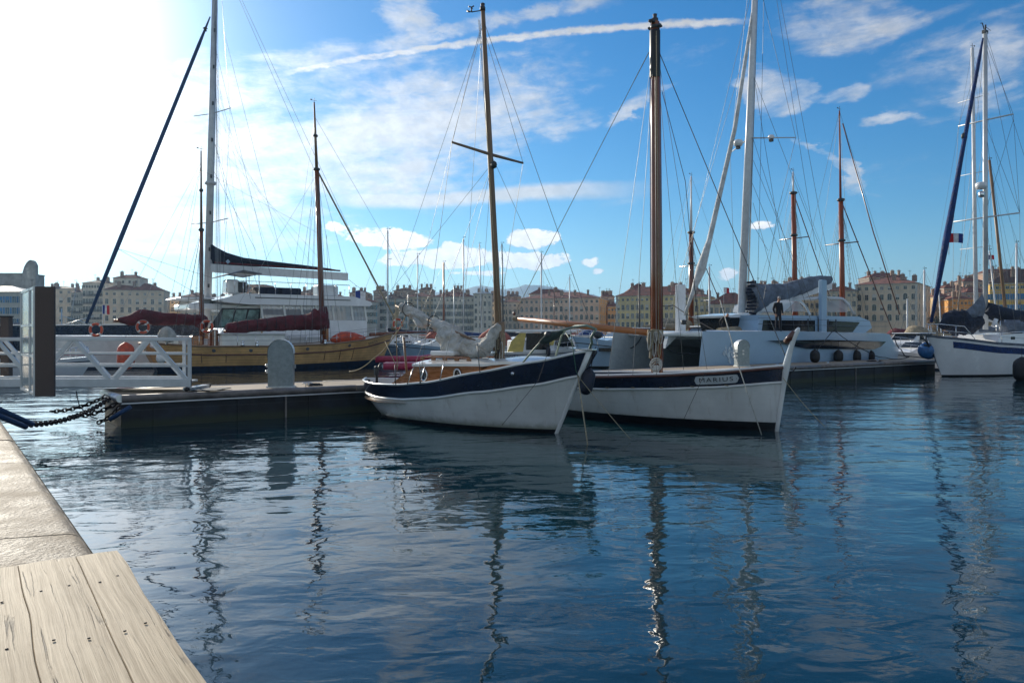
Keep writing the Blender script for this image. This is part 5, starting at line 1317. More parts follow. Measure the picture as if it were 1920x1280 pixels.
    MB().tube([f0, f0.lerp(f1, .08), f0.lerp(f1, .45), f0.lerp(f1, .72), f1], [.05, .11, .13, .20, .09], 10).build('furled_genoa', 'canvas_blue', t)
    MB().lathe([(0, -.1), (.2, -.08), (.24, 0), (.2, .08), (0, .1)], w(1808, 256, 44.9), 12, rot=RX).build('radar_reflector', 'grey_plastic', t)
    rd = w(1840, 345, 45.7); MB().lathe([(0, -.35), (.28, -.3), (.34, -.15), (.34, .05), (.2, .1), (0, .1)], rd, 14).build('radar_dome', 'white_gel', t)
    MB().lathe([(0, -.3), (.16, -.25), (.18, 0), (.1, .1)], rd-Vector((0, 0, .55)), 10).build('deck_light', 'steel', t)
    for p, q in (((1847, 75, 46), (1900, 215, 44.8)), ((1900, 215, 44.8), (1912, 400, 44.8)), ((1912, 400, 44.8), (1914, 620, 44.8)), ((1847, 75, 46), (1912, 400, 44.8)), ((1847, 75, 46), (1797, 237, 47.2)), ((1797, 237, 47.2), (1788, 416, 47.2)), ((1788, 416, 47.2), (1786, 615, 46)),
                 ((1847, 240, 46), (1905, 620, 44.5)), ((1847, 250, 46), (1790, 610, 46.5)), ((1847, 410, 46), (1880, 620, 45)), ((1847, 80, 46), (1800, 500, 44.5)), ((1848, 60, 46), (1960, 420, 50)), ((1847, 230, 46), (1912, 400, 44.8)), ((1847, 400, 46), (1900, 225, 44.8))):
        wire(t, w(*p), w(*q), .010, 'stay', 'wire')
    c = MB(); c.lumpy([w(1846, 575, 46), w(1862, 585, 46.3), w(1900, 592, 47.2), w(1960, 597, 48.6)], [.35, .50, .42, .34], 14, .12, 6, fold=2.5); c.build('main_sail_cover', 'canvas_navy', t)
    MB().tube([w(1850, 600, 46), w(1970, 612, 49)], .09, 8).build('boom', 'alu_paint', t)
    # dark sail heap on the foredeck and its canvas hoist
    c = MB(); c.lumpy([w(1766, 612, 43.6), w(1782, 600, 44), w(1800, 603, 44.5), w(1822, 607, 45), w(1838, 600, 45.6)], [.20, .50, .62, .42, .28], 36, .32, 12, fold=2.5, per=10); c.build('foredeck_sail_bag', 'canvas_navy', t)
    g = MB(); rows = []
    for k in range(9):
        u = k/8; x = 1842-66*u; top_ = 550+45*(1-(1-u)**2.0); bot = 604-4*u
        if k == 0: bot = 606
        p, q = w(x, top_, 45.6-1.6*u), w(x-4*(1-u), bot, 45.6-1.6*u); rows.append([p.lerp(q, j/5)+Vector((0, -.25*math.sin(math.pi*j/5), 0)) for j in range(6)])
    g.grid(rows); g.build('staysail_cover', 'canvas_grey', t)
    MB().tube([w(1862, 612, 45), w(1868, 598, 45)], .12, 10).build('rolled_awning', 'white_gel', t)
    for k in range(8):
        rr = random.Random(k+40); MB().tube([w(1868+k*7, 620, 45.2+k*.2), w(1869+k*7+rr.uniform(-3, 3), 602+rr.uniform(-3, 5), 45.2+k*.2)], .03, 5).build('deck_post', 'steel', t)
    c = MB(); c.lumpy([w(1880, 616, 45.5), w(1895, 611, 46), (w(1915, 613, 46.5))], [.3, .5, .3], 10, .4, 2, fold=3); c.build('deck_clutter', 'canvas_grey', t)
    return t
right_sloop()
fender(P(1736, 657, 43.0), .9, .42, 'round blue fender hung below the bow of the white sloop', 'fender_blue')
fender(P(1741, 661, 43.4), .8, .36, 'smaller blue fender touching the round blue one at the sloop bow', 'fender_blue')
fender(P(1916, 693, 39.6), 1.3, .42, 'big black fender at the right picture edge beside the white sloop', 'fender_black')

# ------------------------------------------------------------------ smaller boats
def flag(label, pos, cols, w_=.8, h=.55, pole=1.6, rz=0.):
    t = thing('flag', label, 'flag', pos, rz)
    MB().tube([(0, 0, -pole), (0, 0, h/2+.05)], .02, 5).build('pole', 'white_gel', t)
    for i, c in enumerate(cols):
        g = MB(); a, b = w_*i/len(cols), w_*(i+1)/len(cols)
        g.grid([[(x, .05*math.sin(x*9+zz), h/2-h*k/3-.12*x*x) for k, zz in enumerate((0, .5, 1, 1.5))] for x in [a+(b-a)*j/3 for j in range(4)]]); g.build('stripe', c, t)
    return t
TRI = ('flag_blue', 'flag_white', 'flag_red')
flag('French tricolour on a white staff near the big cream house on the left', P(192, 580, 75), TRI, .7, .9, 2.6)
flag('French tricolour on the blue forestay of the white sloop', P(1779, 446, 44.6), ('flag_red', 'flag_white', 'flag_blue'), .75, .55, 1.0, R(-20))
flag('small French tricolour under the spreader right of the sloop mast', P(1853, 482, 46.6), TRI, .35, .28, .5)
flag('small French tricolour at the stern corner of the white catamaran upper deck', P(666, 560, 66), ('flag_blue', 'flag_white'), .9, 1.4, .8, R(10))
flag('small red and white pennant above the low red roofs', P(1357, 544, 120), ('flag_white', 'flag_red'), .9, .9, 2.6)
flag('tiny red flag on a pole at the left building front', P(38, 595, 70), ('flag_red',), .5, .9, 2.2)
def sloop(label, px, d, mpy, L=10., yaw=200, hull='white_gel', stripe='boot_blue', mast='mast_white', cover='canvas_navy', mr=.09, lean=0, wood=False, boom=True, spr=1, beam=3.2, free=1.15, furl=None, name='sailboat', cat='sailboat', group='sailing boats moored in the middle of the harbour', pylons=0):
    base = Vector(((px-960)/F*d, d, 0)); rz = R(yaw); ax = Vector((math.cos(rz), math.sin(rz), 0))
    loc = base-ax*L*.06
    t = thing(name, label, cat, loc, rz, group); mx = L*.06
    H = Hull(L, beam, [(-1, free*.95), (0, free*.92), (1, free*1.22)], L*.07, L*.03, 2.1, 2.4, .6, .4, .22, .5)
    H.band(lambda s: -.3, lambda s: .12, 'underbody', stripe, t, n=20, k=2); H.band(lambda s: .12, lambda s: H.zs(s), 'hull', hull, t, n=20, k=4)
    H.band(lambda s: H.zs(s)-.22, lambda s: H.zs(s)-.14, 'stripe', stripe, t, off=.01, n=20, k=1)
    H.deck(.02, 'deck', 'deck_teak' if wood else 'white_gel', t, 0)
    z0 = free; ch = .48
    pr = [(-L*.18, z0), (-L*.18, z0+ch), (L*.05, z0+ch*.95), (L*.22, z0+.1)]
    cb = MB().prism([(x, -beam*.27, z) for x, z in pr], (0, beam*.54, 0)).build('cabin', 'varnish' if wood else 'white_gel', t)
    for s in (-1, 1): MB().box((-L*.06, s*beam*.275, z0+ch*.55), (L*.18, .03, ch*.35)).build('window', 'dark_glass', t)
    top = CZ+(HZ-mpy)/F*d; mt = Vector((mx, 0, top))
    lv = Matrix.Rotation(-rz, 3, 'Z') @ Vector((lean/F*d, 0, 0)); mt += lv
    MB().tube([(mx, 0, z0), mt], [mr, mr*.75], 8).build('mast', mast, t)
    vane(t, mt, .8)
    for k in range(spr):
        f = (k+1)/(spr+1)+.08; p = Vector((mx, 0, z0)).lerp(mt, f)
        MB().tube([p-Vector((0, beam*.30, 0)), p+Vector((0, beam*.30, 0))], .03, 5).build('spreader', mast, t)
    r = max(.006, d*.00013)
    wire(t, mt, (L*.49, 0, free*1.25), r if not furl else r*5, 'forestay', furl or 'wire'); wire(t, mt, (-L*.48, 0, free), r, 'backstay')
    for s in (-1, 1):
        wire(t, mt, (mx-.3, s*beam*.46, free), r, 'shroud'); wire(t, Vector((mx, 0, z0)).lerp(mt, .55), (mx-.7, s*beam*.44, free), r, 'shroud')
    if boom:
        bz = z0+ch+.75; MB().lumpy([(mx-.05, 0, bz+.5), (mx-.3, 0, bz+.25), (-L*.15, 0, bz+.12), (-L*.34, 0, bz+.05)], [.10, .24, .20, .10], 10, .15, int(px), fold=3, per=3).build('sail_cover', cover, t)
        MB().tube([(mx, 0, bz-.12), (-L*.36, 0, bz-.12)], .06, 6).build('boom', mast, t)
    for s in (-1, 1):
        rl = MB()
        for k in range(5):
            q = -.85+.42*k; p = H.pt(q, free, s, -.05); rl.tube([(p.x, p.y, H.zs(q)), (p.x, p.y, H.zs(q)+.6)], .02, 4)
        rl.tube([(H.pt(-.85+.21*k, free, s, -.05).x, H.pt(-.85+.21*k, free, s, -.05).y, H.zs(-.85+.21*k)+.6) for k in range(9)], .016, 4)
        rl.build('guard_rail', 'steel', t)
    return t
sloop('grey sailing boat with a navy pointed bow behind the yellow ketch', 727, 78, 432, 11, 215, 'teal_boat', 'boot_blue', 'alu_paint', 'canvas_navy', .10, 0, spr=2, free=1.4)
sloop('small white sailing boat with salmon cover behind the cream sail', 783, 95, 478, 9, 205, 'white_gel', 'boot_blue', 'mast_white', 'cover_salmon', .085)
sloop('old wooden sailing boat with brown pole mast in front of the pale houses', 832, 110, 492, 12, 190, 'white_paint', 'brown_rail', 'varnish_dark', 'canvas_tan', .17, 0, True, spr=0)
sloop('white sailing boat with grey mast left of the tall grey pair', 869, 105, 447, 11, 200, 'white_gel', 'canvas_blue', 'alu_paint', 'canvas_blue', .10, spr=2)
sloop('white sailing boat whose thin mast leans left of the wooden mast', 903, 130, 457, 11, 195, 'white_gel', 'boot_blue', 'mast_white', 'canvas_cream', .11, -4)
sloop('dark-masted sailing boat just right of the spruce mast', 944, 100, 457, 11, 200, 'teal_boat', 'black_paint', 'wire', 'canvas_navy', .11, -3, spr=1)
sloop('sailing boat with tall pale mast in front of the pink building', 1015, 105, 474, 11, 205, 'white_gel', 'canvas_red', 'mast_white', 'canvas_navy', .12, spr=0)
sloop('sailing boat with short pale mast in the middle of the pink building front', 1068, 120, 518, 9, 200, 'white_gel', 'boot_blue', 'mast_white', 'cover_salmon', .10, spr=0)
sloop('sailing boat with low brown mast on the left half of the pink building', 1039, 140, 548, 8, 205, 'white_gel', 'boot_blue', 'varnish_dark', 'canvas_tan', .10, spr=0)
sloop('sailing boat with stubby grey mast before the grey-roofed houses', 851, 150, 535, 9, 200, 'white_gel', 'canvas_blue', 'alu_paint', 'canvas_navy', .10, spr=0)
sloop('sailing boat with thin grey mast right of the yacht stern curtains', 765, 140, 552, 9, 195, 'white_gel', 'boot_blue', 'alu_paint', 'canvas_cream', .09, spr=0)
sloop('sailing boat with thin leaning mast between the cream house and the brown gate panel', 126, 120, 528, 9, 20, 'white_gel', 'boot_blue', 'wire_light', 'canvas_navy', .09, 18, spr=0)
sloop('sailing boat with black mast and green cover before the yellow building', 1199, 90, 533, 11, 200, 'navy_paint', 'white_gel', 'grey_plastic', 'foliage', .12, spr=0, boom=True)
sloop('sailing boat with slim white mast and low spreaders in front of the low red roofs', 1330, 85, 500, 11, 205, 'white_gel', 'canvas_blue', 'mast_white', 'canvas_cream', .12, 0, spr=1)
sloop('sailing boat with white mast left of the blue furled headsail', 1733, 75, 506, 10, 205, 'white_gel', 'boot_blue', 'mast_white', 'canvas_tan', .12, spr=0)
sloop('tall white-masted sailing boat standing directly behind the blue-striped sloop', 1831, 60, 90, 15, 205, 'white_gel', 'boot_blue', 'mast_white', 'canvas_grey', .17, -8, spr=3, beam=4.2, free=1.5)
sloop('sailing boat with pale mast against the ochre building at the right edge', 1906, 72, 456, 10, 200, 'white_gel', 'boot_blue', 'mast_white', 'canvas_navy', .12, spr=0)
sloop('sailing boat with two-tone raked spar next to the ochre building', 1893, 66, 300, 12, 205, 'white_gel', 'boot_blue', 'spruce', 'canvas_blue', .15, -38, spr=0)
sloop('sailing boat whose thin mast stands between the sloop mast and the ochre house', 1875, 82, 470, 10, 200, 'white_gel', 'canvas_red', 'mast_white', 'canvas_tan', .10, -20, spr=0)
sloop('small sailing boat with bare pale mast left of the big cream corner building', 1701, 95, 560, 9, 205, 'white_gel', 'boot_blue', 'mast_white', 'canvas_cream', .11, spr=0)
sloop('small sailing boat with thin mast right of the cream corner building', 1766, 95, 540, 9, 200, 'white_gel', 'canvas_blue', 'mast_white', 'canvas_navy', .09, -6, spr=0)
sloop('small sailing boat with oblique pale spar before the pale orange house', 1790, 100, 520, 9, 195, 'white_gel', 'canvas_red', 'spruce', 'canvas_tan', .09, 12, spr=0)

def old_gaffer(label, px, d, tpy, cpy, ttpx, mastm='spar_red', L=18, yaw=37, hull='navy_paint', ladder=True):
    """working boat with a thick lower mast and a pale topmast; cpy = row of the cap"""
    base = Vector(((px-960)/F*d, d, 0)); rz = R(yaw)
    t = thing('tall_mast_boat', label, 'sailing boat', base, rz, 'old sailing boats with stepped masts')
    H = Hull(L, 4.6, [(-1, 2.0), (0, 1.6), (1, 2.5)], 1., .8, 2.2, 2.4, .3, .8, .25, .5)
    H.band(lambda s: -.4, lambda s: .3, 'underbody', 'canvas_red', t, n=20, k=2); H.band(lambda s: .3, lambda s: H.zs(s), 'hull', hull, t, n=20, k=4); H.deck(.1, 'deck', 'deck_teak', t, 0)
    MB().box((-2.5, 0, 2.1), (4.2, 2.2, .9), bev=.1).build('deck_house', 'varnish', t)
    zc, zt = CZ+(HZ-cpy)/F*d, CZ+(HZ-tpy)/F*d
    lv = Matrix.Rotation(-rz, 3, 'Z') @ Vector(((ttpx-px)/F*d, 0, 0))
    a, b = Vector((0, 0, 1.5)), Vector((0, 0, zt))+lv; c = a.lerp(b, (zc-1.5)/(zt-1.5)); q = d/66
    MB().tube([a, c], [.24*q, .20*q], 12).build('lower_mast', mastm, t)
    MB().tube([c-Vector((.05, 0, .7)), b], [.11*q, .06*q], 8).build('topmast', 'mast_white' if mastm != 'spar_red' or L == 18.5 else mastm, t)
    MB().lathe([(.2*q, -.15), (.34*q, -.05), (.34*q, .08), (.2*q, .15)], c, 12).build('mast_cap', 'grey_plastic', t)
    MB().lathe([(.2*q, -.15), (.32*q, -.05), (.32*q, .08), (.2*q, .15)], a.lerp(c, .72), 12).build('mast_band', 'grey_plastic', t)
    vane(t, b, .9)
    sp = a.lerp(c, .70); MB().tube([sp+Vector((0, -1.6, 0)), sp+Vector((0, 1.6, 0))], .05, 6).build('spreader', 'brown_rail', t)
    for s in (-1, 1):
        for k in range(4): wire(t, c-Vector((0, 0, .2*k)), (-1.4+.9*k, s*2.2, 1.8), .013*q, 'shroud')
        wire(t, b, (-2.2, s*2.2, 1.8), .011*q, 'topmast_shroud'); wire(t, sp, (-.6, s*2.1, 1.8), .011*q, 'lower_shroud')
    wire(t, c, (L*.5, 0, 2.6), .05, 'furled_jib', 'brown_rail'); wire(t, b, (L*.5+2.5, 0, 2.9), .012, 'forestay'); wire(t, b, (-L*.48, 0, 2.2), .012, 'backstay')
    MB().lumpy([(-.3, 0, 3.6), (-2.5, 0, 3.3), (-5.5, 0, 3.2), (-8, 0, 3.2)], [.4, .42, .35, .2], 12, .15, int(px), fold=2, per=4).build('sail_cover', 'canvas_tan', t)
    if ladder:
        ld_ = MB(); p0, p1 = Vector((-.2, -1.1, 5.)), c-Vector((.1, .2, 1.))
        for k in range(22): 
            p = p0.lerp(p1, k/21); ld_.tube([p-Vector((.16, 0, 0)), p+Vector((.16, 0, 0))], .014, 4)
        ld_.build('ratlines', 'wire', t)
    return t
old_gaffer('sailing boat with brown stepped mast between the thick brown mast and the white daggerboard', 1296, 82, 330, 436, 1296, 'varnish_dark', 16, 40, 'white_paint')
old_gaffer('orange-masted sailing boat whose white-tipped mast rises left of the tallest red one', 1492, 76, 322, 362, 1487, 'spar_red', 18.5, 38)
old_gaffer('sailing boat with the tallest red mast rising behind the pale catamaran', 1581, 68, 208, 375, 1574, 'spar_red', 18, 36)
rope('leaning brown spar stay with small ochre pennant right of the tallest red mast', [P(1580, 232, 68), P(1638, 437, 65), P(1653, 482, 64.4), P(1687, 590, 63)], .055, 'brown_rail', 0, name='spar_stay')

def motorboat(label, px, d, L, yaw, hull='white_gel', roof=True, stripe='boot_blue', free=1.2, cab=1.4, cabm='white_gel', beam=3.2, group='motor boats moored beyond the pontoon', cover=None, open_=False):
    base = Vector(((px-960)/F*d, d, 0)); t = thing('motorboat', label, 'motorboat', base, R(yaw), group)
    H = Hull(L, beam, [(-1, free*.9), (0, free), (1, free*1.35)], L*.09, .05, 2.4, 2.4, .85, .4, .2, .5)
    H.band(lambda s: -.3, lambda s: .12, 'underbody', stripe, t, n=20, k=2); H.band(lambda s: .12, lambda s: H.zs(s), 'hull', hull, t, n=20, k=4); H.deck(.02, 'deck', 'white_gel', t, 0)
    H.rail(lambda s: H.zs(s)*.8, .03, 'rub_rail', stripe, t, off=.01, n=20)
    z = free
    pr = [(-L*.22, z), (-L*.20, z+cab), (L*.06, z+cab), (L*.16, z+cab*.55), (L*.32, z+.1)]
    cb = MB().prism([(x, -beam*.32, q) for x, q in pr], (0, beam*.64, 0)).build('cabin', cabm, t)
    for s in (-1, 1):
        for x0, x1 in ((-.18, -.07), (-.05, .05)):
            MB().prism([(L*x0, s*beam*.322, z+cab*.45), (L*x0, s*beam*.322, z+cab*.85), (L*x1, s*beam*.322, z+cab*.85), (L*x1+.12, s*beam*.322, z+cab*.45)], (0, s*.02, 0)).build('window', 'dark_glass', cb)
    MB().prism([(L*.155, -beam*.28, z+cab*.60), (L*.155, beam*.28, z+cab*.60), (L*.07, beam*.28, z+cab*.97), (L*.07, -beam*.28, z+cab*.97)], (.03, 0, .03)).build('windscreen', 'dark_glass', cb)
    if roof: MB().box((-L*.08, 0, z+cab+.05), (L*.34, beam*.72, .09), bev=.03).build('roof', 'white_gel', t)
    if cover: MB().lumpy([(-L*.45, 0, z+.3), (-L*.3, 0, z+.75), (-L*.1, 0, z+.95), (L*.05, 0, z+.6)], [.3, beam*.3, beam*.3, .3], 12, .12, int(px), fold=2, per=4).build('canvas_cover', cover, t)
    for s in (-1, 1):
        rl = MB(); pts = []
        for k in range(5):
            q = .15+.2*k; p = H.pt(q, free, s, -.06); rl.tube([(p.x, p.y, H.zs(q)), (p.x, p.y, H.zs(q)+.55)], .02, 4); pts.append((p.x, p.y, H.zs(q)+.55))
        rl.tube(pts, .018, 5); rl.build('bow_rail', 'steel', t)
    return t
# the yellow and cream cabin cruiser with lettering
def cruiser():
    t = motorboat('cream cabin cruiser with yellow panels, wide flat roof and blue lettering', 1018, 60, 9.5, 12, 'white_paint', False, 'boot_blue', 1.15, .5, beam=3.2)
    w = lambda px, py, d: lcl(t, P(px, py, d))
    MB().box((-.6, 0, 2.74), (5.8, 3.1, .17), bev=.03).build('flat_roof', 'white_gel', t)
    MB().prism([(-3.2, -1.35, 1.1), (-2.9, -1.35, 1.9), (-2.2, -1.35, 2.57), (-1.7, -1.35, 2.57), (-1.95, -1.35, 1.1)], (0, .05, 0)).build('yellow_panel', 'yellow_panel', t)
    MB().prism([(.2, -1.35, 1.6), (.2, -1.35, 2.57), (.75, -1.35, 2.57), (.5, -1.35, 1.6)], (0, .05, 0)).build('yellow_panel', 'yellow_panel', t)
    MB().prism([(-1.7, -1.33, 1.25), (-1.65, -1.33, 2.55), (.2, -1.33, 2.55), (.2, -1.33, 1.25)], (0, .03, 0)).build('side_window', 'dark_glass', t)
    MB().box((-1.0, 0, 1.5), (3.4, 2.5, 1.0), bev=.1).build('deck_house', 'white_gel', t)
    MB().prism([(.9, -1.3, 1.5), (1.0, -1.3, 2.57), (1.3, -1.3, 2.57), (2.3, -1.3, 1.5)], (0, 2.6, 0)).build('front_screen', 'dark_glass', t)
    for px, tx, sz, dd in ((-3.35, 'LANGUEDO', .30, 0), (1.1, 'JEANNEAU LEADER', .17, 0)):
        pass
    for x, tx, sz in ((-3.2, 'LANGUET', .32), (.9, 'VEDETTE DU PORT', .17)):
        tb = MB(); text_mb(tx, sz, tb, Matrix.Translation(Vector((x, -1.66, .78))) @ Matrix.Rotation(R(90), 4, 'X')); tb.build('lettering', 'canvas_blue', t)
    return t
cruiser()
fender(P(1028, 659, 58), .7, .18, 'dark blue fender hung on the side of the cream cabin cruiser', 'fender_navy')
mb_t = motorboat('sleek white motor yacht with narrow black hull window right of the cabin cruiser', 1172, 56, 8.5, 198, 'pale_blue_paint', False, 'black_paint', 1.7, .9, 'pale_blue_paint', 3.6)
MB().box((2.2, 1.62, 1.35), (1.3, .30, .26)).build('hull_window', 'dark_glass', mb_t)
motorboat('navy hardtop motorboat before the yellow building', 1196, 70, 9, 190, 'navy_paint', True, 'white_gel', 1.3, 1.7, 'navy_paint', 3.2)
motorboat('white motorboat with blue canvas canopy at the left of the pink building', 1085, 85, 8, 190, 'white_gel', True, 'boot_blue', 1.1, 1.2, cover='canvas_blue')
motorboat('low white motorboat with salmon cover left of the spruce mast', 905, 88, 8, 200, 'white_gel', False, 'boot_blue', 1.2, .8, cover='cover_salmon')
motorboat('low white motorboat with salmon cover behind the cream sail', 805, 84, 8, 205, 'white_gel', False, 'boot_blue', 1.2, .8, cover='cover_salmon')
motorboat('grey-blue motorboat hull right of the navy pointed bow', 838, 66, 9, 195, 'pale_blue_paint', False, 'boot_blue', 1.3, .8, 'white_gel')
motorboat('white motorboat with tan canvas canopy left of the white sloop bow', 1706, 62, 8, 215, 'white_gel', True, 'boot_blue', 1.3, 1.2, cover='canvas_tan')
motorboat('small white motorboat at the catamaran stern near the blue fenders', 1722, 52, 6, 200, 'white_gel', False, 'boot_blue', 1.0, .9, 'white_gel', 2.4)
motorboat('white motorboat with red cover behind the catamaran stern', 1668, 75, 8, 200, 'white_gel', False, 'canvas_red', 1.2, .9, cover='canvas_red')
motorboat('small white motorboat far behind beside the yacht stern', 712, 118, 8, 200, 'white_gel', True, 'boot_blue', 1.3, 1.3)
motorboat('small white motorboat far behind in front of the grey terraces', 760, 125, 8, 10, 'white_gel', True, 'boot_blue', 1.3, 1.3, cover='canvas_cream')
motorboat('small pale motorboat far behind between the grey masts', 885, 132, 8, 190, 'white_gel', True, 'canvas_blue', 1.3, 1.5)
motorboat('small white motorboat far behind under the left end of the orange yard', 978, 128, 8, 200, 'white_gel', True, 'boot_blue', 1.3, 1.5)
motorboat('small white motorboat far behind under the middle of the orange yard', 1048, 100, 7, 195, 'white_gel', True, 'boot_blue', 1.3, 1.4)
motorboat('small white motorboat far behind left of the thick brown mast', 1150, 112, 8, 190, 'white_gel', True, 'canvas_blue', 1.3, 1.4)
motorboat('small white motorboat far behind with tan cover before the low roofs', 1330, 115, 8, 190, 'white_gel', True, 'boot_blue', 1.3, 1.4, cover='canvas_tan')
motorboat('small brown-cabined motorboat behind the white daggerboard', 1318, 66, 7, 200, 'varnish_dark', True, 'brown_rail', 1.6, 1.5, 'brown_rail')
def kayak(label, px, d, L, yaw, m, z=.25):
    t = thing('inflatable_boat', label, 'inflatable boat', Vector(((px-960)/F*d, d, 0)), R(yaw))
    for s in (-1, 1): MB().tube([(-L/2, s*.55, z), (L*.25, s*.6, z), (L*.42, s*.35, z+.12), (L/2, .0, z+.25)], [.24, .24, .22, .14], 10).build('side_tube', m, t)
    MB().box((0, 0, z-.05), (L*.8, 1.0, .1)).build('floor', 'grey_plastic', t)
    MB().box((-.3, 0, z+.2), (.3, 1.1, .05)).build('seat', 'grey_plastic', t)
    return t
kayak('long magenta inflatable boat between the ketch bow and the varnished cabin', 782, 46, 4.0, 5, 'red_plastic', .5)
kayak('short red inflatable boat behind the magenta one', 758, 56, 4.2, 8, 'red_plastic', .6)
# dark workboat far left
def workboat():
    t = thing('workboat', 'dark-hulled workboat with white rails behind the footbridge', 'workboat', Vector((-46, 76, 0)), R(8))
    H = Hull(30, 4.5, [(-1, 3.3), (0, 3.35), (1, 3.5)], 1., .3, 2.5, 2.5, .8, .6, .2, .4)
    H.band(lambda s: -.4, lambda s: .3, 'underbody', 'black_paint', t, k=3); H.band(lambda s: .3, lambda s: H.zs(s), 'hull', 'navy_paint', t, k=4)
    H.rail(lambda s: H.zs(s)+.02, .06, 'cap_rail', 'white_paint', t); H.deck(.4, 'deck', 'deck_teak', t)
    for k in range(8):
        x = -13+k*3.6; s = x/15; p = H.pt(s, H.zs(s), -1, -.1); MB().tube([p, p+Vector((0, 0, .7))], .025, 5).build('stanchion', 'white_paint', t)
    MB().tube([H.pt(-.9+.22*k, 2.6, -1, -.1)+Vector((0, 0, .75)) for k in range(8)], .025, 5).build('rail', 'white_paint', t)
    MB().tube([(1, -2, 4.3), (4, -2, 3.4)], .03, 5).build('brace', 'pale_blue_paint', t); MB().tube([(4, -2, 4.3), (1, -2, 3.4)], .03, 5).build('brace', 'pale_blue_paint', t)
    MB().tube([(1, -2, 3.3), (1, -2, 5.0)], .06, 8).build('davit_post', 'pale_blue_paint', t)
    MB().box((-4, 0, 3.4), (3, 2, .5), bev=.1).build('hatch', 'canvas_grey', t)
    return t
workboat()
motorboat('white sailing dinghy hull lying low behind the left part of the footbridge', 20, 40, 8, 20, 'white_gel', False, 'boot_blue', .9, .6)
# pale round cover on the deck and wooden davits, ketch stern
mb = MB(); mb.lumpy([P(300, 634, 47.5)-P(300, 634, 47.5), P(312, 627, 47.8)-P(300, 634, 47.5), P(328, 634, 48)-P(300, 634, 47.5)], [.15, .55, .2], 12, .15, 3); tag(mb.build('covered_outboard', 'canvas_cream', None, P(300, 634, 47.5)), 'pale cloth-covered outboard motor on the stern of the yellow ketch', 'outboard motor')
# ------------------------------------------------------------------ the town behind the harbour
def wm(key, col, var=.10): mm(key, col, .85, kind='wall', var=var, scale=.25); return key
wm('w_cream', (.74, .59, .42)); wm('w_white', (.72, .65, .53)); wm('w_grey', (.47, .45, .40)); wm('w_pink', (.80, .55, .39)); wm('w_orange', (0.78, 0.40, 0.12)); wm('w_yellow', (.76, .58, .27))
wm('w_tan', (0.63, 0.48, 0.29)); wm('w_stone', (0.40, 0.37, 0.33), .2); wm('w_brown', (0.45, 0.29, 0.21)); wm('w_ochre', (0.77, 0.48, 0.11)); wm('w_sand', (.66, .52, .35)); wm('w_dark', (0.26, 0.21, 0.18))
mm('trim_stone', (.60, .56, .48), .8, var=.1, scale=1.); mm('roof_tile', (.23, .088, .06), .85, kind='tile', var=.25, scale=.6); mm('roof_dark', (.10, .055, .045), .85, kind='tile', var=.25, scale=.6); mm('roof_zinc', (.26, .29, .31), .5, var=.1)
mm('pane', (.030, .038, .045), .12, spec=.7, var=.4, scale=.3); mm('curtain', (.34, .33, .30), .4, var=.3, scale=1.5); mm('pane_blue', (.05, .12, .18), .2, var=.3, scale=.3); mm('shutter_teal', (.10, .24, .28), .7); mm('shutter_blue', (.06, .22, .42), .7); mm('shutter_brown', (.13, .08, .05), .7); mm('shutter_grey', (.28, .30, .30), .7)
mm('chimney', (.36, .26, .20), .9, var=.2); mm('iron', (.04, .045, .05), .6)
def window_mesh(w, h, kind, shut, wall, var=0):
    mb = MB(); f = .09
    if kind == 'arch':
        n = 7; arc = [(-w/2, -h/2), (w/2, -h/2)]+[(w/2*math.cos(a), h/2-w/2+w/2*math.sin(a)) for a in [math.pi*k/n for k in range(n+1)]]
        mb.add([(x, -.03, z) for x, z in arc], [tuple(range(len(arc)))], 0)
        k2 = 1+.26/w; out = [(x*k2, z*1.0+(.12 if z > 0 else -.1)) for x, z in arc]; n2 = len(arc)
        mb.add([(x, -.09, z) for x, z in arc]+[(x, -.09, z) for x, z in out]+[(x, .0, z) for x, z in out]+[(x, -.03, z) for x, z in arc], [(i, n2+i, n2+(i+1) % n2, (i+1) % n2) for i in range(n2)]+[(n2+i, 2*n2+i, 2*n2+(i+1) % n2, n2+(i+1) % n2) for i in range(n2)]+[(i, (i+1) % n2, 3*n2+(i+1) % n2, 3*n2+i) for i in range(n2)], 1)
    else:
        mb.add([(-w/2, -.03, -h/2), (w/2, -.03, -h/2), (w/2, -.03, h/2), (-w/2, -.03, h/2)], [(0, 1, 2, 3)], 0)
        for c, d in (((0, -.05, h/2+f/2), (w+2*f, .12, f)), ((0, -.07, -h/2-f/2), (w+3*f, .18, f)), ((-w/2-f/2, -.05, 0), (f, .12, h)), ((w/2+f/2, -.05, 0), (f, .12, h))): mb.box(c, d, 1)
    mb.box((0, -.045, 0), (.06, .03, h*.96), 1)
    mb.box((0, -.045, h*.16), (w*.96, .025, .05), 1)
    if shut:
        for s in (-1, 1): mb.box((s*(w*.75+f+.02), -.06, 0), (w*.5, .06, h), 2)
    if kind == 'balcony':
        mb.box((0, -.35, -h/2-.12), (w+.9, .7, .12), 1); mb.box((0, -.68, -h/2+.78), (w+.9, .04, .05), 3)
        for k in range(9): mb.box((-(w+.8)/2+(w+.8)*k/8, -.68, -h/2+.35), (.035, .035, .85), 3)
    if var == 2: mb.box((0, -.05, h*.20), (w*.98, .03, h*.56), 2 if shut else 1)
    me_o = mb.build('window', ['curtain' if var == 1 else 'pane' if shut != 'shutter_blue' else 'pane_blue', 'trim_stone', shut or 'trim_stone', 'iron'])
    return me_o
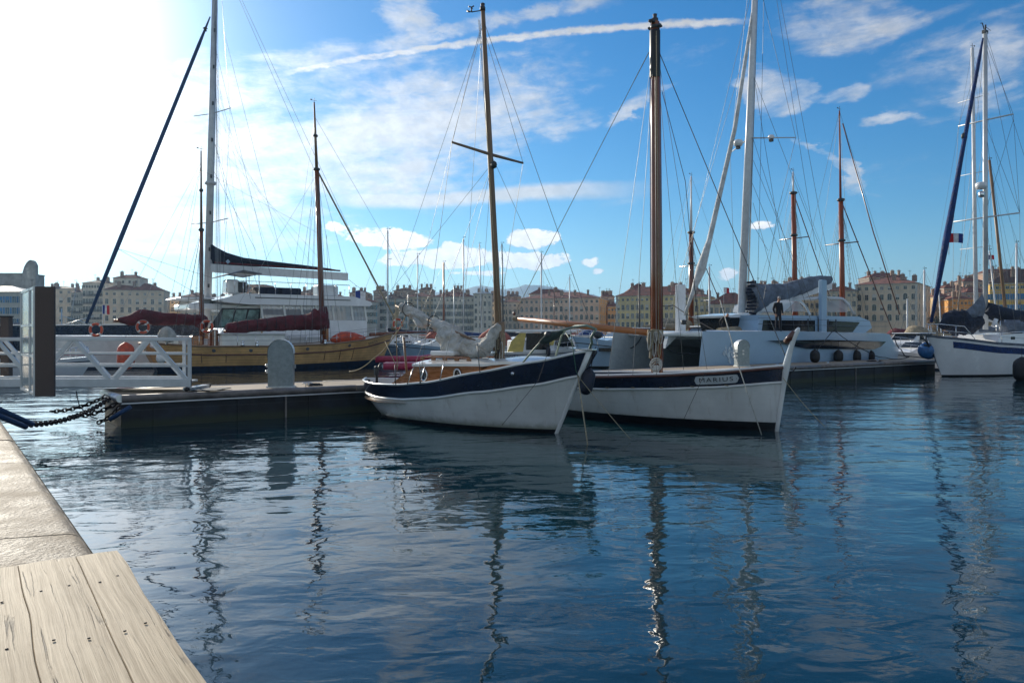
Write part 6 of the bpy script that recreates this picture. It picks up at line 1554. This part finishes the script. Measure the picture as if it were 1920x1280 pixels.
def building(name, label, px0, px1, D, dirv, eave, cols, fh, wall, roof='roof_tile', rh=3.0, ww=1.1, wh=1.9, kind='rect', shut=None, depth=13, rows=6, side=None, sidecols=5, sidewall=None, alt=None, top_small=True, cornice=True, courses=True, chim=4, quoin=False, hip=True, seed=1, bands=(), g='harbour front houses'):
    a, b = (px0-960)/F, (px1-960)/F; dx, dy = dirv; l = math.hypot(dx, dy); dx, dy = dx/l, dy/l
    A = Vector((a*D, D, 0)); L = (b*A.y-A.x)/(dx-b*dy); hgt = CZ+(HZ-eave)/F*D - 1.0
    t = thing(name, label, 'building', (A.x, A.y, 1.0), math.atan2(dy, dx), g)
    rnd = random.Random(seed)
    MB().box((L/2, depth/2, hgt/2), (L, depth, hgt)).build('wall', wall, t)
    if side: # differently coloured side wall skin
        x = L+.03 if side == 'R' else -.03
        MB().box((x, depth/2, hgt/2-.01), (.06, depth-.02, hgt-.02)).build('side_wall', sidewall or wall, t)
    if cornice:
        MB().box((L/2, depth/2, hgt-.30), (L+.5, depth+.5, .24)).build('cornice', 'trim_stone', t)
        MB().box((L/2, depth/2, hgt-3.0 if top_small else hgt-.9), (L+.24, depth+.24, .16)).build('cornice', 'trim_stone', t)
    if courses:
        for r in range(1, rows):
            z = hgt-(3.0 if top_small else .6)-fh*r+.5
            if z > 1: MB().box((L/2, depth/2, z), (L+.12, depth+.12, .12)).build('string_course', 'trim_stone', t)
    if quoin:
        for x in (.35, L-.35):
            q = MB().box((x, -.02, hgt/2), (.6, .06, hgt-.5))
            for k in range(int(hgt/.75)):
                if k % 2: q.box((x, -.03, .4+k*.75), (.95, .10, .5))
            q.build('quoin', 'trim_stone', t)
    o_ = .45; z = hgt
    if roof and rh > 0:
        mb = MB()
        if hip:
            i_ = min(depth/2, L/2-.2)
            v = [(-o_, -o_, z), (L+o_, -o_, z), (L+o_, depth+o_, z), (-o_, depth+o_, z), (i_, depth/2, z+rh), (L-i_, depth/2, z+rh)]
            mb.add(v, [(0, 1, 5, 4), (1, 2, 5), (2, 3, 4, 5), (3, 0, 4), (3, 2, 1, 0)])
        else:
            v = [(-o_, -o_, z), (L+o_, -o_, z), (L+o_, depth+o_, z), (-o_, depth+o_, z), (-o_, depth/2, z+rh), (L+o_, depth/2, z+rh)]
            mb.add(v, [(0, 1, 5, 4), (1, 2, 5), (2, 3, 4, 5), (3, 0, 4), (3, 2, 1, 0)])
        rf = mb.build('roof', roof, t)
        for k in range(chim):
            x = L*(.08+.84*(k+.5)/chim)+rnd.uniform(-.6, .6); y = depth*rnd.choice((.2, .45, .6)); zz = z+rh*.5
            c = MB(); c.box((x, y, zz+.6), (rnd.uniform(.8, 1.8), .7, 2.2)); c.box((x, y, zz+1.75), (1.5, .9, .15))
            for s in (-.35, 0, .35): c.lathe([(.14, 0), (.11, .5), (0, .5)], (x+s, y, zz+1.8), 6)
            c.build('chimney', 'chimney', rf)
        for k in range(max(1, chim//2)):
            x = L*rnd.random(); an = MB(); zt = z+rh*.8; an.tube([(x, depth*.4, zt), (x, depth*.4, zt+2.6)], .05, 4); an.tube([(x-.6, depth*.4, zt+2.4), (x+.6, depth*.4, zt+2.4)], .04, 4); an.tube([(x-.4, depth*.4, zt+2.1), (x+.4, depth*.4, zt+2.1)], .04, 4); an.build('aerial', 'iron', rf)
    protos = {}
    def win(key, x, z_, w, h, kd, sh, rz=0, y=0.):
        vr = rnd.choice((0, 0, 0, 0, 1, 2)); key = key+str(vr)
        if key not in protos: protos[key] = window_mesh(w, h, kd, sh, wall, vr); o = protos[key]
        else: o = protos[key].copy(); C.objects.link(o)
        o.parent = t; o.location = (x, y, z_); o.rotation_euler = (0, 0, rz)
    cnt = 0
    def run(n, length, place, limit):
        nonlocal cnt
        for r in range(rows):
            z_ = hgt-1.6 if (r == 0 and top_small) else hgt-(3.0 if top_small else .8)-fh*(r-(1 if top_small else 0))-fh*.48
            if z_ < 4.2 or cnt > limit: continue
            for k in range(n):
                if cnt > limit: break
                x = length*(k+.5)/n; cnt += 1
                if r == 0 and top_small: place('s', x, z_, ww*.8, wh*.5, 'rect', None)
                elif alt and k % 2: place('b', x, z_-.1, ww*.85, wh*.82, 'rect', shut)
                else: place('a', x, z_, ww, wh, kind, shut)
    run(cols, L, lambda key, x, z_, w, h, kd, sh: win(key, x, z_, w, h, kd, sh), 78)
    if side == 'R': cnt = 0; run(sidecols, depth, lambda key, x, z_, w, h, kd, sh: win(key, L+.06, z_, w, h, kd, sh, R(90), x), 20)
    if side == 'L': cnt = 0; run(sidecols, depth, lambda key, x, z_, w, h, kd, sh: win(key, -.06, z_, w, h, kd, sh, R(-90), depth-x), 24)
    return t, L, hgt
X1 = (1, 0)
building('apartment_house', 'grey house with blue shutters seen through the glass at the left edge', -70, 46, 220, (1, .1), 546, 9, 3.3, 'w_grey', 'roof_zinc', 2.0, shut='shutter_blue', depth=14, seed=2, chim=0, top_small=False)
def church():
    D = 262; t = thing('church', 'old stone church wall with rounded gable pierced by small openings', 'church', (P(-60, 600, D).x, D, 1.0), 0.)
    q = lambda px, py: Vector((P(px, py, D).x-t.location.x, 0, P(px, py, D).z-1))
    W_ = q(70, 545).x; MB().box(((q(50, 0).x)/2, 5, q(0, 513).z/2), (q(50, 0).x, 10, q(0, 513).z)).build('nave_wall', 'w_stone', t)
    rf = MB(); zz = q(0, 513).z; rf.box((q(50, 0).x/2, 5, zz+.1), (q(50, 0).x+.4, 10.6, .25)); rf.build('roof_edge', 'trim_stone', t)
    pts = [q(43, 700), q(43, 545), q(45, 510), q(48, 500), q(52, 493), q(56, 489), q(60, 487.5), q(64, 489), (q(67, 493)), q(69, 498), q(69.5, 545), q(69.5, 700)]
    for p in pts:
        if p.z < 0: p.z = 0
    # gable built as a ring so that the openings are real holes
    g = MB(); g.prism([Vector((p.x, -.8, p.z)) for p in pts], (0, 1.6, 0)); gb = g.build('gable', 'w_stone', t)
    for x, y, h in ((54.5, 505, .9), (55.5, 513, 1.6), (56, 519, .7)):
        c = q(x, y); MB().box((c.x, -.82, c.z), (.9, .06, h)).build('opening', 'trim_stone', gb)
church()
building('classical_house', 'cream classical house with tall chimneys between gate panel and corner house', 62, 137, 330, X1, 541, 5, 4.2, 'w_cream', 'roof_dark', 1.6, ww=1.4, wh=2.3, seed=3, chim=5, depth=16)
building('balcony_house', 'narrow grey house with dark iron balconies left of the big cream corner house', 134, 156, 322, X1, 548, 5, 3.3, 'w_grey', 'roof_dark', 2.2, ww=1.1, wh=2.2, kind='balcony', seed=4, chim=2)
building('balcony_house', 'pale house with iron balconies and raised roof storey beside the cream corner house', 155, 197, 318, X1, 530, 8, 3.3, 'w_white', 'roof_dark', 1.8, ww=1.0, wh=2.2, kind='balcony', seed=5, chim=3)
building('corner_house', 'large cream corner house with red roof and rooftop terrace on the left', 193, 307, 300, (.97, .25), 543, 8, 3.4, 'w_cream', 'roof_tile', 3.2, ww=1.1, wh=2.0, seed=6, side='L', sidecols=5, chim=3, rows=6)
tt, L_, h_ = building('penthouse', 'rooftop storey with small gable above the cream corner house', 212, 262, 306, X1, 521, 4, 3.0, 'w_white', 'roof_tile', 1.6, depth=7, seed=7, chim=2, rows=1, top_small=True, cornice=False, courses=False, g=None)
building('apartment_house', 'low terracotta-edged house right of the big cream corner house', 305, 342, 325, X1, 560, 5, 3.3, 'w_sand', 'roof_tile', 1.6, seed=8, chim=2, kind='balcony')
building('apartment_house', 'sandy house with orange roof edge left of the rear ketch mast', 338, 378, 318, X1, 556, 5, 3.4, 'w_cream', 'roof_tile', 2.2, seed=9, chim=2)
building('apartment_house', 'cream house behind the wheelhouse of the white catamaran', 376, 430, 325, X1, 562, 7, 3.3, 'w_sand', 'roof_tile', 2.0, seed=10, chim=5)
building('rooftop_block', 'brown rooftop block rising above the catamaran flybridge', 432, 497, 350, X1, 533, 6, 3.4, 'w_brown', None, 0, seed=11, cornice=False, courses=False)
building('apartment_house', 'pale house row above the catamaran roof', 495, 655, 340, X1, 560, 16, 3.3, 'w_cream', 'roof_tile', 2.4, seed=12, chim=9, rows=2)
building('terraced_house', 'grey-green house with teal shutters right of the catamaran curtains', 650, 706, 330, X1, 566, 8, 3.2, 'w_grey', 'roof_tile', 2.4, ww=1.0, wh=1.9, shut='shutter_teal', seed=13, chim=4, top_small=False)
building('terraced_house', 'grey house with dark rooftop blocks behind the ketch bow', 704, 762, 338, X1, 560, 8, 3.3, 'w_grey', 'roof_dark', 2.6, shut='shutter_teal', seed=14, chim=6, top_small=False)
building('terraced_house', 'beige house with balconies left of the white terrace', 760, 814, 345, X1, 556, 7, 3.4, 'w_sand', 'roof_tile', 2.2, kind='balcony', seed=15, chim=4)
building('terraced_house', 'long white house with dark windows behind the cream furled sail', 812, 890, 335, X1, 556, 10, 3.2, 'w_white', 'roof_tile', 2.6, ww=.95, wh=1.9, seed=16, chim=5, shut='shutter_grey')
building('terraced_house', 'taller white stepped house left of the spruce mast', 888, 922, 330, X1, 550, 4, 3.2, 'w_white', 'roof_zinc', 1.2, ww=.95, wh=1.9, seed=17, chim=2)
building('terraced_house', 'brown-roofed house half hidden by the spruce mast', 920, 948, 345, X1, 566, 4, 3.3, 'w_cream', 'roof_dark', 2.4, seed=18, chim=3)
building('terraced_house', 'narrow cream house at the left end of the pink building', 944, 978, 348, X1, 566, 4, 3.3, 'w_white', 'roof_tile', 1.8, seed=19, chim=2)
for k, (a, b, e, lb, wl) in enumerate(((700, 722, 546, 'small brown house block on the skyline left of the first grey mast', 'w_dark'), (738, 778, 545, 'dark skyline roofs behind the second grey mast', 'w_dark'), (786, 812, 543, 'dark rooftop block with chimneys on the skyline', 'w_dark'), (846, 866, 545, 'small brown skyline gable above the white house', 'w_brown'), (905, 944, 556, 'brown tenement behind the spruce mast', 'w_brown'), (560, 600, 548, 'low brown skyline block behind the catamaran tender', 'w_brown'), (655, 690, 549, 'dark skyline block right of the catamaran mast boom', 'w_dark'), (946, 976, 556, 'brown skyline tenement left of the pink building', 'w_brown'))):
    building('tenement', lb, a, b, 385, X1, e, 4, 3.4, wl, 'roof_dark', 2.0, seed=30+k, chim=3, rows=3, depth=10, g='skyline tenements')
building('harbour_building', 'long pink building with three rows of arched windows and red roof', 974, 1124, 341, (.95, -.30), 560, 16, 3.75, 'w_pink', 'roof_tile', 3.4, ww=1.25, wh=2.3, kind='arch', alt=True, depth=25, rows=5, side='R', sidecols=5, sidewall='w_orange', seed=20, chim=5)
building('penthouse', 'white rooftop storey with terrace above the pink building', 993, 1064, 352, X1, 551, 8, 3.2, 'w_white', 'roof_tile', 2.6, ww=1.6, wh=1.6, seed=21, chim=2, rows=1, top_small=False, depth=9, cornice=False, courses=False, g=None)
building('apartment_house', 'narrow orange house with red roof between the pink and the yellow building', 1139, 1158, 345, X1, 574, 3, 3.6, 'w_orange', 'roof_tile', 3.0, ww=1.1, wh=2.1, kind='arch', seed=22, chim=2)
building('harbour_building', 'yellow building with white corner stones and mansard behind the brown mast', 1155, 1292, 305, (.92, -.39), 555, 15, 3.5, 'w_yellow', 'roof_tile', 4.0, ww=1.1, wh=2.0, alt=None, depth=16, rows=6, quoin=True, seed=23, chim=6)
def gablehouse(label, px0, px1, D, eave, peak, wall, seed):
    t, L, h = building('gable_house', label, px0, px1, D, X1, eave, 3, 3.3, wall, 'roof_tile', (eave-peak)/F*D, seed=seed, chim=2, rows=2, depth=9, top_small=False, cornice=False, courses=False, g='gabled roofs above the yellow building'); return t
gablehouse('peaked red roof with dormer left of the thick brown mast', 1178, 1222, 322, 546, 530, 'w_white', 51)
gablehouse('peaked red roof with white gable wall right of the thick brown mast', 1246, 1294, 318, 545, 529, 'w_white', 52)
gablehouse('small white gable right behind the furled jib', 1288, 1320, 318, 547, 534, 'w_white', 53)
building('apartment_house', 'ochre house with brown cornice behind the white daggerboard', 1290, 1332, 292, (.92, -.39), 556, 4, 3.6, 'w_yellow', 'roof_tile', 1.6, ww=1.2, wh=2.2, seed=24, chim=3)
building('market_building', 'low long building with red tile roof left of the big white mast', 1328, 1412, 285, (.95, -.3), 570, 8, 4.2, 'w_sand', 'roof_tile', 4.6, ww=1.4, wh=2.8, seed=25, chim=3, rows=3, top_small=False)
building('apartment_house', 'house with pale upper storey and red roof behind the grey sail bag', 1405, 1466, 290, X1, 540, 6, 3.5, 'w_white', 'roof_tile', 2.4, seed=26, chim=5)
building('apartment_house', 'brown house behind the white-tipped orange mast', 1462, 1500, 288, X1, 541, 4, 3.5, 'w_sand', 'roof_dark', 2.2, seed=27, chim=4)
building('apartment_house', 'low tan house between the two red masts', 1498, 1556, 285, X1, 550, 6, 3.5, 'w_tan', 'roof_tile', 2.0, seed=28, chim=3)
building('apartment_house', 'tan house with small attic windows right of the tallest red mast', 1550, 1606, 272, (.9, -.44), 546, 6, 3.6, 'w_sand', 'roof_dark', 2.4, seed=29, chim=3)
building('palace_building', 'big cream corner building with arched windows, white corner stones and red roof', 1604, 1720, 278, (.8, -.6), 534, 8, 3.75, 'w_cream', 'roof_tile', 3.6, ww=1.3, wh=2.3, kind='arch', alt=True, depth=30, rows=6, side='R', sidecols=4, seed=40, chim=6, quoin=True)
building('apartment_house', 'peach house with pale windows right of the big cream corner building', 1752, 1788, 290, X1, 556, 6, 3.7, 'w_tan', 'roof_tile', 2.2, ww=.9, seed=41, chim=4, alt=True)
building('apartment_house', 'pale orange house behind the dark foredeck sail of the sloop', 1786, 1828, 282, X1, 560, 6, 3.7, 'w_orange', 'roof_tile', 2.0, ww=.9, seed=42, chim=3)
building('apartment_house', 'dark red-brown house stack left of the ochre building', 1812, 1862, 300, X1, 548, 6, 3.7, 'w_brown', 'roof_tile', 3.0, seed=43, chim=5)
building('ochre_building', 'ochre yellow building with blue shutters and dark mansard roof at the right edge', 1856, 1990, 262, (.9, -.44), 531, 14, 3.8, 'w_ochre', 'roof_dark', 5.2, ww=1.2, wh=2.0, shut='shutter_blue', seed=44, chim=7)
for k, (a, b, e, D, lb) in enumerate(((1770, 1812, 540, 330, 'brown roofscape above the peach house'), (1806, 1850, 528, 335, 'dark tenements climbing the slope beyond the sloop mast'), (1846, 1960, 512, 345, 'upper brown tenements behind the ochre building'), (1480, 1530, 532, 330, 'skyline roofs above the tan house between the red masts'), (1630, 1700, 520, 318, 'long red attic roof behind the cream corner building'), (1128, 1152, 556, 380, 'red roof peeping over the orange side wall'))):
    building('tenement', lb, a, b, D, X1, e, 6, 3.4, 'w_brown' if k != 4 else 'w_dark', 'roof_tile', 2.4, seed=60+k, chim=5, rows=2, depth=10, g='skyline tenements')
def shop_sign():
    o = MB(); a = P(1232, 603, 268); t = thing('shop_awning', 'long tan shop awning with dark lettering under the yellow building', 'awning', a, 0.)
    w_ = P(1400, 603, 268).x-a.x; MB().prism([(0, 0, 1.2), (0, -1.6, .1), (0, -1.6, -.7), (0, 0, -.7)], (w_, 0, 0)).build('awning', 'canvas_tan', t)
    tx = MB(); text_mb('ON COUVENT', 1.5, tx, Matrix.Translation(Vector((5.0, -1.64, -.1))) @ Matrix.Rotation(R(90), 4, 'X')); tx.build('lettering', 'black_paint', t)
shop_sign()
def tree(label, px, d, h, r, seed):
    t = thing('tree', label, 'tree', Vector(((px-960)/F*d, d, 1.0)), 0., 'trees on the far quay'); rnd = random.Random(seed)
    MB().tube([(0, 0, 0), (.1, 0, h*.5), (0, .1, h*.75)], [.22, .16, .08], 8).build('trunk', 'varnish_dark', t)
    for k in range(4):
        a = k*1.57+rnd.random(); MB().tube([(0, 0, h*.45), (r*.5*math.cos(a), r*.5*math.sin(a), h*.7)], [.1, .04], 6).build('limb', 'varnish_dark', t)
    mb = MB()
    cl = [(rnd.gauss(0, r*.42), rnd.gauss(0, r*.42), h*.72+rnd.gauss(0, h*.13), rnd.uniform(.45, .8)) for _ in range(22)]
    for _ in range(1300):
        x, y, z, q = rnd.choice(cl); p = Vector((x+rnd.gauss(0, q*.55), y+rnd.gauss(0, q*.55), z+rnd.gauss(0, q*.45))); s = rnd.uniform(.10, .22)
        u = Vector((rnd.gauss(0, 1), rnd.gauss(0, 1), rnd.gauss(0, 1))).normalized(); v = u.orthogonal().normalized()
        mb.add([p-u*s, p+v*s*.6, p+u*s, p-v*s*.6], [(0, 1, 2, 3)])
    mb.build('crown', 'foliage', t)
tree('dark green tree at the foot of the peach house', 1762, 250, 9, 3.6, 1)
tree('dark green tree under the ochre building right of the sloop mast', 1866, 235, 8, 3.4, 2)
tree('dark green tree at the right edge below the ochre building', 1912, 225, 9.5, 3.8, 3)
tree('dark tree between peach and pale orange houses', 1778, 245, 7, 3.0, 4)
def parked(px, d, m, k):
    t = thing('parked_car', k, 'car', Vector(((px-960)/F*d, d, 1.0)), 0., 'cars parked on the far quay')
    MB().prism([(-2.1, -.85, .25), (-2.1, -.85, .85), (-1.3, -.85, .95), (-.8, -.85, 1.45), (.7, -.85, 1.45), (1.3, -.85, .95), (2.1, -.85, .8), (2.1, -.85, .25)], (0, 1.7, 0)).build('body', m, t)
    MB().prism([(-1.15, -.87, .98), (-.75, -.87, 1.38), (.65, -.87, 1.38), (1.1, -.87, .98)], (0, .03, 0)).build('window', 'dark_glass', t)
    for x in (-1.3, 1.3): MB().lathe([(0, -.1), (.32, -.1), (.32, .1), (0, .1)], (x, -.8, .32), 14, rot=RX).build('wheel', 'rubber', t)
for k, (px, m, lb) in enumerate(((846, 'white_gel', 'white car parked before the long white house'), (912, 'grey_plastic', 'dark car parked near the spruce mast on the far quay'), (1000, 'white_gel', 'white car parked under the left part of the pink building'), (1096, 'canvas_red', 'red car parked under the right part of the pink building'), (1135, 'navy_paint', 'navy car parked beneath the orange side wall'), (700, 'alu_paint', 'silver car parked by the teal-shuttered house'))):
    parked(px, 308, m, lb)
# ------------------------------------------------------------------ air
def haze():
    m = bpy.data.materials.new('haze'); m.use_nodes = True; t = m.node_tree; t.nodes.clear()
    v = t.nodes.new('ShaderNodeVolumePrincipled'); v.inputs['Color'].default_value = (.42, .68, 1., 1); v.inputs['Density'].default_value = HAZE; v.inputs['Anisotropy'].default_value = .45
    o = t.nodes.new('ShaderNodeOutputMaterial'); t.links.new(v.outputs[0], o.inputs['Volume'])
    mb = MB().box((0, 3500, 210), (9000, 7400, 426)); ob = mb.build('haze', m); ob['kind'] = 'stuff'; ob['label'] = 'thin blue air haze over the harbour'; return ob
HAZE = .00013
haze()
